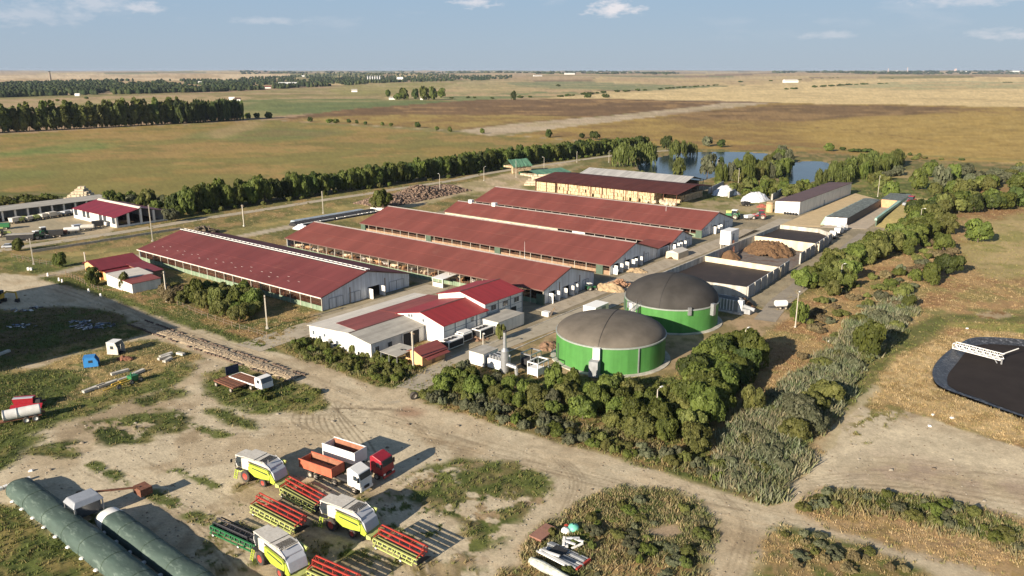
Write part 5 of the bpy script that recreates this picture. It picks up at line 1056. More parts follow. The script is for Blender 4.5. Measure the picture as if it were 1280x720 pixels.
# low concrete panel verge wall along the concrete road (left stretch)
t = thing('verge_wall', 'low weathered concrete wall along the near side of the concrete road', 'wall', (*G(40, 314), 0), 0); b0 = None
A_w, B_w = Vector(G(40, 316)), Vector(G(226, 287)); dW = B_w - A_w; nW = int(dW.length / 4.0); t.location = (A_w.x, A_w.y, 0); t.rotation_euler = (0, 0, math.atan2(dW.y, dW.x)); qm = MB(); qm.box(.04, dW.length / nW - .04, -.12, .12, 0, .85)
for j in range(nW):
    if b0 is None: b0 = qm.build('wall_panel', M['post'], t)
    else: link_copy(b0, t, (j * dW.length / nW, 0, rs.uniform(-.1, 0)))
# long covered feed silage strip behind barn B (black film with white bags)
t = thing('film_strip', 'long low black film clamp edged with white bags behind the barns', 'silage strip', (*G(366, 286), 0)); A_w, B_w = Vector(G(372, 284)), Vector(G(474, 266)); dW = B_w - A_w; t.location = (A_w.x, A_w.y, 0); t.rotation_euler = (0, 0, math.atan2(dW.y, dW.x)); Ls = dW.length
q = MB(); q.prism([(0, 0), (1.2, 1.1), (4.2, 1.3), (5.6, 0)], 'x', 0, Ls); q.build('film', M['black'], t)
q = MB(); q.prism([(6.2, 0), (7.0, .9), (9.2, .9), (10, 0)], 'x', Ls * .1, Ls * .95); q.build('film', mat('blue_grey_film', (.30, .35, .40), rough=.4, var=.3, scale=.6), t)
q = MB()
for i in range(60):
    for y, z in ((.5, .55), (4.9, .75)):
        if rs.random() < .75: x = i * Ls / 60; q.box(x, x + .7, y - .3, y + .3, z, z + .35)
tag(q.build('weight_bag', M['white2'], t), kind='stuff')
rag_heap('film_heap', 'crumpled white sheet heap at the end of the black film clamp', 'heap', 378, 286, 3.4, 2.0, 1.6, WF, 61)
t = thing('low_white_wall', 'short white wall beside the lone tree behind the barns', 'wall', (*G(463, 262.5), 0), -.2); q = MB(); q.box(0, 5.5, 0, .4, 0, 1.0); q.build('wall', M['white2'], t)
# ------------------------------------------------ pond water
WM = bpy.data.materials.new('pond_water'); WM.use_nodes = True; b = WM.node_tree.nodes['Principled BSDF']; b.inputs['Base Color'].default_value = (.012, .026, .040, 1); b.inputs['Roughness'].default_value = .12; b.inputs['IOR'].default_value = 1.33; b.inputs['Specular IOR Level'].default_value = .35
ntw = WM.node_tree; nw = N(ntw, 'ShaderNodeTexNoise'); nw.inputs['Scale'].default_value = .9; nw.inputs['Detail'].default_value = 4; tw = N(ntw, 'ShaderNodeTexCoord'); ntw.links.new(tw.outputs['Object'], nw.inputs[0]); bw = N(ntw, 'ShaderNodeBump'); bw.inputs['Strength'].default_value = .25; bw.inputs['Distance'].default_value = .1; ntw.links.new(nw.outputs[0], bw.inputs['Height']); ntw.links.new(bw.outputs[0], b.inputs['Normal'])
for P in (POND, POND2):
    q = MB(); cxp = sum(p[0] for p in P) / len(P); cyp = sum(p[1] for p in P) / len(P); q.add([(cxp + (p[0]-cxp) * 1.02, cyp + (p[1]-cyp) * 1.02, -.28) for p in P], [tuple(range(len(P)))]); tag(q.build('pond', WM), kind='structure')
# ------------------------------------------------ lagoon: liner, liquid, jetty
t = thing('lagoon', 'black lined slurry lagoon in dry grass at the right edge', 'lagoon', (cx_, cy_, 0)); n = len(LAG_O); q = MB(); ctr = Vector((cx_, cy_))
prof = [(1.0, .25), (.985, .30), (.965, -.2), (.90, -1.1)]; vs = []
for i, p in enumerate(LAG_O):
    for s_, z in prof: d = Vector(p) - ctr; L_r = d.length; f = (L_r - (1 - s_) * 52) / L_r; e = d * f; vs.append((e.x, e.y, z + rs.uniform(-.06, .06) * (z < .2)))
q.add(vs, [(i*4+k, i*4+k+1, ((i+1) % n)*4+k+1, ((i+1) % n)*4+k) for i in range(n) for k in range(3)])
LM = mat('black_pond_liner', (.035, .038, .045), rough=.45, var=.5, scale=1.2, bump=1.0, bscale=1.6, spots=(.16, .17, .19), spot_thr=.58); q.build('liner', LM, t)
q = MB(); q.add([(((Vector(p) - ctr) * ((Vector(p) - ctr).length - .055 * 52) / (Vector(p) - ctr).length).x, ((Vector(p) - ctr) * ((Vector(p) - ctr).length - .055 * 52) / (Vector(p) - ctr).length).y, -.42) for p in LAG_O], [tuple(range(n))]); q.build('liquid', mat('black_liquid', (.034, .028, .026), rough=.85, var=.2, scale=.2, spec=.1), t)
A_w, B_w = Vector(G(1190, 438)), Vector(G(1250, 455, -.2)); dW = B_w - A_w; t = thing('jetty', 'white steel truss gangway reaching out over the black lagoon', 'gangway', (A_w.x, A_w.y, 0), math.atan2(dW.y, dW.x)); Lj = dW.length
q = MB()
for y in (0, 1.5):
    for z in (.5, 1.5): q.bar((0, y, z), (Lj, y, z), .12)
    k = 7
    for i in range(k): q.bar((i*Lj/k, y, .5), ((i+.5)*Lj/k, y, 1.5), .07); q.bar(((i+.5)*Lj/k, y, 1.5), ((i+1)*Lj/k, y, .5), .07); q.bar((i*Lj/k, y, .5), (i*Lj/k, y, 1.5), .08)
for i in range(8): q.bar((i*Lj/7, 0, 1.5), (i*Lj/7, 1.5, 1.5), .08)
q.build('truss', M['white2'], t); q = MB()
for i in range(int(Lj / .5)): q.box(i * .5, i * .5 + .42, .05, 1.45, .44, .5)
tag(q.build('plank', M['white'], t), kind='stuff')
q = MB(); q.bar((Lj, .7, .5), (Lj, .7, -1.6), .25); q.bar((Lj - 1.4, .7, .4), (Lj, .7, -1.5), .15); q.bar((Lj, .2, -1.3), (Lj, 1.3, -1.3), .2); q.build('mixer_mast', M['steel'], t); q = MB(); q.bar((Lj - .4, 1.5, 1.4), (Lj + 1.0, 5.0, 2.2), .14); q.build('boom', M['white2'], t)
# ------------------------------------------------ poles and lamp posts
def pole(px, py, top, label, kind='pole', lean=0.0, group=None):
    x, y = G(px, py); v0 = (py - 360) / F; h = max(4, LRh(px, top, py)); t = thing('utility_pole' if kind != 'lamp' else 'lamp_post', label, kind, (x, y, 0), rs.uniform(0, 6), group)
    q = MB(); q.bar((0, 0, 0), (0, 0, h), .26, .26) if kind != 'lamp' else q.tube((0, 0, 0), (0, 0, h), .14, .08, n=8); q.build('shaft', M['post'], t)
    if kind == 'lamp': q = MB(); q.bar((0, 0, h), (.9, 0, h + .25), .08); q.build('arm', M['post'], t); q = MB(); q.box(.7, 1.3, -.14, .14, h + .18, h + .3); q.build('lamp_head', M['white2'], t); q = MB(); q.box(-.3, .3, -.2, .2, 0, .3); q.build('base', M['concl'], t)
    else: q = MB(); q.bar((-.7, 0, h - .4), (.7, 0, h - .4), .12); q.build('crossarm', M['wood'], t); q = MB(); q.box(-.28, .28, -.28, .28, 0, .5); q.build('base', M['concl'], t)
    return t
def LRh(px, top, base):
    X, Y = G(px, base); lo, hi = 0, 40
    for _ in range(40):
        m_ = (lo + hi) / 2
        if G(px, top, m_)[1] > Y: lo = m_
        else: hi = m_
    return lo
for a in ((42,331,298,'grey utility pole beside the gravel lane at the far left edge'),(109,342,315,'utility pole at the corner of the small peach house'),(191,302,256,'utility pole behind the left end of the largest crimson barn'),(305,283,256,'utility pole standing in the dry lawn behind the largest barn'),
          (209,377,339,'concrete pole in the scrub beside the white shed'),(334,411,369,'concrete pole beside the bushes in front of the largest crimson barn'),(404,267,239,'concrete pole on the lawn beyond the black film clamp'),(517,463,414,'tall thin pole in front of the peach gatehouse')): pole(*a)
for a in ((550,243,218,'pole in front of the heap of brown bales'),(605,226,209,'pole by the concrete road right of the heap of brown bales'),(645,222,202,'pole at the left end of the green tarped stacks'),(680,212,197,'pole behind the green tarped stacks'),(721,203,190,'pole by the road bend above the straw store'),(761,203,189,'pole left of the first round willow'),
          (896,221,200,'pole standing at the near bank of the larger pond'),(922,241,212,'thin pole behind the left white film heap'),(994,409,367,'lamp post in dry grass right of the feed hopper'),(929,452,412,'lamp post rising from the trees right of the green tanks'),(820,527,487,'pale post in the hedge below the green tanks'),
          (1050,356,331,'lamp post in the bushes right of the middle store wall'),(1089,323,301,'lamp post in the trees below the silage clamps'),(1149,286,261,'lamp post in the trees beside the outermost silage clamp'),(1174,262,244,'lamp post in the trees above the outermost silage clamp'),(1097,246,221,'pole standing behind the netted silage clamp'),
          (604,440,421,'slim white post by the square plant container'),(786,196,182,'pole between the two round willows')): pole(*a, kind='lamp')
# fences of small concrete posts
def post_row(label, pts, sp=2.6, h=1.4, group='fence posts'):
    P = [Vector(G(*p)) for p in pts]; t = thing('fence', label, 'fence', (P[0].x, P[0].y, 0)); b0 = None; qm = MB(); qm.box(-.06, .06, -.06, .06, 0, h); prev = None; wr = MB()
    for i in range(len(P) - 1):
        d = P[i+1] - P[i]; n = max(1, int(d.length / sp))
        for k in range(n):
            p = P[i] + d * k / n - P[0]
            if b0 is None: b0 = qm.build('post', M['wood'], t)
            else: link_copy(b0, t, (p.x, p.y, rs.uniform(-.15, 0)), (rs.uniform(-.05, .05), rs.uniform(-.05, .05), 0))
            if prev is not None:
                for z in (.5, 1.1): wr.bar((prev.x, prev.y, z), (p.x, p.y, z), .025)
            prev = p
    wr.build('wire', M['steel'], t)
post_row('row of weathered fence posts along the weeds before the largest barn', [(222,382),(260,398),(300,412),(345,425)]); post_row('short row of fence posts by the corner of the gravel lane', [(15,322),(50,330),(75,334)]); post_row('fence posts between the peach house yard and the dirt road', [(83,345),(100,352),(118,362),(134,366)], 1.8)
for i, (px, py) in enumerate(((60,345),(74,351),(78,353),(111,365),(126,371))):
    t = thing('bollard', ['white painted kerb post first from the left along the dirt road verge','white painted kerb post of the close pair, left one','white painted kerb post of the close pair, right one','white kerb post in front of the round bush','white kerb post nearest the white shed'][i], 'bollard', (*G(px, py), 0)); q = MB(); q.hexa([(-.22,-.22,0),(.22,-.22,0),(.22,.22,0),(-.22,.22,0)], [(-.15,-.15,.9),(.15,-.15,.9),(.15,.15,.9),(-.15,.15,.9)]); q.build('body', M['white2'], t)
t = thing('bollard', 'pair of white blocks on the verge near the far left pole', 'bollard', (*G(36, 338), 0)); q = MB(); q.box(-.3, .2, -.3, .3, 0, .9); q.box(.5, 1.0, -.3, .3, 0, .8); q.build('body', M['white2'], t)
# thin rods on roofs
for (u, v, z0, lb) in ((-125.5, 165.5, 6.4, 'thin lightning rod on the second barn roof'), (-131.5, 257, 5.7, 'thin lightning rod on the rearmost long barn roof')):
    t = thing('lightning_rod', lb, 'rod', W(u, v, z0)); q = MB(); q.tube((0, 0, 0), (0, 0, 4.5), .05, .02, n=6); q.box(-.15, .15, -.15, .15, -.1, .1); q.build('rod', M['white2'], t)
# ================================================================ VEGETATION
def leaf_mat(name, c0, c1, trans=.40):
    m = bpy.data.materials.new(name); m.use_nodes = True; nt = m.node_tree; b = nt.nodes['Principled BSDF']
    at = N(nt, 'ShaderNodeAttribute', attribute_name='leaf'); oi = N(nt, 'ShaderNodeObjectInfo')
    mxa = N(nt, 'ShaderNodeMix', data_type='RGBA'); mxa.inputs[6].default_value = (*c0, 1); mxa.inputs[7].default_value = (*c1, 1); nt.links.new(at.outputs[2], mxa.inputs[0])
    mr = N(nt, 'ShaderNodeMapRange'); mr.inputs[3].default_value = .72; mr.inputs[4].default_value = 1.3; nt.links.new(oi.outputs['Random'], mr.inputs[0])
    hs = N(nt, 'ShaderNodeHueSaturation'); nt.links.new(mr.outputs[0], hs.inputs['Value']); mh = N(nt, 'ShaderNodeMapRange'); mh.inputs[3].default_value = .485; mh.inputs[4].default_value = .515; nt.links.new(oi.outputs['Random'], mh.inputs[0]); nt.links.new(mh.outputs[0], hs.inputs['Hue']); nt.links.new(mxa.outputs[2], hs.inputs['Color'])
    nt.links.new(hs.outputs[0], b.inputs['Base Color']); b.inputs['Roughness'].default_value = .6; b.inputs['Specular IOR Level'].default_value = .25
    tr = N(nt, 'ShaderNodeBsdfTranslucent'); nt.links.new(hs.outputs[0], tr.inputs[0]); ms = N(nt, 'ShaderNodeMixShader'); ms.inputs[0].default_value = trans; nt.links.new(b.outputs[0], ms.inputs[1]); nt.links.new(tr.outputs[0], ms.inputs[2]); nt.links.new(ms.outputs[0], nt.nodes['Material Output'].inputs[0]); return m
LFM = {'green': leaf_mat('green_leaves', (.075, .10, .022), (.19, .225, .05)), 'dark': leaf_mat('dark_leaves', (.04, .06, .018), (.115, .15, .035)), 'olive': leaf_mat('olive_leaves', (.10, .115, .032), (.23, .235, .07)),
       'grey': leaf_mat('grey_green_leaves', (.09, .105, .055), (.21, .215, .13)), 'willow': leaf_mat('willow_leaves', (.07, .09, .022), (.19, .215, .06)), 'brown': leaf_mat('dry_brown_twigs', (.15, .12, .06), (.29, .235, .13))}
BARK = mat('bark', (.11, .085, .06), rough=.95, var=.3, scale=3)
def crown_mesh(kind, seed, n, s, mtl):
    r = np.random.default_rng(seed)
    if kind == 'round': K, ext, rad, zc = 30, (.76, .76, .40), .27, .54
    elif kind == 'poplar': K, ext, rad, zc = 18, (.16, .16, .42), .15, .55
    elif kind == 'bush': K, ext, rad, zc = 26, (.78, .78, .26), .25, .36
    elif kind == 'willow': K, ext, rad, zc = 16, (.66, .66, .25), .34, .62
    ce = r.uniform(-1, 1, (K * 4, 3)); ce = ce[np.linalg.norm(ce, axis=1) < 1][:K]; rr = r.uniform(.45, 1.3, len(ce)) * rad; ce = ce * np.array(ext); ce[:, 2] += zc
    sq = .85 if kind in ('round', 'bush') else 1.0
    m = n * 3; li = r.integers(0, len(ce), m); d = r.normal(size=(m, 3)); d /= np.linalg.norm(d, axis=1)[:, None]; d[:, 2] = np.where(d[:, 2] < -.45, -d[:, 2], d[:, 2])
    rad_v = (rr[li] * r.uniform(.72, 1.12, m) ** .6)[:, None] * np.array([1, 1, sq if kind != 'poplar' else 1.7]); p = ce[li] + d * rad_v
    dist = np.min(np.linalg.norm((p[:, None, :] - ce[None]) / rr[None, :, None], axis=2), axis=1); keep = dist > .66; p, d = p[keep][:n], d[keep][:n]; n = len(p)
    if kind == 'willow': p[:, 2] -= r.uniform(0, 1, n) ** 1.5 * np.hypot(p[:, 0], p[:, 1]) * .62
    p[:, 2] = np.clip(p[:, 2], .03, 2)
    cen = np.array([0, 0, zc]); outw = p - cen; outw /= np.linalg.norm(outw, axis=1)[:, None] + 1e-6
    nr = d * .55 + outw * .35 + r.normal(size=(n, 3)) * .38; nr /= np.linalg.norm(nr, axis=1)[:, None]
    a = np.cross(nr, r.normal(size=(n, 3))); a /= np.linalg.norm(a, axis=1)[:, None]; b = np.cross(nr, a); sz = s * r.uniform(.55, 1.3, n)[:, None]
    if kind == 'willow': b = b * .4 + np.array([0, 0, -1.5]); a = a * .55
    V = np.stack([p - a * sz - b * sz * .6, p + a * sz * .7 - b * sz, p + a * sz + b * sz * .7, p - a * sz * .6 + b * sz], 1).reshape(-1, 3); Fq = np.arange(4 * n).reshape(n, 4)
    clump = vn(p[:, 0] * 3.1 + seed, p[:, 1] * 3.1 + p[:, 2] * 4, seed); t = np.clip(clump * .8 + r.uniform(-.2, .3, n), 0, 1); col = np.repeat(np.stack([t, t, t], 1), 4, axis=0)
    me = fast_mesh('crown', V, Fq, col, 'leaf'); me.materials.append(mtl); return me
def trunk_mesh(kind, seed):
    r = random.Random(seed); q = MB(); hgt = .5 if kind != 'poplar' else .8
    q.tube((0, 0, -.03), (r.uniform(-.03, .03), r.uniform(-.03, .03), hgt * .6), .05 if kind != 'poplar' else .022, .03 if kind != 'poplar' else .015, n=7)
    for i in range(6):
        a = r.uniform(0, 6.28); l = .45 if kind != 'poplar' else .12; z0 = r.uniform(.15, hgt * .55); q.tube((0, 0, z0), (math.cos(a) * l, math.sin(a) * l, z0 + r.uniform(.2, .45)), .022 if kind != 'poplar' else .01, .008, n=5)
    me = bpy.data.meshes.new('trunk'); me.from_pydata(q.v, [], q.f); me.materials.append(BARK); return me
_cr = {}
def crown(kind, mt, var, lod):
    k = (kind, mt, var, lod)
    if k not in _cr: n, s = {0: (4600, .052), 1: (1800, .078), 2: (420, .15)}[lod]; _cr[k] = crown_mesh(kind, 40 + var * 7 + hash(kind + mt) % 1 + len(kind) * 3, n, s if kind != 'poplar' else s * .62, LFM[mt])
    return _cr[k]
_tr = {}
def tree(x, y, wid, hgt, kind='round', mt='green', label='', group=None, name='tree', cat='tree', r=rs):
    d = math.hypot(x, y); lod = 0 if d < 330 else (1 if d < 750 else 2); var = r.randint(0, 3)
    t = bpy.data.objects.new(name, None); C.objects.link(t); t.location = (x, y, 0); t.rotation_euler = (0, 0, r.uniform(0, 6.28)); tag(t, label, cat, group)
    c = bpy.data.objects.new('crown', crown(kind, mt, var, lod)); C.objects.link(c); adopt(c, t); c.scale = (wid / 2 * r.uniform(.92, 1.08), wid / 2 * r.uniform(.92, 1.08), hgt) if kind != 'poplar' else (wid / 2 * 3, wid / 2 * 3, hgt)
    if (kind, var) not in _tr: _tr[(kind, var)] = trunk_mesh(kind, var)
    u = bpy.data.objects.new('trunk', _tr[(kind, var)]); C.objects.link(u); adopt(u, t); u.scale = c.scale; return t
def tpx(px, py, top, wpx, kind='round', mt='green', label='', name='tree', cat='tree', group=None):
    x, y = G(px, py); t = math.hypot(y * CS + H * SN, 0); tree(x, y, wpx / F * (y * CS + H * SN) , LRh(px, top, py), kind, mt, label, group, name, cat)
LN = [G(505,490), G(520,482), G(540,468), G(575,449), G(600,438)]
def seg1(x, y, a, b):
    dx, dy = b[0]-a[0], b[1]-a[1]; t = max(0, min(1, ((x-a[0])*dx+(y-a[1])*dy)/(dx*dx+dy*dy))); return math.hypot(x-a[0]-t*dx, y-a[1]-t*dy)
def grove(poly, n, hr, wr, kind, mts, label, group, name='tree', cat='tree', sp=2.5, hfun=None):
    P = [G(*p) for p in poly]; xs = [p[0] for p in P]; ys = [p[1] for p in P]; pts = []; tries = 0
    while len(pts) < n and tries < n * 60:
        tries += 1; x, y = rs.uniform(min(xs), max(xs)), rs.uniform(min(ys), max(ys))
        if not inside(x, y, P): continue
        if min(seg1(x, y, LN[i], LN[i+1]) for i in range(len(LN)-1)) < 4.2: continue
        if any((x-a)**2 + (y-b)**2 < sp*sp for a, b in pts): continue
        pts.append((x, y))
    for x, y in pts:
        tree(x, y, rs.uniform(*wr), rs.uniform(*hr), rs.choice(kind) if isinstance(kind, (list, tuple)) else kind, rs.choice(mts), label, group, name, cat)
# windbreak behind the concrete road, two rows deep
A_w = [Vector(G(*p)) for p in ((236, 269), (330, 255), (430, 240), (560, 222), (680, 203), (810, 186))]
def along(P, step):
    out = []; carry = 0
    for i in range(len(P) - 1):
        d = P[i+1] - P[i]; L = d.length; s = carry
        while s < L: out.append((P[i] + d * (s / L), d.normalized())); s += step
        carry = s - L
    return out
for row, off in enumerate((2.5, 7.5)):
    for p, d in along(A_w, 4.7):
        nrm = Vector((-d.y, d.x)); q_ = p + nrm * (off + rs.uniform(-.8, .8)) + d * rs.uniform(-1, 1); hh = rs.uniform(7.6, 10) * (1 if p.x < 60 else .85)
        tree(q_.x, q_.y, rs.uniform(7.0, 9.4), hh, 'round', rs.choice(['green', 'dark', 'green']), 'one of the broad green trees in the long windbreak behind the concrete road', 'windbreak trees behind the concrete road', 'windbreak_tree', 'windbreak tree')
for p, d in along(A_w, 6.5):
    if p.x > 20 or rs.random() < .6:
        nrm = Vector((-d.y, d.x)); q_ = p - nrm * rs.uniform(.5, 2.5); tree(q_.x, q_.y, rs.uniform(2.4, 4), rs.uniform(1.6, 3), 'bush', rs.choice(['green', 'olive']), 'low bush at the foot of the long windbreak', 'bushes at the foot of the windbreak', 'bush', 'bush')
# tall poplar grove left
A_w = [Vector(G(*p)) for p in ((-40, 168.5), (60, 163.5), (150, 159), (235, 154))]
for off in (3, 10):
    for p, d in along(A_w, 5.6):
        nrm = Vector((-d.y, d.x)); q_ = p + nrm * (off + rs.uniform(-1.5, 1.5)) + d * rs.uniform(-1.5, 1.5); tree(q_.x, q_.y, rs.uniform(7.5, 10.5), rs.uniform(17, 23.5), 'poplar', rs.choice(['olive', 'olive', 'willow', 'green']), 'one of the tall narrow poplars in the grove at the far left', 'poplars of the far left grove', 'poplar_tree', 'poplar')
A_w = [Vector(G(*p)) for p in ((228, 155), (303, 150))]
for off in (3, 10, 17):
    for p, d in along(A_w, 7):
        nrm = Vector((-d.y, d.x)); q_ = p + nrm * (off + rs.uniform(-1.5, 1.5)); tree(q_.x, q_.y, rs.uniform(9, 12), rs.uniform(17, 20.5), 'round', 'dark', 'one of the dense dark trees at the right end of the poplar grove', 'dark trees ending the poplar grove')
# farmstead clump and lone trees in the fields
for px, py, top, w_, lb in ((485,122,113,8,'lone round tree left of the distant farmstead clump'),(506,124,112,16,'broad tree at the left of the farmstead clump'),(519,124,112,11,'tree second in the farmstead clump'),(531,125,110,14,'tallest tree of the farmstead clump'),(541,125,110,13,'tall tree right of centre in the farmstead clump'),(552,122,111,11,'domed tree at the right end of the farmstead clump'),(498,125,117,12,'low tree in front of the farmstead clump'),(642,125,115,9,'tree at the left end of the field hedge'),
    (522,160,153,9,'largest round bush along the pale field track'),(309,148,142,10,'round tree right next to the dark grove end'),(321,148,142,9,'second round tree right of the dark grove'),(336,148,141,11,'third round tree right of the dark grove'),(388,152,147,8,'small tree on the field track'),(412,154,149,10,'pair bush on the field track'),(420,154,149,9,'bush right of the pair on the field track'),
    (546,164,158,7,'bush on the field track right of the largest one'),(563,165,159,7,'second bush right of the largest track bush'),(603,167,161,8,'bush where the pale strip meets the track'),(686,172,163,11,'round tree in the olive field above the windbreak'),(727,173,167,9,'small round tree near the windbreak end'),(743,175,164,15,'broad round tree at the windbreak end'),(478,157,153,6,'tiny bush on the track'),(489,158,154,6,'tiny bush next to another on the track'),(436,154,149,6,'small bush at the left of the track row'),(446,155,150,5,'little bush beside the leftmost track bush'),(457,156,152,6,'third bush of the left track row'),
    (108,124,121,7,'small far bush above the poplars'),(72,127,124,6,'small far bush at the left above the poplars')): tpx(px, py, top, w_, 'round', 'dark' if rs.random() < .6 else 'green', lb)
# willows round the ponds
for a in ((779,208,185,34,'willow','willow','round weeping willow left of the larger pond'),(808,204,180,34,'willow','willow','weeping willow standing against the larger pond'),(848,196,177,28,'willow','willow','willow at the far left corner of the pond'),(863,194,179,20,'willow','olive','small willow beside the far pond corner'),(833,188,170,17,'round','dark','dark round tree beyond the larger pond'),(884,183,172,16,'round','grey','grey tree on the far pond bank'),(901,184,175,13,'round','dark','dark bush on the far pond bank'),
    (884,220,195,26,'round','grey','silvery round willow on the near bank of the pond'),(848,222,200,18,'round','willow','light green tree between the grey roof and the pond'),(900,219,199,12,'round','dark','dark tree beside the silvery willow'),
    (1036,189,180,15,'round','green','round tree standing at the edge of the gold field'),(1053,188,184,9,'round','dark','small dark bush right of the lone round tree'),(1068,190,184,20,'bush','dark','dark flat bush left half at the field edge'),(1083,190,184,20,'bush','dark','dark flat bush right half at the field edge'),(1112,248,229,26,'round','green','round dark green tree behind the silage clamps'),
    (478,263,237,30,'round','green','lone spreading tree beside the concrete road behind the barns'),(472,262,243,20,'round','olive','smaller tree leaning on the lone spreading tree'),(75,334,317,20,'round','green','round bush beside the gravel lane'),(22,314,300,18,'round','green','round green tree beside the concrete road at the far left'),(118,357,337,26,'round','green','round bush in front of the peach house'),(155,362,343,17,'round','olive','slim young tree in front of the white shed'),(626,425,397,14,'bush','olive','climbing green tree against the white portable office'),
    (947,422,400,1,'round','green','x')):
    if a[6] != 'x': tpx(*a)
grove([(893,224),(915,217),(942,208),(965,200),(985,197),(988,206),(984,222),(960,226),(905,230)], 38, (5, 8.5), (5.5, 8.5), ['willow', 'round'], ['willow', 'olive', 'green', 'grey'], 'one of the willows on the spit between the two ponds', 'willows between the ponds', 'willow_tree', 'willow', sp=3.6)
grove([(905,242),(935,232),(965,232),(1010,236),(1020,244),(985,247),(935,250),(925,245)], 34, (3, 5), (4.5, 7), 'round', ['green', 'olive', 'green'], 'one of the green bushy trees between the ponds and the white hall', 'trees behind the white hall', sp=3.2)
grove([(1024,232),(1045,222),(1090,207),(1122,204),(1115,215),(1060,230),(1035,238)], 28, (6, 8), (7, 10), 'willow', ['willow', 'willow', 'green'], 'one of the weeping willows in the thick row right of the smaller pond', 'willow row right of the ponds', 'willow_tree', 'willow', sp=4.2)
grove([(745,222),(790,214),(850,224),(905,230),(900,234),(820,224),(750,228)], 16, (1.8, 3.0), (4, 6.5), 'bush', ['green', 'dark', 'olive'], 'one of the low bushes between the grey roof and the pond', 'bushes along the near pond bank', 'bush', 'bush', sp=3.5)
grove([(725,218),(745,214),(765,220),(745,226)], 6, (3, 4.5), (4, 6), 'bush', ['green'], 'bush right of the green tarped stacks', 'bushes beside the tarped stacks', 'bush', 'bush', sp=3)
grove([(1085,224),(1120,216),(1128,222),(1105,240),(1082,238)], 10, (3, 5.5), (5, 7), 'round', ['grey', 'olive'], 'one of the grey green bushes below the willow row', 'grey bushes below the willow row', 'bush', 'bush', sp=4)
for a in ((1147,237,214,26,'round','green','dark green tree left of the silvery trees at the right'),(1176,236,209,26,'round','grey','silvery tree in the small group at the right'),(1190,232,207,22,'round','green','green tree behind the silvery one'),(1203,226,206,24,'round','grey','rearmost silvery tree of the right group'),(1160,222,204,20,'round','green','pale green tree at the top of the right group')): tpx(*a)
grove([(1110,190),(1200,200),(1210,202),(1150,203),(1110,199)], 12, (1.5, 2.6), (3, 5), 'bush', ['dark', 'olive'], 'one of the low bushes along the lower edge of the gold field', 'bushes edging the gold field', 'bush', 'bush', sp=5)
# big bushes along the right edge of the farm
def hedge(pts, hr, wr, step, mts, label, group, off=(-2.5, 2.5), kind='round'):
    P = [Vector(G(*p)) for p in pts]
    for p, d in along(P, step):
        nrm = Vector((-d.y, d.x)); q_ = p + nrm * rs.uniform(*off); tree(q_.x, q_.y, rs.uniform(*wr), rs.uniform(*hr), kind, rs.choice(mts), label, group)
hedge([(1020,364),(1048,345),(1075,325),(1105,310),(1135,296),(1165,283)], (4.0, 5.6), (5.5, 8.2), 2.2, ['green', 'olive', 'green'], 'one of the dense green trees lining the asphalt lane', 'trees lining the asphalt lane', (-4.5, 3.5))
hedge([(1085,322),(1120,305),(1160,290)], (5.5, 7), (7, 9.5), 4.5, ['green', 'olive'], 'one of the dense green trees lining the asphalt lane', 'trees lining the asphalt lane', (-6, 0))
hedge([(1150,282),(1175,268),(1205,262),(1240,262),(1262,254)], (5.5, 7.5), (8, 11), 4.0, ['green', 'dark', 'olive'], 'one of the big rounded trees beyond the outermost silage clamp', 'big trees beyond the clamps', (-7, 6))
hedge([(1180,248),(1225,238),(1262,236),(1290,232)], (4.5, 6.5), (7, 10), 4.5, ['green', 'olive'], 'one of the rounded bushes near the right edge behind the big trees', 'bushes near the right edge', (-6, 6))
hedge([(1225,232),(1262,222),(1300,214)], (3.5, 5.5), (7, 10), 6, ['grey', 'grey', 'olive'], 'one of the silvery bushes at the upper right edge', 'silvery bushes at the right edge', (-7, 7))
for a in ((1136,318,298,20,'round','green','round tree between the lane trees and the reddish grass, left one'),(1178,315,292,30,'round','green','large round bush below the big rounded trees'),(1222,303,276,36,'round','green','widest round tree standing alone by the track'),(1185,344,318,42,'round','dark','large dark bush in the reddish grassland'),(1165,356,332,30,'round','green','green bush joined to the large dark bush'),(1145,352,338,16,'round','green','small bright bush left of the joined bushes'),
    (998,404,378,28,'round','green','round tree right of the lamp post by the feed hopper'),(1060,362,342,24,'round','green','tree with a bare trunk above the reddish slope'),(1040,370,352,24,'round','olive','olive tree at the lower end of the lane trees'),(1085,445,404,50,'round','green','large round tree standing in the grey reeds'),(940,515,484,32,'round','olive','single yellow green bush in the shade of the hedge'),(1135,385,370,18,'round','green','bright small bush at the top of the reeds')): tpx(*a)
# hedge in front of the biogas plant
grove([(540,476),(565,470),(600,480),(650,492),(700,508),(690,522),(640,508),(580,494),(545,488)], 34, (2.4, 3.6), (3.0, 4.8), 'round', ['green', 'olive', 'green', 'grey'], 'one of the bushy green trees in the hedge below the chimney', 'trees of the hedge below the chimney', sp=2.3)
grove([(690,488),(760,496),(805,500),(870,520),(884,568),(840,562),(760,536),(700,514)], 44, (3.0, 4.6), (4.0, 6.2), 'round', ['green', 'green', 'olive'], 'one of the leafy trees in the thick hedge below the green tanks', 'trees of the hedge below the tanks', sp=2.9)
grove([(850,505),(866,472),(900,452),(930,450),(950,456),(930,488),(900,512),(880,534)], 26, (4.8, 6.6), (6.5, 9), 'round', ['green', 'green', 'dark'], 'one of the tall trees at the right end of the hedge by the tanks', 'tall trees right of the tanks', sp=3.6)
grove([(525,498),(560,490),(640,510),(740,545),(800,558),(880,575),(940,612),(900,602),(820,580),(720,556),(620,528),(540,505)], 60, (1.2, 2.4), (1.8, 3.2), 'bush', ['grey', 'olive', 'grey', 'olive', 'green'], 'one of the low grey green shrubs on the bank above the dirt road', 'low shrubs on the bank', 'shrub', 'shrub', sp=1.8)
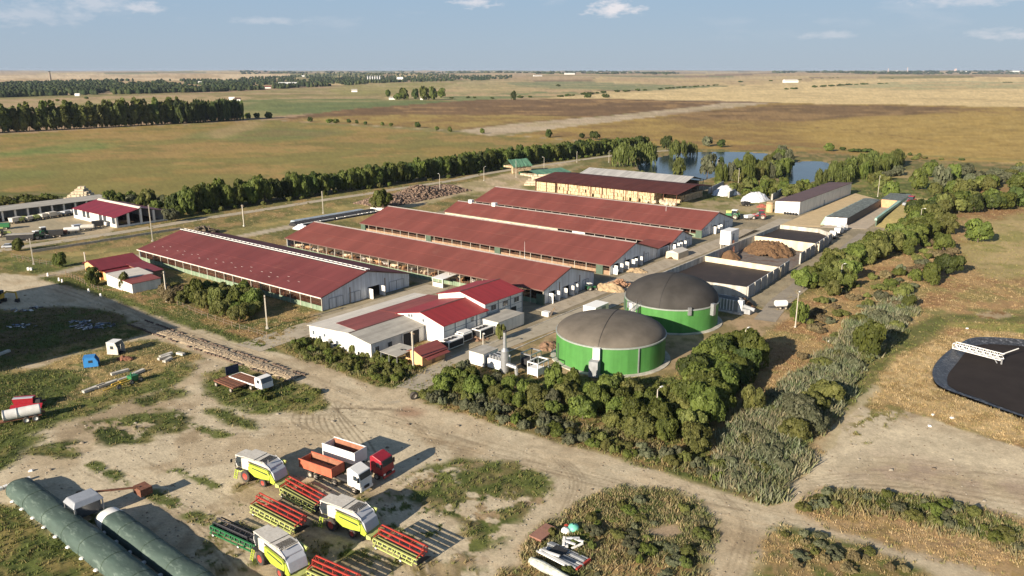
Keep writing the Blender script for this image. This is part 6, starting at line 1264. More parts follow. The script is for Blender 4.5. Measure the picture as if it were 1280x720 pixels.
grove([(360,428),(395,424),(440,440),(510,458),(535,464),(500,482),(440,468),(380,448)], 42, (1.2, 2.6), (1.8, 3.4), 'bush', ['green', 'olive', 'olive', 'green'], 'one of the weedy shrubs along the verge below the dairy building', 'verge shrubs below the dairy building', 'shrub', 'shrub', sp=1.9)
grove([(240,378),(262,368),(300,372),(322,384),(330,402),(300,404),(258,392)], 17, (3.4, 5.2), (4.5, 6.5), 'round', ['olive', 'olive', 'green'], 'one of the yellow green bushes growing in front of the largest barn', 'bushes in front of the largest barn', 'bush', 'bush', sp=3)
grove([(205,372),(235,366),(240,378),(215,384)], 5, (2.5, 3.6), (4, 5.5), 'round', ['brown', 'olive'], 'one of the brownish bushes right of the white shed', 'brownish bushes by the white shed', 'bush', 'bush', sp=3)
grove([(128,262),(160,250),(200,256),(240,258),(235,270),(210,280),(212,268)], 22, (3, 6.5), (4.5, 7.5), 'round', ['green', 'grey', 'olive'], 'one of the shaggy bushes behind the open machinery shed', 'bushes behind the machinery shed', 'bush', 'bush', sp=4)
grove([(0,250),(60,247),(70,249),(20,256),(0,258)], 14, (2, 3.2), (4, 6), 'bush', ['green', 'olive'], 'one of the low bushes behind the long garage', 'bushes behind the long garage', 'bush', 'bush', sp=4)
grove([(1060,395),(1090,380),(1130,386),(1100,420),(1070,430)], 6, (1.6, 2.8), (3, 4), 'bush', ['olive', 'grey'], 'one of the grey bushes at the head of the reed bed', 'grey bushes in the reeds', 'bush', 'bush', sp=3)
grove([(985,520),(1010,510),(1035,500),(1020,540),(990,550)], 5, (3, 4.2), (5, 7), 'round', ['olive', 'grey'], 'one of the olive bushes within the lower reed bed', 'olive bushes in the reeds', 'bush', 'bush', sp=3.5)
# tall grain store just left of the view: its long shadow crosses the junction
_sh = Vector((.647, .762)) / math.tan(SUN_EL) * 18
_a, _b = Vector(G(135, 371)) - _sh, Vector(G(226, 409)) - _sh; _d = (_b - _a).normalized(); _n = Vector((_d.y, -_d.x)); _n = _n if _n.y < 0 else -_n
t = thing('grain_store', 'tall pale grain store standing just outside the left edge of the view', 'grain store', (_b.x, _b.y, 0), math.atan2(_d.y, _d.x))
q = MB(); q.hexa([(-60,-26,0),(0,-26,0),(0,0,0),(-60,0,0)], [(-60,-26,17.8),(0,-26,17.8),(0,0,17.8),(-60,0,17.8)]); q.build('wall', M['white'], t); q = MB(); q.prism([(-26.3, 17.81), (.3, 17.81), (-13, 20.5)], 'x', -60.3, .3); q.build('roof', M['roof_grey'], t)
for i in range(8): q = MB(); q.box(-56 + i * 7.2, -53 + i * 7.2, .002, .06, 12, 14); q.build('window', M['glass'], t)
grove([(905,570),(935,612),(975,600),(1015,550),(1060,480),(1110,430),(1140,385),(1100,395),(1030,445),(980,500),(930,540)], 46, (1.2, 2.4), (2.6, 4.6), 'bush', ['grey', 'grey', 'olive', 'grey'], 'one of the soft grey green thickets in the reed bed beside the grass track', 'grey thickets in the reed bed', 'thicket', 'thicket', sp=3)
grove([(960,440),(1000,420),(1060,385),(1110,350),(1180,330),(1140,390),(1080,400),(1020,440),(960,500)], 22, (.9, 1.8), (2, 4), 'bush', ['grey', 'brown', 'olive', 'brown'], 'one of the greyish twiggy bushes on the reddish slope', 'twiggy bushes on the reddish slope', 'bush', 'bush', sp=4)
grove([(1085,345),(1110,322),(1150,310),(1180,300),(1200,312),(1150,350),(1120,385),(1085,372)], 26, (1.6, 3.4), (3, 5.5), 'bush', ['grey', 'olive', 'brown', 'green'], 'one of the tangled bushes below the trees lining the lane', 'tangled bushes below the lane trees', 'bush', 'bush', sp=3.2)
grove([(1005,385),(1040,372),(1075,352),(1085,372),(1050,400),(1015,415)], 14, (1.0, 2.2), (2, 4), 'bush', ['grey', 'olive', 'brown'], 'one of the twiggy bushes between the lane trees and the reeds', 'twiggy bushes above the reeds', 'bush', 'bush', sp=3)
# scattered shrubs in the rough ground lower right and the island
for P, n, mts in (([(660,690),(720,640),(770,616),(840,625),(885,650),(870,700),(840,720),(700,720)], 38, ['olive', 'grey', 'green', 'grey', 'olive', 'willow']), ([(1045,618),(1120,622),(1190,634),(1280,668),(1280,690),(1180,660),(1060,632)], 26, ['green', 'grey', 'olive']), ([(965,665),(1000,662),(1090,690),(1150,716),(970,716)], 16, ['grey', 'brown', 'olive']), ([(1000,640),(1015,622),(1040,616),(1050,640)], 7, ['grey', 'olive']), ([(280,482),(330,478),(395,492),(380,508),(300,500)], 14, ['green', 'olive'])):
    grove(P, n, (.4, 1.5), (1.0, 2.8), 'bush', mts, 'one of the low weedy bushes dotted over the rough ground near the dirt road', 'weedy bushes on rough ground', 'weed_clump', 'weed clump', sp=1.2)
# ---- tufts of grass and weeds: far too many to count
def tufts(name, idx, hmin, hmax, blades, wid, cols, seed, lean=.5, smin=1.0):
    r = np.random.default_rng(seed); n = len(idx)
    if n == 0: return
    x = TX[idx] + r.uniform(-.5, .5, n) * (D_[idx] * .0016); y = TY[idx] + r.uniform(-.5, .5, n) * (D_[idx] * .004); z = TZ[idx]
    B = blades; X = np.repeat(x, B) + r.normal(0, .16 * smin, n * B); Y = np.repeat(y, B) + r.normal(0, .16 * smin, n * B); Z = np.repeat(z, B) - .03; m = n * B
    a = r.uniform(0, 6.283, m); hgt = np.repeat(r.uniform(hmin, hmax, n), B) * r.uniform(.6, 1.15, m); l = r.uniform(0, lean, m) * hgt; b = r.uniform(0, 6.283, m)
    w_ = wid * r.uniform(.6, 1.4, m); P0 = np.stack([X - np.cos(a) * w_, Y - np.sin(a) * w_, Z], 1); P1 = np.stack([X + np.cos(a) * w_, Y + np.sin(a) * w_, Z], 1); P2 = np.stack([X + np.cos(b) * l, Y + np.sin(b) * l, Z + hgt], 1)
    V = np.stack([P0, P1, P2], 1).reshape(-1, 3); ci = r.integers(0, len(cols), n); base = np.array(cols)[ci] * r.uniform(.75, 1.25, n)[:, None]; base = base * .8 + COL[idx] * .35; c3 = np.repeat(base, B * 3, axis=0)
    me = fast_mesh(name, V, np.arange(3 * m).reshape(m, 3), c3); me.materials.append(TUFTM); o = bpy.data.objects.new(name, me); C.objects.link(o); return tag(o, kind='stuff')
TUFTM = mat('grass_blades', (1, 1, 1), rough=.8, var=.12, scale=.4, attr='surface', spec=.2, trans=.3)
vr = np.random.default_rng(5); cell = (D_ / 100) ** 2
infan = (np.abs(np.arctan2(TX, TY)) < .70) & (TY > 60) & (D_ < 420) & (TZ > -.6)
def pick(mask, dens): return np.nonzero(infan & mask & (vr.random(n_) < np.clip(VEG * dens * np.clip(cell, .5, 3) / 1.6, 0, 1)))[0]
g1 = pick((VT == 0) & (VEG > .12), .36); g2 = pick((VT == 1) & (VEG > .12), .36); g3 = pick((VT == 2) & (VEG > .2), .6)
tag(tufts('grass', g1, .15, .5, 6, .085, [(.13, .16, .045), (.17, .185, .06), (.09, .12, .035), (.24, .2, .09)], 1), 'green weeds growing over the verges and yard')
tag(tufts('dry_grass', g2, .12, .42, 8, .055, [(.46, .355, .19), (.36, .27, .13), (.40, .29, .15), (.2, .19, .08), (.5, .4, .24)], 2, .9, 1.5), 'dry golden grass over the rough ground')
tag(tufts('weeds', g3, .2, .65, 9, .085, [(.17, .19, .08), (.32, .26, .14), (.12, .15, .055), (.24, .24, .14), (.14, .17, .06), (.40, .32, .18)], 3, .9, 1.6), 'tall mixed weeds on the mound between the dirt roads')
REED = smooth_poly([G(*p) for p in [(895,560),(890,600),(925,616),(962,622),(990,590),(1015,560),(1040,520),(1062,480),(1100,440),(1130,410),(1145,375),(1120,372),(1075,395),(1030,440),(990,470),(960,500),(915,530)]], 4)
LD = np.full(n_, 99.)
idx = np.nonzero(infan)[0]; dR = poly_sdf(TX[idx], TY[idx], [tuple(p) for p in REED]) + (fbm(TX[idx], TY[idx], 5, 3, 8) - .5) * 7
ri = idx[(dR < 0) & (vr.random(len(idx)) < .46 * np.clip(cell[idx], .5, 3) / 1.6)]
tag(tufts('reeds', ri, .7, 1.7, 8, .15, [(.20, .235, .15), (.14, .18, .09), (.25, .27, .19), (.11, .15, .06), (.30, .27, .18)], 4, .9, 2.6), 'tall grey green reeds filling the ditch beside the track')
for P, seed in (([(540,485),(600,492),(700,520),(800,548),(880,580),(895,600),(800,575),(700,545),(600,515),(545,500)], 9), ([(355,432),(400,424),(470,448),(530,462),(500,480),(430,466),(370,448)], 10), ([(1000,632),(1060,614),(1180,628),(1290,660),(1290,700),(1150,660),(1040,640)], 12)):
    Q = [G(*p) for p in P]; dR = poly_sdf(TX[idx], TY[idx], Q) + (fbm(TX[idx], TY[idx], 4, 3, seed) - .5) * 4; ri = idx[(dR < 0) & (vr.random(len(idx)) < .22 * np.clip(cell[idx], .5, 3) / 1.6)]
    tag(tufts('weeds', ri, .35, 1.0, 8, .11, [(.16, .18, .07), (.28, .22, .12), (.12, .15, .05), (.22, .22, .13)], seed, .9, 2.0), ['tall weeds on the bank above the dirt road', 'tall weeds on the verge below the dairy building', 'tall weeds beside the lower right track'][[9, 10, 12].index(seed)])
# ---- far woods and village trees: masses at the horizon
def far_wood(label, poly, n, hr, wr, mtc, seed):
    r = np.random.default_rng(seed); xs = [p[0] for p in poly]; ys = [p[1] for p in poly]; pts = []
    while len(pts) < n:
        x, y = r.uniform(min(xs), max(xs)), r.uniform(min(ys), max(ys))
        if inside(x, y, poly) and vn(np.array([x * .045 + seed]), np.array([y * .35]), seed)[0] > .28: pts.append(G(x, y))
    pts = np.array(pts); n = len(pts); prof = np.array([(.75, .02), (1.0, .35), (.8, .75), (.35, .98)]); k = 7; ang = np.arange(k) / k * 2 * math.pi
    w_ = r.uniform(*wr, n); h_ = r.uniform(*hr, n); V = []
    zg = (fbm(pts[:, 0], pts[:, 1], 1400, 3, 15) - .5) * np.clip((np.hypot(pts[:, 0], pts[:, 1]) - 1500) / 6000, 0, 1) * 60
    for (rad, z) in prof:
        jit = r.uniform(.7, 1.25, (n, k)); X = pts[:, :1] + np.cos(ang)[None] * rad * jit * w_[:, None] / 2; Y = pts[:, 1:] + np.sin(ang)[None] * rad * jit * w_[:, None] / 2; Z = np.repeat((z * h_ + zg - .5)[:, None], k, 1) + r.uniform(-.05, .05, (n, k)) * h_[:, None]; V.append(np.stack([X, Y, Z], -1))
    V = np.stack(V, 1).reshape(-1, 3); base = (np.arange(n) * 4 * k)[:, None]; Fq = []
    for j in range(3):
        for i in range(k): Fq.append([j*k+i, j*k+(i+1) % k, (j+1)*k+(i+1) % k, (j+1)*k+i])
    for i in range(2): Fq.append([3*k+i*2, 3*k+i*2+1, 3*k+i*2+2, 3*k+(i*2+3) % k])
    Fq = (np.array(Fq)[None] + base[:, :, None]).reshape(-1, 4); c = np.repeat(np.array(mtc)[r.integers(0, len(mtc), n)] * r.uniform(.7, 1.3, n)[:, None], 4 * k, axis=0)
    me = fast_mesh('far_wood', V, Fq, c); me.materials.append(TUFTM); o = bpy.data.objects.new('far_wood', me); C.objects.link(o); tag(o, label, kind='stuff')
FG = [(.035, .055, .02), (.05, .07, .028), (.07, .085, .03), (.028, .04, .018)]
far_wood('band of village trees across the upper left', [(-60,124),(0,122),(100,118),(160,117),(300,113),(380,109),(470,104),(560,100.5),(640,98),(640,95),(520,94),(380,95),(310,97),(290,101),(150,101.5),(0,104),(-60,105)], 4600, (9, 14), (9, 15), FG, 3)
far_wood('dark tree rows along the horizon', [(300,93),(500,92),(700,94),(840,94),(850,90.5),(600,90),(450,89.5),(300,91)], 500, (12, 20), (30, 60), FG, 4)
far_wood('dark tree rows along the horizon at the right', [(960,91.8),(1100,94),(1180,92.5),(1400,91.2),(1400,90),(1180,89.5),(1000,89.8)], 420, (14, 24), (35, 70), FG, 5)
far_wood('dark plantation block in the distance', [(585,98.5),(600,96.8),(615,98.3),(600,99.6)], 110, (9, 12), (12, 16), FG[:1], 6)
def far_row(label, pts, n, hr, wr, seed):
    r = random.Random(seed); P = [Vector(G(*p)) for p in pts]; L = sum((P[i+1]-P[i]).length for i in range(len(P)-1)); o_ = along(P, L / n)
    for p, d in o_:
        if r.random() < .7: tree(p.x + r.uniform(-6, 6), p.y + r.uniform(-6, 6), r.uniform(*wr), r.uniform(*hr), 'bush', 'dark', label, label, 'hedge_bush', 'hedge bush')
far_row('small dark bush in the hedge rising along the far stubble field', [(650,122.5),(700,121),(760,116),(830,111.5),(900,106.5)], 42, (4, 7), (9, 18), 3)
far_row('small dark bush in the far hedge below the white barn', [(985,112),(1030,108.5),(1060,106.5),(1110,105)], 24, (5, 8), (12, 22), 4)
far_row('small bush dotted along the right hand horizon fields', [(925,103),(960,102),(1000,101),(1070,96),(1120,96)], 20, (6, 9), (12, 24), 5)
far_row('small bush beside the farmstead clump', [(556,124),(568,123),(580,122.5),(615,123.5),(625,123.5)], 8, (3, 5), (6, 10), 6)
for (px, py) in ((1115,99.5),(1222,98.3),(1232,98.2),(1256,104.5),(1262,104.5),(735,122),(757,122),(698,108)): x, y = G(px, py); tree(x, y, 18, 9, 'bush', 'dark', 'lone dark bush out in the far right fields', 'lone bushes in the far fields', 'bush', 'bush')

# loose stones and clods over the bare dirt
r_ = np.random.default_rng(77); ci_ = np.nonzero(infan & (CLS == CLN.index('dirt_road')) & (D_ < 260) & (vr.random(n_) < .05 * np.clip(cell, .5, 3) / 1.6))[0]
nS = len(ci_); xs_ = TX[ci_] + r_.normal(0, .3, nS); ys_ = TY[ci_] + r_.normal(0, .3, nS); s_ = r_.uniform(.03, .11, nS) * (1 + (r_.random(nS) < .04) * 1.5); cube = np.array([(-1,-1,-.3),(1,-1,-.3),(1,1,-.3),(-1,1,-.3),(-.6,-.6,.8),(.7,-.5,.7),(.5,.7,.9),(-.6,.6,.6)]); an = r_.uniform(0, 6.28, nS)
cx2 = cube[None, :, 0] * np.cos(an)[:, None] - cube[None, :, 1] * np.sin(an)[:, None]; cy2 = cube[None, :, 0] * np.sin(an)[:, None] + cube[None, :, 1] * np.cos(an)[:, None]
Vs = np.stack([xs_[:, None] + cx2 * s_[:, None] * 1.4, ys_[:, None] + cy2 * s_[:, None], cube[None, :, 2] * s_[:, None] + 0 * cx2], -1).reshape(-1, 3); Fs = (np.array([(4,5,6,7),(0,1,5,4),(1,2,6,5),(2,3,7,6),(3,0,4,7)])[None] + (np.arange(nS) * 8)[:, None, None]).reshape(-1, 4)
me = fast_mesh('stones', Vs, Fs, np.repeat(np.array([(.36, .30, .22), (.26, .2, .14), (.45, .40, .32)])[r_.integers(0, 3, nS)], 8, axis=0)); me.materials.append(TUFTM); o = bpy.data.objects.new('stones', me); C.objects.link(o); tag(o, 'loose stones and clods on the dirt yard', kind='stuff')
# ================================================================ MACHINES
PM = {'lime': mat('lime_paint', (.40, .50, .05), rough=.5, var=.14, scale=1, spots=(.34, .35, .16), spot_thr=.66), 'lime2': mat('faded_lime_paint', (.42, .46, .15), rough=.6, var=.2, scale=2, spots=(.34, .35, .16), spot_thr=.66), 'offw': mat('off_white_panel', (.56, .53, .47), rough=.5, var=.14, scale=1.5, spots=(.44, .39, .31), spot_thr=.6), 'redp': mat('red_paint', (.38, .040, .026), rough=.6, var=.2, scale=2, spots=(.34, .13, .09), spot_thr=.66),
      'crim': mat('crimson_cab_paint', (.30, .018, .03), rough=.4, var=.15), 'orange': mat('faded_orange_red_paint', (.50, .135, .075), rough=.5, var=.14, scale=1.5, streak=(2, 2, .3), streak_amt=.2), 'greenp': mat('machine_green', (.035, .17, .065), rough=.4, var=.1), 'belt': mat('black_belt', (.035, .033, .04), rough=.6, var=.3, scale=3),
      'tyre': mat('tyre_rubber', (.055, .048, .042), rough=.95, var=.4, scale=4), 'rim': mat('dusty_rim', (.40, .36, .30), rough=.6, var=.2), 'rimr': mat('red_rim', (.45, .06, .045), rough=.5, var=.15), 'lgrey': mat('light_grey_panel', (.44, .46, .50), rough=.35, var=.08), 'blue': mat('blue_cab_paint', (.045, .24, .58), rough=.4, var=.1), 'yel': mat('yellow_paint', (.55, .36, .05), rough=.5, var=.2, scale=2), 'inner': mat('brown_trailer_inside', (.30, .13, .075), rough=.8, var=.3, scale=1.2), 'silver': mat('silver_roof', (.40, .42, .45), rough=.35, metal=.3, var=.1), 'wht': M['white2'], 'dk': M['dark'], 'gl': M['glass'], 'rust': M['rust'], 'steel': M['steel']}
def wheel(t, x, y, r, w, rim='rim', name='wheel'):
    q = MB(); q.lathe([(r*.55, -w/2), (r*.93, -w/2), (r, -w*.32), (r, w*.32), (r*.93, w/2), (r*.55, w/2)], c=(x, y, r), n=18, axis='y'); o = q.build(name, PM['tyre'], t, smooth=False)
    q = MB(); q.lathe([(.001, -w*.30), (r*.28, -w*.34), (r*.56, -w*.46), (r*.56, w*.46), (r*.28, w*.34), (.001, w*.30)], c=(x, y, r), n=14, axis='y'); adopt(q.build('rim', PM[rim]), o); return o
def heading(a, b): A, B = Vector(G(*a)), Vector(G(*b)); d = B - A; return A, B, math.atan2(d.y, d.x), d.length
def place(t, a, b, side, along_f=.5):
    """a: ground point under the rear near wheel, b: front near wheel; side = lateral offset of the near wheels (+ left)"""
    A, B, h, L = heading(a, b); m_ = A + (B - A) * along_f; lf = Vector((-math.sin(h), math.cos(h))); o = m_ - lf * side; t.location = (o.x, o.y, 0); t.rotation_euler = (0, 0, h); return L
def combine(label, rear, front):
    t = thing('combine_harvester', label, 'combine harvester', group='combine harvesters parked in the yard')
    place(t, rear, front, 1.35)
    P = PM; q = MB(); q.box(-2.6, 2.4, -.95, .95, .9, 2.0); q.box(-2.2, 2.0, -.6, .6, .6, .9); q.build('chassis', P['dk'], t)
    # upper white hull: grain tank and engine deck
    q = MB(); q.prism([(2.5, 1.9), (2.5, 3.5), (1.4, 3.75), (-2.4, 3.65), (-3.3, 3.1), (-1.6, 2.5), (.5, 2.1), (1.4, 1.9)], 'y', -1.45, 1.45); q.build('body', P['offw'], t, bevel=.08)
    q = MB(); q.box(-.2, 2.35, -1.4, 1.4, 3.78, 3.9); q.box(-2.3, -.3, -1.35, 1.35, 3.7, 3.82); q.build('tank_cover', P['offw'], t, bevel=.05)
    q = MB()
    for i in range(6): q.box(-2.25 + i * .22, -2.15 + i * .22, -1.0, 1.1, 3.825, 3.87)
    q.build('grille', P['dk'], t)
    for s in (-1, 1):
        q = MB(); y0, y1 = (1.455, 1.56) if s > 0 else (-1.56, -1.455)
        q.prism([(.9, 1.9), (1.0, 2.5), (.6, 2.95), (-3.0, 2.75), (-3.5, 2.2), (-3.3, 1.5), (-1.6, 1.3), (-.3, 1.3)], 'y', y0, y1); q.build('side_panel', P['lime'], t)
        q = MB(); y0, y1 = (1.565, 1.60) if s > 0 else (-1.60, -1.565); q.prism([(.2, 2.55), (.2, 2.68), (-2.9, 2.42), (-3.1, 2.2)], 'y', y0, y1); q.build('stripe', P['dk'], t)
        q = MB(); y0, y1 = (1.47, 1.75) if s > 0 else (-1.75, -1.47); q.prism([(.6, 3.0), (.6, 3.22), (-3.2, 2.98), (-3.5, 2.75)], 'y', y0, y1); q.build('side_hood', P['lime'], t)
        q = MB(); y0, y1 = (1.46, 1.50) if s > 0 else (-1.50, -1.46); q.prism([(.9, 3.26), (.9, 3.46), (-3.0, 3.24), (-3.1, 3.06)], 'y', y0, y1); q.build('air_intake', P['dk'], t)
    q = MB(); q.prism([(-3.3, 3.2), (-2.5, 3.62), (-3.9, 2.6), (-4.3, 1.4), (-3.5, 1.3)], 'y', -1.3, 1.3); q.build('rear_hood', P['lgrey'], t, bevel=.06)
    q = MB(); q.prism([(-3.45, 2.6), (-3.3, 1.1), (-4.0, .95), (-4.35, 1.45)], 'y', 1.305, 1.45); q.prism([(-3.45, 2.6), (-3.3, 1.1), (-4.0, .95), (-4.35, 1.45)], 'y', -1.45, -1.305); q.build('rear_fender', P['lime'], t)
    q = MB(); q.prism([(-4.1, .5), (-4.1, 1.2), (-4.9, 1.0), (-4.9, .6)], 'y', -1.3, 1.3); q.build('straw_chopper', P['lime2'], t)
    q = MB(); q.prism([(2.55, 1.75), (2.55, 3.3), (3.9, 3.35), (4.15, 2.4), (3.8, 1.75)], 'y', -1.0, 1.0); q.build('cab', P['gl'], t, bevel=.05)
    q = MB(); q.box(2.5, 4.15, -1.1, 1.1, 3.42, 3.6); q.build('cab_roof', P['offw'], t, bevel=.06)
    q = MB()
    for y in (-1.02, 1.02): q.bar((3.95, y, 3.4), (4.2, y, 2.4), .09); q.bar((4.2, y, 2.4), (3.85, y, 1.7), .09); q.bar((2.55, y, 3.4), (2.55, y, 1.7), .1)
    q.build('cab_pillar', P['wht'], t); q = MB(); q.bar((3.9, 1.1, 3.1), (4.3, 1.75, 3.0), .05); q.box(4.22, 4.3, 1.6, 1.95, 2.6, 3.1); q.build('mirror', P['dk'], t)
    q = MB(); q.box(2.5, 3.6, 1.05, 1.7, 1.62, 1.7); q.bar((3.6, 1.65, 1.7), (3.6, 1.65, 2.7), .05); q.bar((2.6, 1.65, 1.7), (2.6, 1.65, 2.7), .05); q.bar((2.6, 1.65, 2.7), (3.6, 1.65, 2.7), .05)
    q.build('platform', P['dk'], t)
    q = MB()
    for s in (-.28, .28): q.bar((3.25 + s, 1.72, 1.7), (3.35 + s, 2.1, .35), .09)
    for k in range(5): f = k / 4.5; q.bar((2.98 + .1*f, 1.72 + .38*f, 1.6 - 1.25*f), (3.54 + .1*f, 1.72 + .38*f, 1.6 - 1.25*f), .12, .05)
    q.build('ladder', P['lime'], t); q = MB(); q.prism([(2.6, 1.1), (2.6, 1.7), (4.6, .95), (4.6, .4)], 'y', -.65, .65); q.build('feeder_house', P['lime2'], t)
    q = MB(); q.tube((2.0, -1.45, 3.4), (-3.6, -1.75, 3.1), .2, n=10); q.tube((2.0, 1.1, 3.7), (2.0, -1.45, 3.4), .2, n=8); q.build('unloading_auger', P['lime2'], t); q = MB(); q.tube((-2.6, .8, 3.7), (-2.6, .8, 4.2), .09, n=8); q.build('exhaust', P['steel'], t)
    L = heading(rear, front)[3]
    t.scale = (.91, .91, .95); L /= .91
    for s in (-1, 1): wheel(t, L/2, s * 1.35, .92, .72, 'rimr'); wheel(t, -L/2, s * 1.25, .64, .5, 'rimr')
    return t
combine('combine harvester with lime side panels standing alone by the red trucks, no header before it', (328.5, 609), (308, 602)); combine('middle lime and white combine harvester with a red reel header in front of its cab', (440, 673), (415, 663.5)); combine('lime and white combine harvester at the bottom edge beside the long green header', (349.5, 722.5), (327, 706))
def header(label, a, b, reel='redp', frame='lime2', Lr=None):
    A, B, h, L = heading(a, b); t = thing('harvester_header', label, 'harvester header', (A.x, A.y, .1), h, 'cutting headers parked in the yard')
    P = PM; q = MB(); q.box(0, L, -.12, .12, .5, .62); q.box(0, L, -.10, .12, 1.0, 1.12); [q.box(L*i/9, L*i/9+.14, -.16, -.02, .55, 1.0) for i in range(9)]; q.build('back_frame', P[frame], t)
    q = MB(); q.box(.02, L - .02, .02, .06, .62, 1.0); q.build('back_sheet', P['dk'], t)
    q = MB(); q.hexa([(0.05,.12,.45),(L-.05,.12,.45),(L-.05,1.7,.3),(.05,1.7,.3)], [(0.05,.12,.52),(L-.05,.12,.52),(L-.05,1.7,.36),(.05,1.7,.36)]); q.build('table', P['belt'], t)
    for x in (0, L - .12): q = MB(); q.prism([(-.1, .3), (-.1, 1.1), (.5, 1.1), (1.9, .7), (2.5, .3)], 'x', x, x + .12); q.build('end_panel', P[frame] if x == 0 else P['dk'], t)
    q = MB(); q.tube((.15, .75, .75), (L - .15, .75, .75), .22, n=10); q.build('auger', P['dk'] if reel != 'redp' else P['lime2'], t)
    if reel == 'redp':
        cy, cz, R = 1.45, 1.62, .66; q = MB(); q.tube((.1, cy, cz), (L - .1, cy, cz), .14, n=8); q.build('reel_shaft', P['redp'], t)
        for k in range(6):
            an = k * math.pi / 3 + .3; y, z = cy + R * math.cos(an), cz + R * math.sin(an); q = MB(); q.bar((.1, y, z), (L - .1, y, z), .15, .12)
            for i in range(int(L / .35)): q.bar((.2 + i * .35, y, z), (.2 + i * .35, y - .02, z - .2), .03)
            q.build('reel_bat', P['redp'], t)
        for x in (.12, L * .27, L * .5, L * .73, L - .16):
            q = MB()
            for k in range(6): an = k * math.pi / 3 + .3; a2 = an + math.pi / 3; q.bar((x, cy, cz), (x, cy + R * math.cos(an), cz + R * math.sin(an)), .07, .05); q.bar((x, cy + R * math.cos(an), cz + R * math.sin(an)), (x, cy + R * math.cos(a2), cz + R * math.sin(a2)), .06, .05)
            q.build('reel_spider', P['redp'], t)
        for x in (L * .02, L * .98): q = MB(); q.bar((x, 0, 1.3), (x, cy, cz), .12); q.build('reel_arm', P['redp'], t)
    else:
        q = MB()
        for i in range(int(L / .42)): q.box(.2 + i * .42, .42 + i * .42, .2, 2.0, .54, .62)
        tag(q.build('belt_slat', P['belt'], t), kind='stuff')
        for y, z in ((.35, 1.5), (1.0, 1.75), (1.7, 1.5)): q = MB(); q.tube((.2, y, z), (L * .98, y, z), .09, n=8); q.build('reel_bar', P['belt'], t)
        q = MB()
        for i in range(9): q.bar((.3 + i * L / 9, .2, 1.3), (.3 + i * L / 9, 1.0, 1.75), .06); q.bar((.3 + i * L / 9, 1.0, 1.75), (.3 + i * L / 9, 1.8, 1.4), .06)
        q.build('reel_arm', P['belt'], t)
    q = MB(); q.box(.4, L - .4, -.55, -.35, .35, .5)
    for i in range(7): x = .6 + i * (L - 1.2) / 6; q.bar((x, -.45, .45), (x, 0, .9), .08)
    q.build('trolley_beam', P[frame], t)
    for x in (L * .12, L * .68):
        for y in (-.45, 1.2): wheel(t, x, y, .3, .2, 'wht')
    t.scale = (.97, .9, .95); return t
header('red reel header nearest the parked trucks', (351, 619), (397, 645)); header('red reel header left of the middle combine harvester', (314, 641), (372, 672)); header('red reel header standing clear at the right behind the middle combine', (467, 683), (524, 712)); header('red reel header cut off by the bottom edge', (384, 724), (440, 750)); header('long green framed header with black belts and no red reel', (264, 667), (322, 694), 'belt', 'greenp')
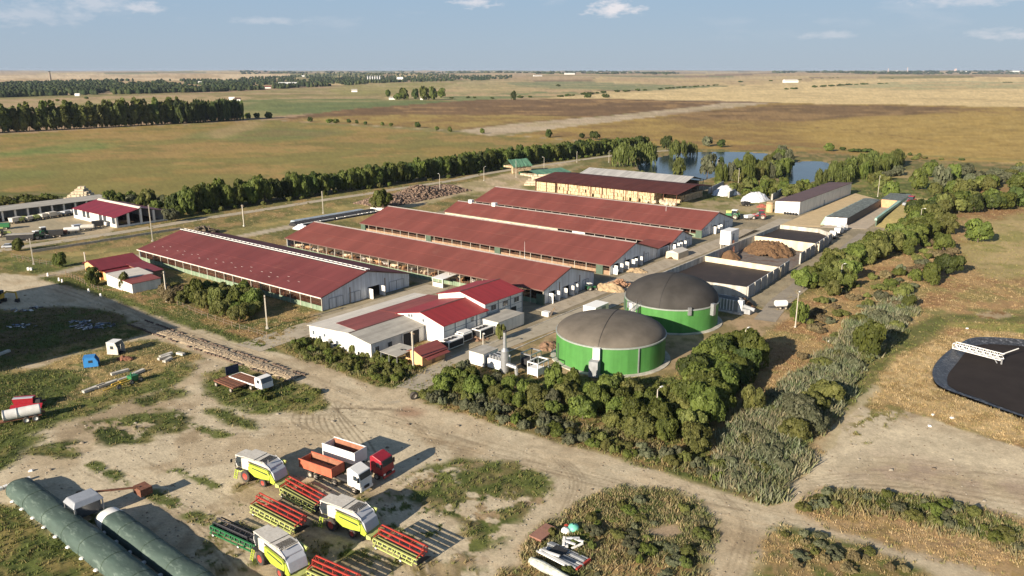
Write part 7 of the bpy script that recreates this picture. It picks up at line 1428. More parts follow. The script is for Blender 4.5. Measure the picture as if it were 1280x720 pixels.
# ---- trucks
def tipper(label, rear, front, cabc, boxc, shift=None, hb=2.4, cat='truck'):
    t = thing('tipper_truck', label, cat, group='tipper trucks parked side by side'); L = place(t, rear, front, 1.15, 0); P = PM
    if shift: t.location = (t.location.x + shift[0], t.location.y + shift[1], 0)
    x0, x1 = -2.0, L * .52; q = MB(); q.box(x0, x1, -1.25, -1.18, 1.15, hb); q.box(x0, x1, 1.18, 1.25, 1.15, hb); q.box(x0, x0 + .07, -1.18, 1.18, 1.15, hb - .1); q.box(x1 - .07, x1, -1.18, 1.18, 1.15, hb + .15); q.build('box', P[boxc], t)
    q = MB(); q.box(x0 + .08, x1 - .08, -1.17, -1.12, 1.3, hb - .02); q.box(x0 + .08, x1 - .08, 1.12, 1.17, 1.3, hb - .02); q.box(x0 + .1, x1 - .1, -1.12, 1.12, 1.3, 1.4); q.build('box_lining', P['inner'], t)
    n = int((x1 - x0) / .85); qm = MB(); qm.box(-.05, .05, 1.252, 1.34, 1.25, hb); b0 = None
    for i in range(n + 1):
        for s in (0, 1):
            if b0 is None: b0 = qm.build('rib', P[boxc], t); b0.location = (x0 + .06, 0, 0)
            else: link_copy(b0, t, (x0 + .06 + i * (x1 - x0 - .12) / n, 0, 0), (0, 0, 0)); 
    q = MB(); q.box(x0, x1, 1.18, 1.3, hb - .02, hb + .1); q.box(x0, x1, -1.3, -1.18, hb - .02, hb + .1); q.build('box_rim', P[boxc], t)
    q = MB(); q.box(x0 + .3, L + 1.3, -.45, .45, .75, 1.1); q.build('chassis', P['dk'], t); q = MB(); q.box(L * .56, L * .78, .75, 1.15, .45, 1.0); q.build('fuel_tank', P['rim'], t)
    c0 = L - 1.15; q = MB(); q.prism([(c0, .9), (c0, 3.3), (c0 + .5, 3.55), (c0 + 2.0, 3.0), (c0 + 2.25, 2.2), (c0 + 2.3, .75)], 'y', -1.22, 1.22); q.build('cab', P[cabc], t, bevel=.1)
    q = MB(); q.prism([(c0 + 2.03, 2.9), (c0 + 2.27, 2.15), (c0 + 2.33, 2.15), (c0 + 2.09, 2.9)], 'y', -1.05, 1.05); q.build('windscreen', P['gl'], t)
    for s in (-1, 1):
        q = MB(); y = s * 1.225; q.prism([(c0 + 1.15, 2.0), (c0 + 1.15, 2.65), (c0 + 1.75, 2.65), (c0 + 1.95, 2.0)], 'y', min(y, y + s*.03), max(y, y + s*.03)); q.build('side_window', P['gl'], t); q = MB(); q.box(c0 + 2.05, c0 + 2.2, s*1.4 - .1, s*1.4 + .1, 1.9, 2.6); q.bar((c0 + 2.1, s*1.2, 2.5), (c0 + 2.1, s*1.4, 2.5), .05); q.build('mirror', P['dk'], t)
        q = MB(); q.box(c0 + 2.31, c0 + 2.36, s * .9 - .2, s * .9 + .2, .85, 1.1); q.build('headlight', P['wht'], t)
    q = MB(); q.box(c0 + 2.3, c0 + 2.42, -1.2, 1.2, .45, .8); q.build('bumper', P[cabc], t)
    for s in (-1, 1):
        for x, rm in ((L, 'rim'), (L * .56, 'rim'), (0, 'rim'), (L * .14, 'rim')): wheel(t, x, s * 1.1, .5, .35, rm)
    return t
tp1 = tipper('white cabbed truck with an empty orange red ribbed tipper body, nearer of the two', (403, 588.5), (457.5, 607.5), 'wht', 'orange'); g0, g1_ = G(430, 600), G(458, 584); tipper('crimson cabbed truck with an empty white tipper body, farther of the two', (403, 588.5), (457.5, 607.5), 'crim', 'wht', (g1_[0] - g0[0], g1_[1] - g0[1]), 2.9)
# rusty flatbeds and the old white lorry
def flatbed(label, P0, P1, wid, m, name='flatbed_trailer', z=1.0):
    A, B, h, L = heading(P0, P1); t = thing(name, label, 'trailer', (A.x, A.y, 0), h); q = MB()
    for y in (0, wid): q.box(0, L, y - .06, y + .06, z - .15, z + .08)
    for x in (0, L): q.box(x - .06, x + .06, 0, wid, z - .15, z + .08)
    q.build('frame', PM[m], t); n = 8; qm = MB(); qm.box(.1, L - .1, .04, wid / n - .05, z - .02, z + .04); b0 = None
    for i in range(n):
        if b0 is None: b0 = qm.build('plank', M['rust'], t)
        else: link_copy(b0, t, (0, i * wid / n, rs.uniform(-.03, .05)))
    for x in (L * .12, L * .88):
        for y in (.0, wid): wheel(t, x, y, .45, .28)
    q = MB(); q.box(.5, L - .5, wid * .3, wid * .4, .5, z - .15); q.box(.5, L - .5, wid * .6, wid * .7, .5, z - .15); q.build('chassis', PM['dk'], t); return t
flatbed('rusty two axle flatbed trailer nearest the weeds', (268, 482), (292, 492), 2.8, 'rust')
t = flatbed('old white cabbed lorry with a rusty plank bed in the weeds', (287, 478), (318, 489), 2.5, 'wht', 'old_lorry', 1.15); t['category'] = 'lorry'; Lo = heading((287, 478), (318, 489))[3]
q = MB(); q.prism([(Lo + .2, .8), (Lo + .2, 2.5), (Lo + .6, 2.75), (Lo + 1.8, 2.65), (Lo + 2.1, 1.8), (Lo + 2.25, .7)], 'y', 0, 2.5); q.build('cab', M['white2'], t, bevel=.1)
q = MB(); q.prism([(Lo + 1.84, 2.6), (Lo + 2.13, 1.8), (Lo + 2.19, 1.8), (Lo + 1.9, 2.6)], 'y', .2, 2.3); q.build('windscreen', PM['gl'], t); q = MB(); q.box(Lo + .9, Lo + 1.6, -.03, -.002, 1.75, 2.35); q.box(Lo + .9, Lo + 1.6, 2.502, 2.53, 1.75, 2.35); q.build('side_window', PM['gl'], t)
for y in (0.1, 2.4): wheel(t, Lo + 1.3, y, .45, .3)
A, B, h, L = heading((283, 473), (296, 469)); t = thing('metal_sheet', 'dark blue steel panel standing upright behind the rusty flatbeds', 'sheet', (A.x, A.y, 0), h); q = MB(); q.box(0, 2.6, -.04, .04, .5, 2.2); q.build('sheet', mat('dark_blue_steel', (.018, .03, .07), rough=.5, var=.2), t); q = MB(); q.bar((.2, .05, 0), (.2, .05, 2), .1); q.bar((2.4, .05, 0), (2.4, .05, 2), .1); q.build('leg', PM['dk'], t)
# derelict cabs, tanker, red seeder, beams
def hut_cab(name, label, cat, px, py, rz, sx, sy, h, m, m2):
    t = thing(name, label, cat, (*G(px, py), 0), rz); q = MB(); q.prism([(0, .2), (sx, .2), (sx, h * .55), (sx * .8, h), (sx * .08, h)], 'y', 0, .09); q.prism([(0, .2), (sx, .2), (sx, h * .55), (sx * .8, h), (sx * .08, h)], 'y', sy - .09, sy); q.box(0, .1, .09, sy - .09, .2, h); q.build('side', m, t)
    q = MB(); q.box(0, sx * .8, -.03, sy + .03, h, h + .08); q.build('roof', m2, t); q = MB(); q.box(0, sx, 0, sy, .1, .2); q.build('floor', PM['dk'], t); q = MB(); q.bar((sx, .1, .2), (sx, .1, h * .55), .1); q.bar((sx, sy - .1, .2), (sx, sy - .1, h * .55), .1); q.bar((sx * .8, .1, h), (sx, .1, h * .55), .1); q.bar((sx * .8, sy - .1, h), (sx, sy - .1, h * .55), .1); q.build('pillar', m, t); q = MB(); q.box(sx * .35, sx * .65, -.02, -.002, h * .5, h * .75); q.build('window', PM['gl'], t); t.scale = (.92,) * 3; return t
hut_cab('derelict_cab', 'bright blue derelict cab shell standing in the dry grass', 'cab shell', 105, 461, .35, 2.7, 2.2, 2.2, PM['blue'], PM['blue']); hut_cab('derelict_cab', 'white derelict cab shell with an open dark front beside the blue one', 'cab shell', 134, 444, -.15, 2.6, 2.6, 2.8, PM['offw'], PM['wht'])
rag_heap('scrap_heap', 'rusty red scrap lying beside the white cab shell', 'scrap', 157, 450, 1.7, .8, .7, PM['rust'], 71)
for (a, b, lb) in (((104, 492), (131, 482), 'first of the weathered concrete beams in line, leftmost'), ((122, 486), (148, 477), 'second concrete beam in the line'), ((147, 478), (166, 472), 'third concrete beam ending at the small dark green engine'), ((139, 470), (161, 464), 'short concrete beam lying apart above the line of beams'), ((166, 470), (180, 464), 'pale beam above the dark green engine'), ((198, 451), (213, 446), 'slim concrete beam of the loose bundle by the track'), ((200, 448), (215, 443), 'upper slim beam of the bundle by the track'), ((205, 454), (214, 449), 'lowest beam of the bundle by the track'), ((222, 443), (230, 445), 'flat pale slab at the end of the loose bundle'), ((-4, 446), (12, 440), 'pale beam at the left edge in the shade')):
    A, B, h, L = heading(a, b); t = thing('concrete_beam', lb, 'beam', (A.x, A.y, 0), h, 'concrete beams lying in the dry grass'); q = MB(); q.box(0, L, -.35, .35, .1, .55); q.build('beam', M['concl'], t); q = MB(); q.box(.3, .5, -.4, .4, 0, .1); q.box(L - .5, L - .3, -.4, .4, 0, .1); q.build('sleeper', M['wood'], t)
A, B, h, L = heading((146, 488), (178, 476)); t = thing('yellow_trailer', 'yellow framed implement with a dark green engine lying beside the beams', 'implement', (A.x, A.y, 0), h)
q = MB(); q.box(0, L * .6, .2, .4, .7, .95); q.box(0, L * .6, 1.2, 1.4, .7, .95); q.bar((0, .3, .8), (-2, .8, .5), .15); q.bar((L*.3, 0, .5), (L*.3, 1.6, .9), .2); q.build('frame', PM['yel'], t); q = MB(); q.box(L * .62, L * .9, .2, 1.5, .4, 1.4); q.tube((L*.7, .8, 1.4), (L*.7, .8, 2.0), .15); q.build('engine', PM['greenp'], t)
for x in (L * .1, L * .6, L * .95): wheel(t, x, 0, .45, .22, 'rim')
A, B, h, L = heading((14, 533), (43, 527)); t = thing('tank_trailer', 'white slurry tanker trailer on two axles at the left edge', 'tank trailer', (A.x, A.y, 0), h)
q = MB(); q.lathe([(.0, 0), (.75, .08), (.85, .2), (.85, 5.2), (.75, 5.35), (0, 5.4)], c=(-1.0, .95, 1.65), n=20, axis='x'); q.build('tank', M['white'], t); q = MB(); q.lathe([(.86, 0), (.92, 0), (.92, .12), (.86, .12)], c=(1.0, .95, 1.65), n=20, axis='x'); q.lathe([(.86, 0), (.92, 0), (.92, .12), (.86, .12)], c=(-.9, .95, 1.65), n=20, axis='x'); q.build('band', PM['steel'], t)
q = MB(); q.box(-1.5, 4.4, .5, 1.4, .65, .85); q.bar((-1.4, .95, .75), (-3.6, .95, .55), .16); q.tube((4.3, .95, 1.2), (4.9, .95, 1.0), .2); q.build('chassis', PM['rust'], t)
for x in (2.2, 3.5):
    for y in (0, 1.9): wheel(t, x, y, .52, .36, 'wht')
A, B, h, L = heading((28, 512), (48, 507)); t = thing('seed_drill', 'folded red seed drill with a black hopper in the weeds', 'seed drill', (A.x, A.y, 0), h - .55); t.scale = (.78,) * 3
q = MB(); q.hexa([(-1.5,0,1.2),(2.2,0,1.2),(2.2,1.5,1.2),(-1.5,1.5,1.2)], [(-1.7,-.2,2.5),(2.4,-.2,2.5),(2.4,1.7,2.5),(-1.7,1.7,2.5)]); q.build('hopper', PM['crim'], t); q = MB(); q.box(-1.6, 2.3, -.1, .8, 2.51, 2.62); q.build('lid', PM['lgrey'], t)
q = MB(); q.hexa([(-2.0,-1.2,.5),(4.2,-1.2,.5),(4.2,-.2,.9),(-2,-.2,.9)], [(-2.0,-1.2,.8),(4.2,-1.2,.8),(4.2,-.2,1.3),(-2,-.2,1.3)]); q.bar((-2, 2.2, .9), (4, 2.2, .9), .25); q.build('wing', PM['crim'], t)
q = MB()
for i in range(16): q.bar((-2 + i * .38, -1.3, .6), (-2 + i * .38, -1.9, .05), .07); q.bar((-2 + i * .38, 2.3, .9), (-2 + i*.38, 2.9, .1), .07)
q.build('tine', PM['dk'], t); q = MB(); q.box(2.4, 3.6, .2, 1.3, .9, 2.0); q.build('engine', PM['dk'], t)
for x in (-1, 2.6): wheel(t, x, .7, .5, .3, 'rim')
# silage tubes under green netting
NETG = mat('green_silage_net', (.055, .088, .074), rough=.75, var=.22, scale=.8, stretch=(.35, 1, 1), bump=.5, bscale=2.2, spots=(.12, .165, .14), spot_thr=.58)
def tube_clamp(label, L0, R0, L1, R1, hgt, white=False, seed=1):
    a, b, c, d = (Vector(G(*p)) for p in (L0, R0, L1, R1)); A = (a + b) / 2; B = (c + d) / 2; B = B + (B - A).normalized() * 16; dv = B - A; wid = (b - a).length; t = thing('silage_tube', label, 'silage tube', (A.x, A.y, 0), math.atan2(dv.y, dv.x)); L = dv.length; r = random.Random(seed)
    W2 = wid / 2; n = int(L / .8); k = 15; vs = []
    for i in range(n + 1):
        x = L * i / n; endf = min(1, (i + .4) / 2.2); sag = 1 - .05 * (math.sin(x * 1.1) + math.sin(x * .37 + 2)) * .5
        for j in range(k):
            th = math.pi * j / (k - 1); cs, sn_ = math.cos(th), math.sin(th); vs.append((x, -W2 * abs(cs) ** .8 * (1 if cs > 0 else -1) * sag * (.6 + .4 * endf), hgt * sn_ ** .62 * endf * sag + r.uniform(-.035, .035)))
    fs = [(i*k+j, (i+1)*k+j, (i+1)*k+j+1, i*k+j+1) for i in range(n) for j in range(k-1)]; w0 = 4 if white else 0
    q = MB(); q.add(vs, fs[w0*(k-1):] ); q.build('net_cover', NETG, t, smooth=True)
    if white: q = MB(); q.add(vs, fs[:w0*(k-1)]); q.build('film_end', M['white2'], t, smooth=True)
    for i in range(int(L / 5.5)):
        x = 2 + i * 5.5; q = MB(); prev = None
        for j in range(k): p = vs[min(n, int(x / L * n)) * k + j]; p = (p[0], p[1] * 1.004, p[2] + .035); (prev and q.bar(prev, p, .07, .03)); prev = p
        q.build('seam', M['greendark'], t)
    qm = MB(); qm.lathe([(0, -.14), (.26, -.10), (.34, 0), (.24, .12), (0, .16)], n=8); b0 = None
    for s in (-1, 1):
        for i in range(int(L / 3.4)):
            x = .6 + i * 3.4 + r.uniform(-.3, .3); p = (x, s * (W2 + .12), .18)
            if b0 is None: b0 = qm.build('weight_bag', M['white2'], t)
            else: b0c = link_copy(b0, t, p, (0, 0, r.uniform(0, 3)))
    b0.location = (.4, 0, .5); return t
s1 = tube_clamp('long dark green netted silage tube at the bottom left, outer one', (2, 615), (36, 602), (132, 722), (194, 722), 1.75, False, 3)
s2 = tube_clamp('green netted silage tube with a bright white film end, inner one', (112, 651), (145, 640), (207, 722), (258, 722), 1.8, True, 5)
q = MB()
for i in range(6): q.box(-.9, -.3, -1.9 + i * .7, -1.35 + i * .7, 0, .4)
q.build('weight_block', M['white2'], s1)
t = thing('bagging_machine', 'silver roofed bagging machine with a rust red boom at the white tube end', 'machine', (*G(103, 642), 0), heading((112, 651), (207, 722))[2] + math.pi)
q = MB(); q.hexa([(-2.6,-1.9,2.3),(.6,-1.9,2.3),(.6,1.9,2.3),(-2.6,1.9,2.3)], [(-2.2,-1.5,3.0),(.1,-1.5,3.0),(.1,1.5,3.0),(-2.2,1.5,3.0)]); q.build('roof', PM['silver'], t, bevel=.1)
q = MB(); q.box(-2.3, .3, -1.5, 1.5, .7, 2.3); q.build('body', M['glass'], t); q = MB()
for x in (-2.4, .4):
    for y in (-1.7, 1.7): q.bar((x, y, 0), (x, y, 2.3), .14)
q.build('leg', PM['steel'], t); q = MB(); q.bar((-1.0, -1.6, 2.8), (-2.6, -6.4, 1.9), .22); q.box(-3.6, -1.6, -7.6, -6.0, .9, 1.9); q.build('boom', PM['rust'], t)
for x in (-2, .2):
    for y in (-1.8, 1.8): wheel(t, x, y, .4, .3)
# ---- tractors and small machines (body, cab, wheels)
def tractor(label, px, py, rz, body='greenp', loader=False, s=1.0, rim='rim', cat='tractor'):
    t = thing('tractor', label, cat, (*G(px, py), 0), rz); t.scale = (s, s, s); q = MB(); q.prism([(.2, .9), (.2, 1.6), (1.9, 1.45), (2.2, .9)], 'y', -.4, .4); q.build('bonnet', PM[body], t, bevel=.06); q = MB(); q.prism([(-1.1, 1.2), (-1.0, 2.5), (.2, 2.5), (.35, 1.3)], 'y', -.7, .7); q.build('cab', PM['gl'], t); q = MB(); q.box(-1.15, .3, -.8, .8, 2.5, 2.68); q.build('cab_roof', PM[body] if body != 'greenp' else M['white2'], t)
    q = MB(); q.prism([(-1.7, .9), (-1.4, 1.75), (-.4, 1.75), (-.1, 1.0)], 'y', -1.15, -.72); q.prism([(-1.7, .9), (-1.4, 1.75), (-.4, 1.75), (-.1, 1.0)], 'y', .72, 1.15); q.build('fender', PM[body], t); q = MB(); q.box(-1.3, 2.2, -.3, .3, .5, .9); q.build('chassis', PM['dk'], t)
    for y in (-.95, .95): wheel(t, -.8, y, .82, .5, rim); wheel(t, 1.6, y, .52, .36, rim)
    if loader: q = MB(); q.bar((.3, .75, 1.7), (3.0, .75, .6), .14); q.bar((.3, -.75, 1.7), (3.0, -.75, .6), .14); q.prism([(2.9, .1), (2.9, .9), (3.3, .8), (3.7, .1)], 'y', -1.1, 1.1); q.build('loader', PM['steel'], t)
    return t
tractor('crimson tractor with front loader on the yard below the white heaps', 949, 274, 2.9, 'crim', True, 1.35); tractor('crimson loader tractor on top of the trodden silage', 1137, 262, 3.9, 'crim', True, 1.3).location.z = 2.1; tractor('green tractor parked beside the gable of the rearmost barn', 916, 274, 2.6, 'greenp', False, 1.4); tractor('small green utility tractor in front of the second barn doors', 738, 363, .4, 'greenp', False, .75)
tractor('green tractor in the machinery yard beside the dark wagon', 48, 299, 1.0, 'greenp', True, 1.1); tractor('green tractor with a black cab second in the near machinery row', 57, 295, .8, 'greenp', False, 1.2); tractor('pale machine tractor behind the tree at the far left', 4, 296, .5, 'lime2', False, 1.2)
def wagon(label, px, py, rz, m='wht', L=4.5, Wd=2.2, h=1.6, cat='wagon', roof=None, tank=False):
    t = thing('wagon' if not tank else 'tank_wagon', label, cat, (*G(px, py), 0), rz); q = MB()
    if tank: q.lathe([(0, 0), (.75, .1), (.8, .3), (.8, L - .3), (.75, L - .1), (0, L)], c=(0, 0, 1.3), n=14, axis='x')
    else: q.hexa([(0,-Wd/2+.2,.8),(L,-Wd/2+.2,.8),(L,Wd/2-.2,.8),(0,Wd/2-.2,.8)], [(-.1,-Wd/2,.8+h),(L+.1,-Wd/2,.8+h),(L+.1,Wd/2,.8+h),(-.1,Wd/2,.8+h)])
    q.build('body', PM.get(m) or M[m], t); q = MB(); q.bar((0, 0, .6), (-1.6, 0, .5), .15); q.box(0, L, -.4, .4, .55, .78); q.build('drawbar', PM['dk'], t)
    if roof: q = MB(); q.box(-.1, L + .1, -Wd/2, Wd/2, .82 + h, .95 + h); q.build('roof', roof, t)
    for x in (L * .3, L * .75):
        for y in (-Wd/2 + .1, Wd/2 - .1): wheel(t, x, y, .42, .3)
    return t
rowlab = ['beige covered wagon leftmost in the far machinery row','pale wagon second in the far machinery row','low cream spreader third in the far row','white machine fourth in the far row','cream seeder fifth in the far machinery row','pale wagon sixth in the far machinery row','grey white machine seventh in the far row','white spreader eighth in the far row','pale tank ninth in the far machinery row','white machine tenth in the far row','pale wagon eleventh in the far row','white trailer last in the far row by the shed']
for i, lb in enumerate(rowlab):
    px = 14 + i * 9.3; py = 280.5 - i * 1.45; wagon(lb, px, py, 1.3 + rs.uniform(-.3, .3), rs.choice(['offw', 'wht', 'lgrey', 'lime2', 'offw']), rs.uniform(2.8, 4.4), 2.1, rs.uniform(.8, 1.7), tank=(i in (8, 3)))
wagon('long dark box wagon with a white roof beside the concrete road', 10, 302, .25, 'dk', 8, 2.6, 1.5, roof=M['roof_grey']); wagon('white tank wagon in the near machinery row', 80, 292, .5, 'wht', 5, tank=True); wagon('black open wagon beside the green tractors', 62, 297, .4, 'dk', 4.2); wagon('second pale tank wagon close to the shed corner', 101, 288, .3, 'offw', 4.5, tank=True); wagon('rusty implement between the tractors and the tanks', 72, 294, .2, 'rust', 3, 2, .8, 'implement'); wagon('dark machine with frame by the shed corner', 116, 285, .6, 'dk', 3.6, 2.4, 1.6, 'implement'); wagon('blue dark machine between the two pale tanks', 92, 289, .9, 'lgrey', 2.6, 2, 1.4, 'implement'); wagon('large green wagon at the left edge of the machinery yard', -3, 287, .3, 'greenp', 4, 2.2, 1.4)
wagon('pale loader wagon behind the crimson tractor', 932, 275, .6, 'wht', 3.6, 2.0, 1.0, 'wagon'); wagon('pale green spreader beside the green tractor', 922, 271, 2.7, 'lime2', 4.2, 2.3, 1.5); wagon('grey machine left of the right hand white heap', 928, 258, .4, 'dk', 3.2, 2.2, 1.0, 'implement'); wagon('white and black tank on the slope right of the feed hopper', 968, 386, .1, 'wht', 3.0, tank=True); wagon('white bagged machine standing left of the film heap by the store', 1046, 294, 1.1, 'wht', 3, 2, 1.6, 'implement'); wagon('white tank cube outside the store wall', 1040, 299, 1.1, 'wht', 2.2, 2, 1.8, 'implement'); wagon('second white tank cube outside the store wall', 1034, 305, 1.1, 'wht', 1.6, 1.6, 1.2, 'implement')
for i, (px, py) in enumerate(((1041.5, 297), (1050, 291), (1055, 288))):
    t = thing('ibc_tank', ['white plastic cube tank outside the third store basin', 'white plastic cube tank, middle of the three by the lane', 'white plastic cube tank nearest the clamp yard'][i], 'tank', (*G(px, py), 0), .5); q = MB(); q.box(-.8, .8, -.8, .8, .2, 2.0 + (i == 1) * .6); q.build('body', M['white2'], t); q = MB(); q.box(-.9, .9, -.9, .9, 0, .18); q.build('pallet', M['wood'], t)
def car(label, px, py, rz, m):
    t = thing('car', label, 'car', (*G(px, py), 0), rz); q = MB(); q.prism([(-2.1, .35), (-2.1, .85), (-1.2, .95), (1.0, .92), (2.1, .75), (2.15, .35)], 'y', -.85, .85); q.build('body', m, t, bevel=.08); q = MB(); q.prism([(-1.7, .93), (-1.2, 1.42), (.3, 1.42), (1.1, .92)], 'y', -.75, .75); q.build('cabin', PM['gl'], t, bevel=.05); q = MB(); q.box(-1.15, .25, -.7, .7, 1.42, 1.47); q.build('roof', m, t)
    for x in (-1.3, 1.35):
        for y in (-.8, .8): wheel(t, x, y, .32, .2)
car('silver white car parked beside the concrete road at the far left', 12, 310, .25, PM['lgrey'])
# excavator at the left edge, rubbish, pallets, steel
t = thing('excavator', 'yellow excavator with its arm stretched right at the left edge', 'excavator', (*G(-3, 378), 0), -.1)
q = MB(); q.box(-2, 1.6, -1.3, -.7, 0, .8); q.box(-2, 1.6, .7, 1.3, 0, .8); q.build('track', PM['dk'], t); q = MB(); q.box(-2.2, 1.2, -1.2, 1.2, .95, 1.9); q.build('body', PM['yel'], t, bevel=.08); q = MB(); q.box(-.1, 1.2, .2, 1.15, 1.9, 2.9); q.build('cab', PM['gl'], t)
q = MB(); q.bar((1.0, -.3, 1.6), (3.0, -.3, 2.9), .35); q.bar((3.0, -.3, 2.9), (5.4, -.3, 2.8), .3); q.bar((5.4, -.3, 3.0), (5.5, -.3, 1.2), .28); q.build('boom', PM['yel'], t); q = MB(); q.prism([(5.2, 1.2), (5.9, 1.2), (5.9, .3), (5.0, .5)], 'y', -.7, .1); q.build('bucket', PM['dk'], t)
RUB = mat('mixed_rubbish', (.28, .28, .30), rough=.7, var=.6, scale=2.5, spots=(.6, .6, .62), spot_thr=.55)
rmats = [M['white2'], mat('grey_scrap', (.25, .26, .28), var=.4), mat('dark_scrap', (.05, .05, .055), var=.4), mat('blue_scrap', (.10, .18, .3), var=.4)]
for (px, py, rx, ry, n_r, lb) in ((116, 408, 5.0, 2.4, 90, 'largest scatter of pale rubbish in the shadow by the junction'), (100, 403, 2.2, 1.6, 26, 'small scatter of rubbish left of the largest one'), (28, 408, 3.0, 1.6, 30, 'grey rubbish lying in the shade near the left edge'), (22, 388, 3.4, 1.2, 20, 'pale sheeting on the ground behind the excavator'), (44, 385, 1.8, .7, 18, 'pale stones beside the excavated strip')):
    t = thing('rubbish_heap', lb, 'rubbish', (*G(px, py), 0)); q = MB()
    for i in range(n_r):
        a = rs.uniform(0, 6.28); d_ = rs.random() ** .6; x_, y_ = rx * d_ * math.cos(a), ry * d_ * math.sin(a); s_ = rs.uniform(.1, .5); dv = Vector((math.cos(a * 3) * s_, math.sin(a * 3) * s_, rs.uniform(-.1, .15))); z_ = .12 + (1 - d_) * rs.uniform(0, .5); q.mi = rs.choice([0, 1, 1, 1, 2, 2, 3]); q.bar(Vector((x_, y_, z_)) - dv, Vector((x_, y_, z_)) + dv, s_ * rs.uniform(.5, 1.5), .08)
    tag(q.build('litter', rmats, t), kind='stuff')
# excavated kerb row along the dirt road
RUBB = mat('broken_stone', (.36, .29, .205), rough=.95, var=.4, scale=1.5, spots=(.24, .17, .12), spot_thr=.55); P_ = [Vector(G(*p)) for p in ((172, 404), (230, 425), (300, 449), (372, 474))]; t = thing('rubble_bank', 'long low bank of rubble and soil lifted along the near side of the dirt road', 'rubble', (P_[0].x, P_[0].y, 0)); q = MB()
for p, d in along(P_, .22):
    nrm = Vector((-d.y, d.x))
    for k in range(2): o_ = rs.gauss(0, .8); e = p + nrm * o_ - P_[0]; z = max(.02, .34 - abs(o_) * .16); s_ = rs.uniform(.06, .22); a = rs.uniform(0, 3); q.bar((e.x - math.cos(a)*s_, e.y - math.sin(a)*s_, z), (e.x + math.cos(a)*s_, e.y + math.sin(a)*s_, z + rs.uniform(-.06, .12)), s_ * 1.5, s_)
tag(q.build('stone', RUBB, t), kind='stuff'); q = MB(); vs = []; pl = list(along(P_, 1.2))
for p, d in pl:
    nrm = Vector((-d.y, d.x))
    for o_, z in ((-1.7, -.02), (-1.1, .22), (0, .30), (1.1, .24), (1.7, -.02)): e = p + nrm * (o_ + rs.uniform(-.25, .25)) - P_[0]; vs.append((e.x, e.y, z + rs.uniform(-.06, .06)))
q.add(vs, [(i*5+k, (i+1)*5+k, (i+1)*5+k+1, i*5+k+1) for i in range(len(pl)-1) for k in range(4)]); q.build('soil', mat('turned_soil', (.38, .30, .20), rough=.95, var=.3, scale=1.5, bump=.6, bscale=5), t)
for sd_, off in ((0, 2.0), (1, -1.9)):
    q = MB()
    for p, d in along(P_, 1.25):
        if rs.random() < .72: nrm = Vector((-d.y, d.x)); e = p + nrm * (off + rs.uniform(-.15, .15)) - P_[0]; q.bar((e.x - d.x * .5, e.y - d.y * .5, .12), (e.x + d.x * .5, e.y + d.y * .5, .14 + rs.uniform(0, .1)), .3, .3)
    tag(q.build('kerb_stone', mat('dark_kerb_stone', (.12, .085, .065), rough=.95, var=.3), t), kind='stuff')
# junk on the island between the roads
A, B, h, L = heading((662, 690), (684, 674)); t = thing('rusty_plate', 'rectangular rust brown steel box lid lying at the edge of the mound', 'plate', (*G(663, 674), 0), 0.9); q = MB(); q.box(0, 3.4, -1.6, .2, .3, .5); q.build('lid', mat('rust_brown_sheet', (.28, .14, .10), rough=.8, var=.2), t); q = MB(); q.box(.1, 3.3, -1.5, .1, 0, .3); q.build('frame', PM['rust'], t)
t = thing('fertiliser_bag', 'mint green and white slumped sack with a red patch on the mound', 'sack', (*G(712, 664), 0), .3); t.scale = (.72,) * 3
q = MB(); q.lathe([(.1, 0), (.9, .05), (1.05, .5), (.8, 1.0), (.2, 1.25)], c=(.7, 0, 0), n=12); q.build('body', mat('mint_plastic', (.16, .52, .40), rough=.5, var=.2), t, smooth=True); q = MB(); q.lathe([(.1, 0), (.8, .05), (.9, .4), (.6, .8), (.1, .95)], c=(-.8, -.2, 0), n=10); q.build('sack', M['white2'], t, smooth=True); q = MB(); q.lathe([(.1, 0), (.5, .05), (.5, .4), (.1, .6)], c=(.0, 1.3, 0), n=10); q.build('patch', PM['redp'], t)
t = thing('pallet_heap', 'white plastic pallets dumped beside the grey steel stack', 'pallets', (*G(714, 683), 0), .5); q = MB()
for i in range(9): a = rs.uniform(0, 3); c_ = Vector((rs.uniform(-1, 1), rs.uniform(-.8, .8), .2 + rs.uniform(0, .7))); q.bar(c_ - Vector((math.cos(a), math.sin(a), .1)) * .8, c_ + Vector((math.cos(a), math.sin(a), .1)) * .8, .3, .12)
q.build('board', M['white2'], t)
A, B, h, L = heading((672, 693), (718, 716)); t = thing('steel_stack', 'stack of long grey steel sections with red ends in the dry weeds', 'steel', (A.x, A.y, 0), h); b0 = None; qm = MB(); qm.box(0, L, -.11, .11, 0, .22)
for i in range(10):
    p = (rs.uniform(-.3, .3), .2 + i * .27, .1 + rs.uniform(0, .25))
    if b0 is None: b0 = qm.build('beam', M['concg'], t); b0.location = p
    else: link_copy(b0, t, p, (0, 0, rs.uniform(-.03, .03)))
q = MB(); q.box(L, L + .25, .2, 2.8, .1, .5); q.build('end_paint', PM['redp'], t); q = MB(); q.box(L * .2, L * .52, .4, 2.2, .6, .68); q.build('black_sheet', M['black'], t)
t = thing('wrapped_bundle', 'pale fabric wrapped bundle of beams at the bottom edge of the mound', 'bundle', (*G(661, 703), 0), h); q = MB(); q.lathe([(.05, 0), (.45, .3), (.6, 2.0), (.5, 4), (.3, 7)], c=(0, 0, .4), n=12, axis='x'); q.build('wrap', mat('mint_grey_fabric', (.46, .48, .42), rough=.9, var=.35, scale=2, bump=.8, bscale=3), t); q = MB(); q.bar((.5, 1.3, 1.0), (4.5, 1.0, 1.2), .35, .15); q.bar((.2, 1.8, .9), (3, 1.9, 1.2), .3, .15); q.build('rag', M['white2'], t)
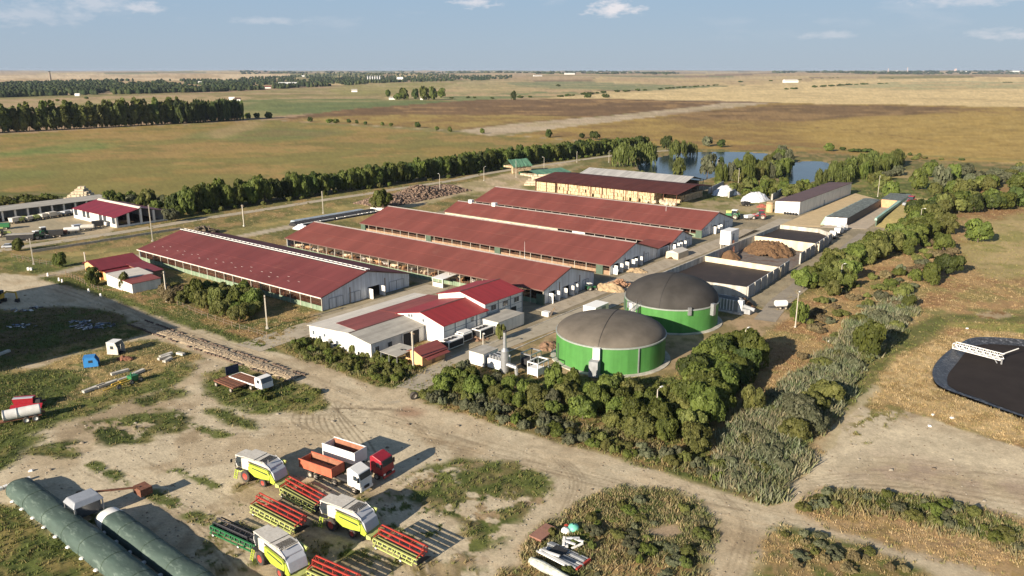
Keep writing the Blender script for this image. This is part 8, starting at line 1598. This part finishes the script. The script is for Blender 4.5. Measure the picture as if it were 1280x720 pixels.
# cattle inside barn B, seen over its low wall
def cow_mesh():
    q = MB(); q.lathe([(.12, 0), (.34, .15), (.40, .7), (.42, 1.2), (.38, 1.6), (.16, 1.85)], c=(-.9, 0, 1.05), n=10, axis='x')
    q.tube((.85, 0, 1.2), (1.3, 0, 1.35), .22, .15, n=8); q.tube((1.25, 0, 1.42), (1.72, 0, 1.15), .15, .09, n=8); q.box(1.2, 1.3, -.25, .25, 1.44, 1.52)
    for x in (-.7, .65):
        for y in (-.22, .22): q.tube((x, y, .9), (x + .03, y, .45), .12, .07, n=6); q.tube((x + .03, y, .45), (x, y, 0), .06, .06, n=6)
    q.bar((-.95, 0, 1.3), (-1.1, 0, .5), .05); return q
cms = [mat('cream_hide', (.58, .46, .32), var=.15), mat('tan_hide', (.42, .24, .12), var=.2), mat('pied_hide', (.55, .5, .45), var=.2, scale=1.5, spots=(.05, .04, .035), spot_thr=.5)]; c0s = []
for i in range(26):
    k = i % 3; u = -204 + i * 3.6 + rs.uniform(-.8, .8); v = 151.6 + rs.uniform(.2, 1.0)
    lb = ['cream cow standing behind the green panel wall of the barn', 'tan cow standing behind the green panel wall of the barn', 'pied cow standing behind the green panel wall of the barn'][k]
    if i < 3: o = cow_mesh().build('cow', cms[k]); c0s.append(o); tag(o, lb, 'cow', ['cream cows at the barn wall', 'tan cows at the barn wall', 'pied cows at the barn wall'][k])
    else: o = c0s[k].copy(); C.objects.link(o)
    o.location = W(u, v, .35); o.rotation_euler = (0, 0, -FA + rs.choice([-1.4, 0, 3.1, -1.7]) + rs.uniform(-.4, .4)); o.scale = (1.15,) * 3
# ---- far buildings
def fhouse(label, px, py, w_, d_, h, rh, mw, mr, name='house', cat='house', rz=.2, z=0):
    t = thing(name, label, cat, (*G(px, py), z), rz); q = MB(); q.prism([(-d_/2, 0), (d_/2, 0), (d_/2, h), (0, h + rh), (-d_/2, h)], 'x', -w_/2, w_/2); q.build('wall', mw, t)
    for s in (-1, 1): q = MB(); q.prism([(s*d_/2*1.1, h - rh*.1), (0, h + rh + .05), (0, h + rh + .35), (s*d_/2*1.1, h + rh*-.1 + .3)], 'x', -w_/2 - .4, w_/2 + .4); q.build('roof', mr, t)
    return t
WHF, RDF = M['white2'], M['roof']
for a in ((122,110.5,14,9,4,3,WHF,RDF,'white village house with a red roof left of centre among the trees'),(97,120,9,6,3,2,WHF,WHF,'tiny white shed in front of the village trees'),(172,113,12,8,4,3,WHF,RDF,'small white house by the pale field edge'),(290,125,10,7,3,2,WHF,WHF,'white shed left of the pair beyond the dark grove'),(297,126,10,6,3,2,WHF,M['roof_brown'],'brown and white shed right of the pair beyond the dark grove'),(360,107,60,22,8,3,WHF,WHF,'long white building at the edge of the village wood'),(378,96,30,16,7,3,WHF,WHF,'small white block above the village wood'),(500,102,26,22,5,14,WHF,WHF,'white pyramid roofed building in the far village'),(443,115,14,10,4,3,WHF,M['roof_grey'],'small pale farmhouse left of the farmstead clump'),(490,124.5,11,8,3,2,WHF,M['roof_grey'],'grey roofed farm shed at the farmstead clump'),(529,124.8,10,7,3,2,WHF,M['roof_grey'],'low white farm shed under the farmstead trees'),(672,96,60,30,9,4,WHF,M['roof_grey'],'long pale hall in the distant village'),(712,94,90,30,16,3,WHF,WHF,'tall white far block right of the village'),(988,103.5,60,18,9,4,WHF,M['roof_cream'],'long white barn far out in the right hand fields'),(250,104.5,12,9,5,3,WHF,WHF,'white house shining in the village wood'),(335,110.5,16,9,4,3,WHF,RDF,'pair of low houses before the village wood')):
    fhouse(a[8], *a[:8])
t = thing('brick_chimney', 'lone tall brown chimney above the village trees at the left', 'chimney', (*G(63.5, 103), 0)); q = MB(); q.lathe([(0, 0), (5, 0), (3.2, 44), (0, 44)], n=14); q.build('stack', mat('brown_brick_far', (.25, .2, .15), var=.2), t); q = MB(); q.lathe([(3.3, 42), (3.8, 42), (3.8, 45), (2.6, 45)], n=14); q.build('cap', M['dark'], t)
for i in range(6):
    x, y = G(460 + i * 3.0, 100.4); t = thing('grain_silo', ['grain silo leftmost of the far row of six','grain silo second from the left in the far row','grain silo third from the left in the far row','grain silo fourth from the left in the far row','grain silo fifth from the left in the far row','grain silo rightmost of the far row of six'][i], 'silo', (x, y, 0), 0, 'far row of grain silos'); q = MB(); q.lathe([(0, 0), (4.0, 0), (4.0, 18), (0, 22)], n=12); q.build('body', M['steel'], t); q = MB(); q.box(-.6, .6, -.6, .6, 21.5, 23); q.build('cap', M['white2'], t)
for i, (px, w_, h, lb) in enumerate(((1110, 14, 60, 'thin chimney on the horizon at the right'), (1134, 12, 75, 'taller thin mast on the horizon at the right'), (1122, 150, 22, 'long pale works building on the horizon at the right'), (1194, 40, 55, 'pale pinkish tower block on the horizon near the right'), (1203, 110, 18, 'low white hall on the horizon near the right'), (1268, 120, 22, 'pale building at the right end of the horizon'))):
    x, y = G(px, 90.4); t = thing('far_works', lb, 'building', (x, y, 0)); q = MB(); q.prism([(-w_/2, 0), (w_/2, 0), (w_/2 * (.5 if h > 50 else 1), h), (-w_/2 * (.5 if h > 50 else 1), h)], 'y', -w_/2 * .6, w_/2 * .6); q.build('wall', M['white'] if i in (2, 4, 5) else mat('pinkish_far_tower', (.55, .42, .4)), t); q = MB(); q.box(-w_/3 * (.5 if h > 50 else 1), w_/3 * (.5 if h > 50 else 1), -w_/4, w_/4, h + .01, h + 3); q.build('roof', M['roof_grey'], t)

t = thing('tyre', 'large black tyre half sunk at the tip of the hedge bank', 'tyre', (*G(517, 499), 0), .6); wheel(t, 0, 0, .75, .5); t.rotation_euler = (.25, 0, .6)
t = thing('brush_heap', 'dark heap of round bales behind the ridge of the largest barn', 'heap', (*G(251, 293), 0)); q = MB()
for i in range(40): x_, y_ = rs.uniform(-5, 5), rs.uniform(-2.5, 2.5); z_ = .6 + max(0, 1 - abs(x_) / 5) * rs.uniform(0, 2.0); a = rs.uniform(0, 3); q.tube((x_, y_, z_), (x_ + math.cos(a) * 1.2, y_ + math.sin(a) * 1.2, z_), .6, n=8)
tag(q.build('bale', mat('dark_old_bale', (.10, .075, .05), var=.5, scale=1.2, spots=(.25, .19, .12), spot_thr=.55), t), kind='stuff')
for i, (px, py, lb) in enumerate(((1035, 427, 'white block lying beside the grass track'), (1166, 519, 'white scrap on the dry bank below the lagoon, upper one'), (1162, 533, 'small white scrap lowest on the dry bank'), (1190, 523, 'pale flat sheet on the dry bank under the lagoon'), (1209, 411, 'white sack on the crest above the lagoon'), (39, 589, 'white canister standing near the end of the outer silage tube'))):
    t = thing('scrap_piece', lb, 'scrap', (*G(px, py), 0), i * .7); t.scale = (.6, .6, .5); q = MB(); q.hexa([(-.5,-.4,0),(.5,-.3,0),(.6,.4,0),(-.4,.4,0)], [(-.4,-.3,.5),(.4,-.3,.45),(.5,.3,.4),(-.3,.3,.55)]); q.build('body', M['white2'], t, bevel=.08)
# ---- labels that single each hedge tree out: by row and place in the row
_o = ['first','second','third','fourth','fifth','sixth','seventh','eighth','ninth','tenth','eleventh','twelfth','thirteenth','fourteenth','fifteenth','sixteenth','seventeenth','eighteenth','nineteenth','twentieth']
def ordw(i): return _o[i] if i < 20 else ['twenty', 'thirty', 'forty', 'fifty', 'sixty', 'seventy', 'eighty', 'ninety'][(i + 1) // 10 - 2] + ('' if (i + 1) % 10 == 0 else ' ' + _o[(i + 1) % 10 - 1]) + ('th' if (i + 1) % 10 == 0 else '')
_short = {'trees of the hedge below the tanks': 'leafy tree in the hedge below the green tanks', 'tall trees right of the tanks': 'tall leafy tree right of the green tanks', 'trees of the hedge below the chimney': 'bushy tree in the hedge below the chimney', 'trees lining the asphalt lane': 'dense tree lining the asphalt lane', 'big trees beyond the clamps': 'big rounded tree beyond the outermost clamp', 'windbreak trees behind the concrete road': 'broad tree in the long windbreak', 'poplars of the far left grove': 'tall poplar in the far left grove', 'bushes in front of the largest barn': 'yellow green bush before the largest barn',
 'willow row right of the ponds': 'weeping willow in the row right of the ponds', 'willows between the ponds': 'willow on the spit between the ponds', 'trees behind the white hall': 'green tree between ponds and white hall', 'dark trees ending the poplar grove': 'dark tree at the right end of the poplar grove'}
_g = {}
for o in list(C.objects):
    if o.parent is None and o.get('group') and o.get('group') in _short: _g.setdefault(o['group'], []).append(o)
for gname, L_o in _g.items():
    if gname not in _short: continue
    L_o.sort(key=lambda o: math.atan2(o.location.x, o.location.y)); rows = {}
    if len(L_o) > 12:
        for k in range(0, len(L_o), 6):
            ch = sorted(L_o[k:k+6], key=lambda o: o.location.y)
            for j, o in enumerate(ch): rows.setdefault('front row' if j < len(ch) / 2 else 'back row', []).append(o)
    else: rows['row'] = L_o
    for rn, os_ in rows.items():
        os_.sort(key=lambda o: math.atan2(o.location.x, o.location.y))
        for i, o in enumerate(os_): o['label'] = _short[gname] + ', ' + ordw(i) + ' from the left' + ('' if rn == 'row' else ', ' + rn)
# ================================================================ haze
hz = MB(); hz.box(-30000, 30000, -300, 29000, -31, H + 6)
hm = bpy.data.materials.new('thin_haze'); hm.use_nodes = True; ntz = hm.node_tree; ntz.nodes.clear()
ho = N(ntz, 'ShaderNodeOutputMaterial'); hv = N(ntz, 'ShaderNodeVolumePrincipled'); hv.inputs['Color'].default_value = (.50, .62, .80, 1); hv.inputs['Density'].default_value = .00003; hv.inputs['Anisotropy'].default_value = .0
ntz.links.new(hv.outputs[0], ho.inputs['Volume']); hzo = hz.build('haze', hm); tag(hzo, kind='stuff')
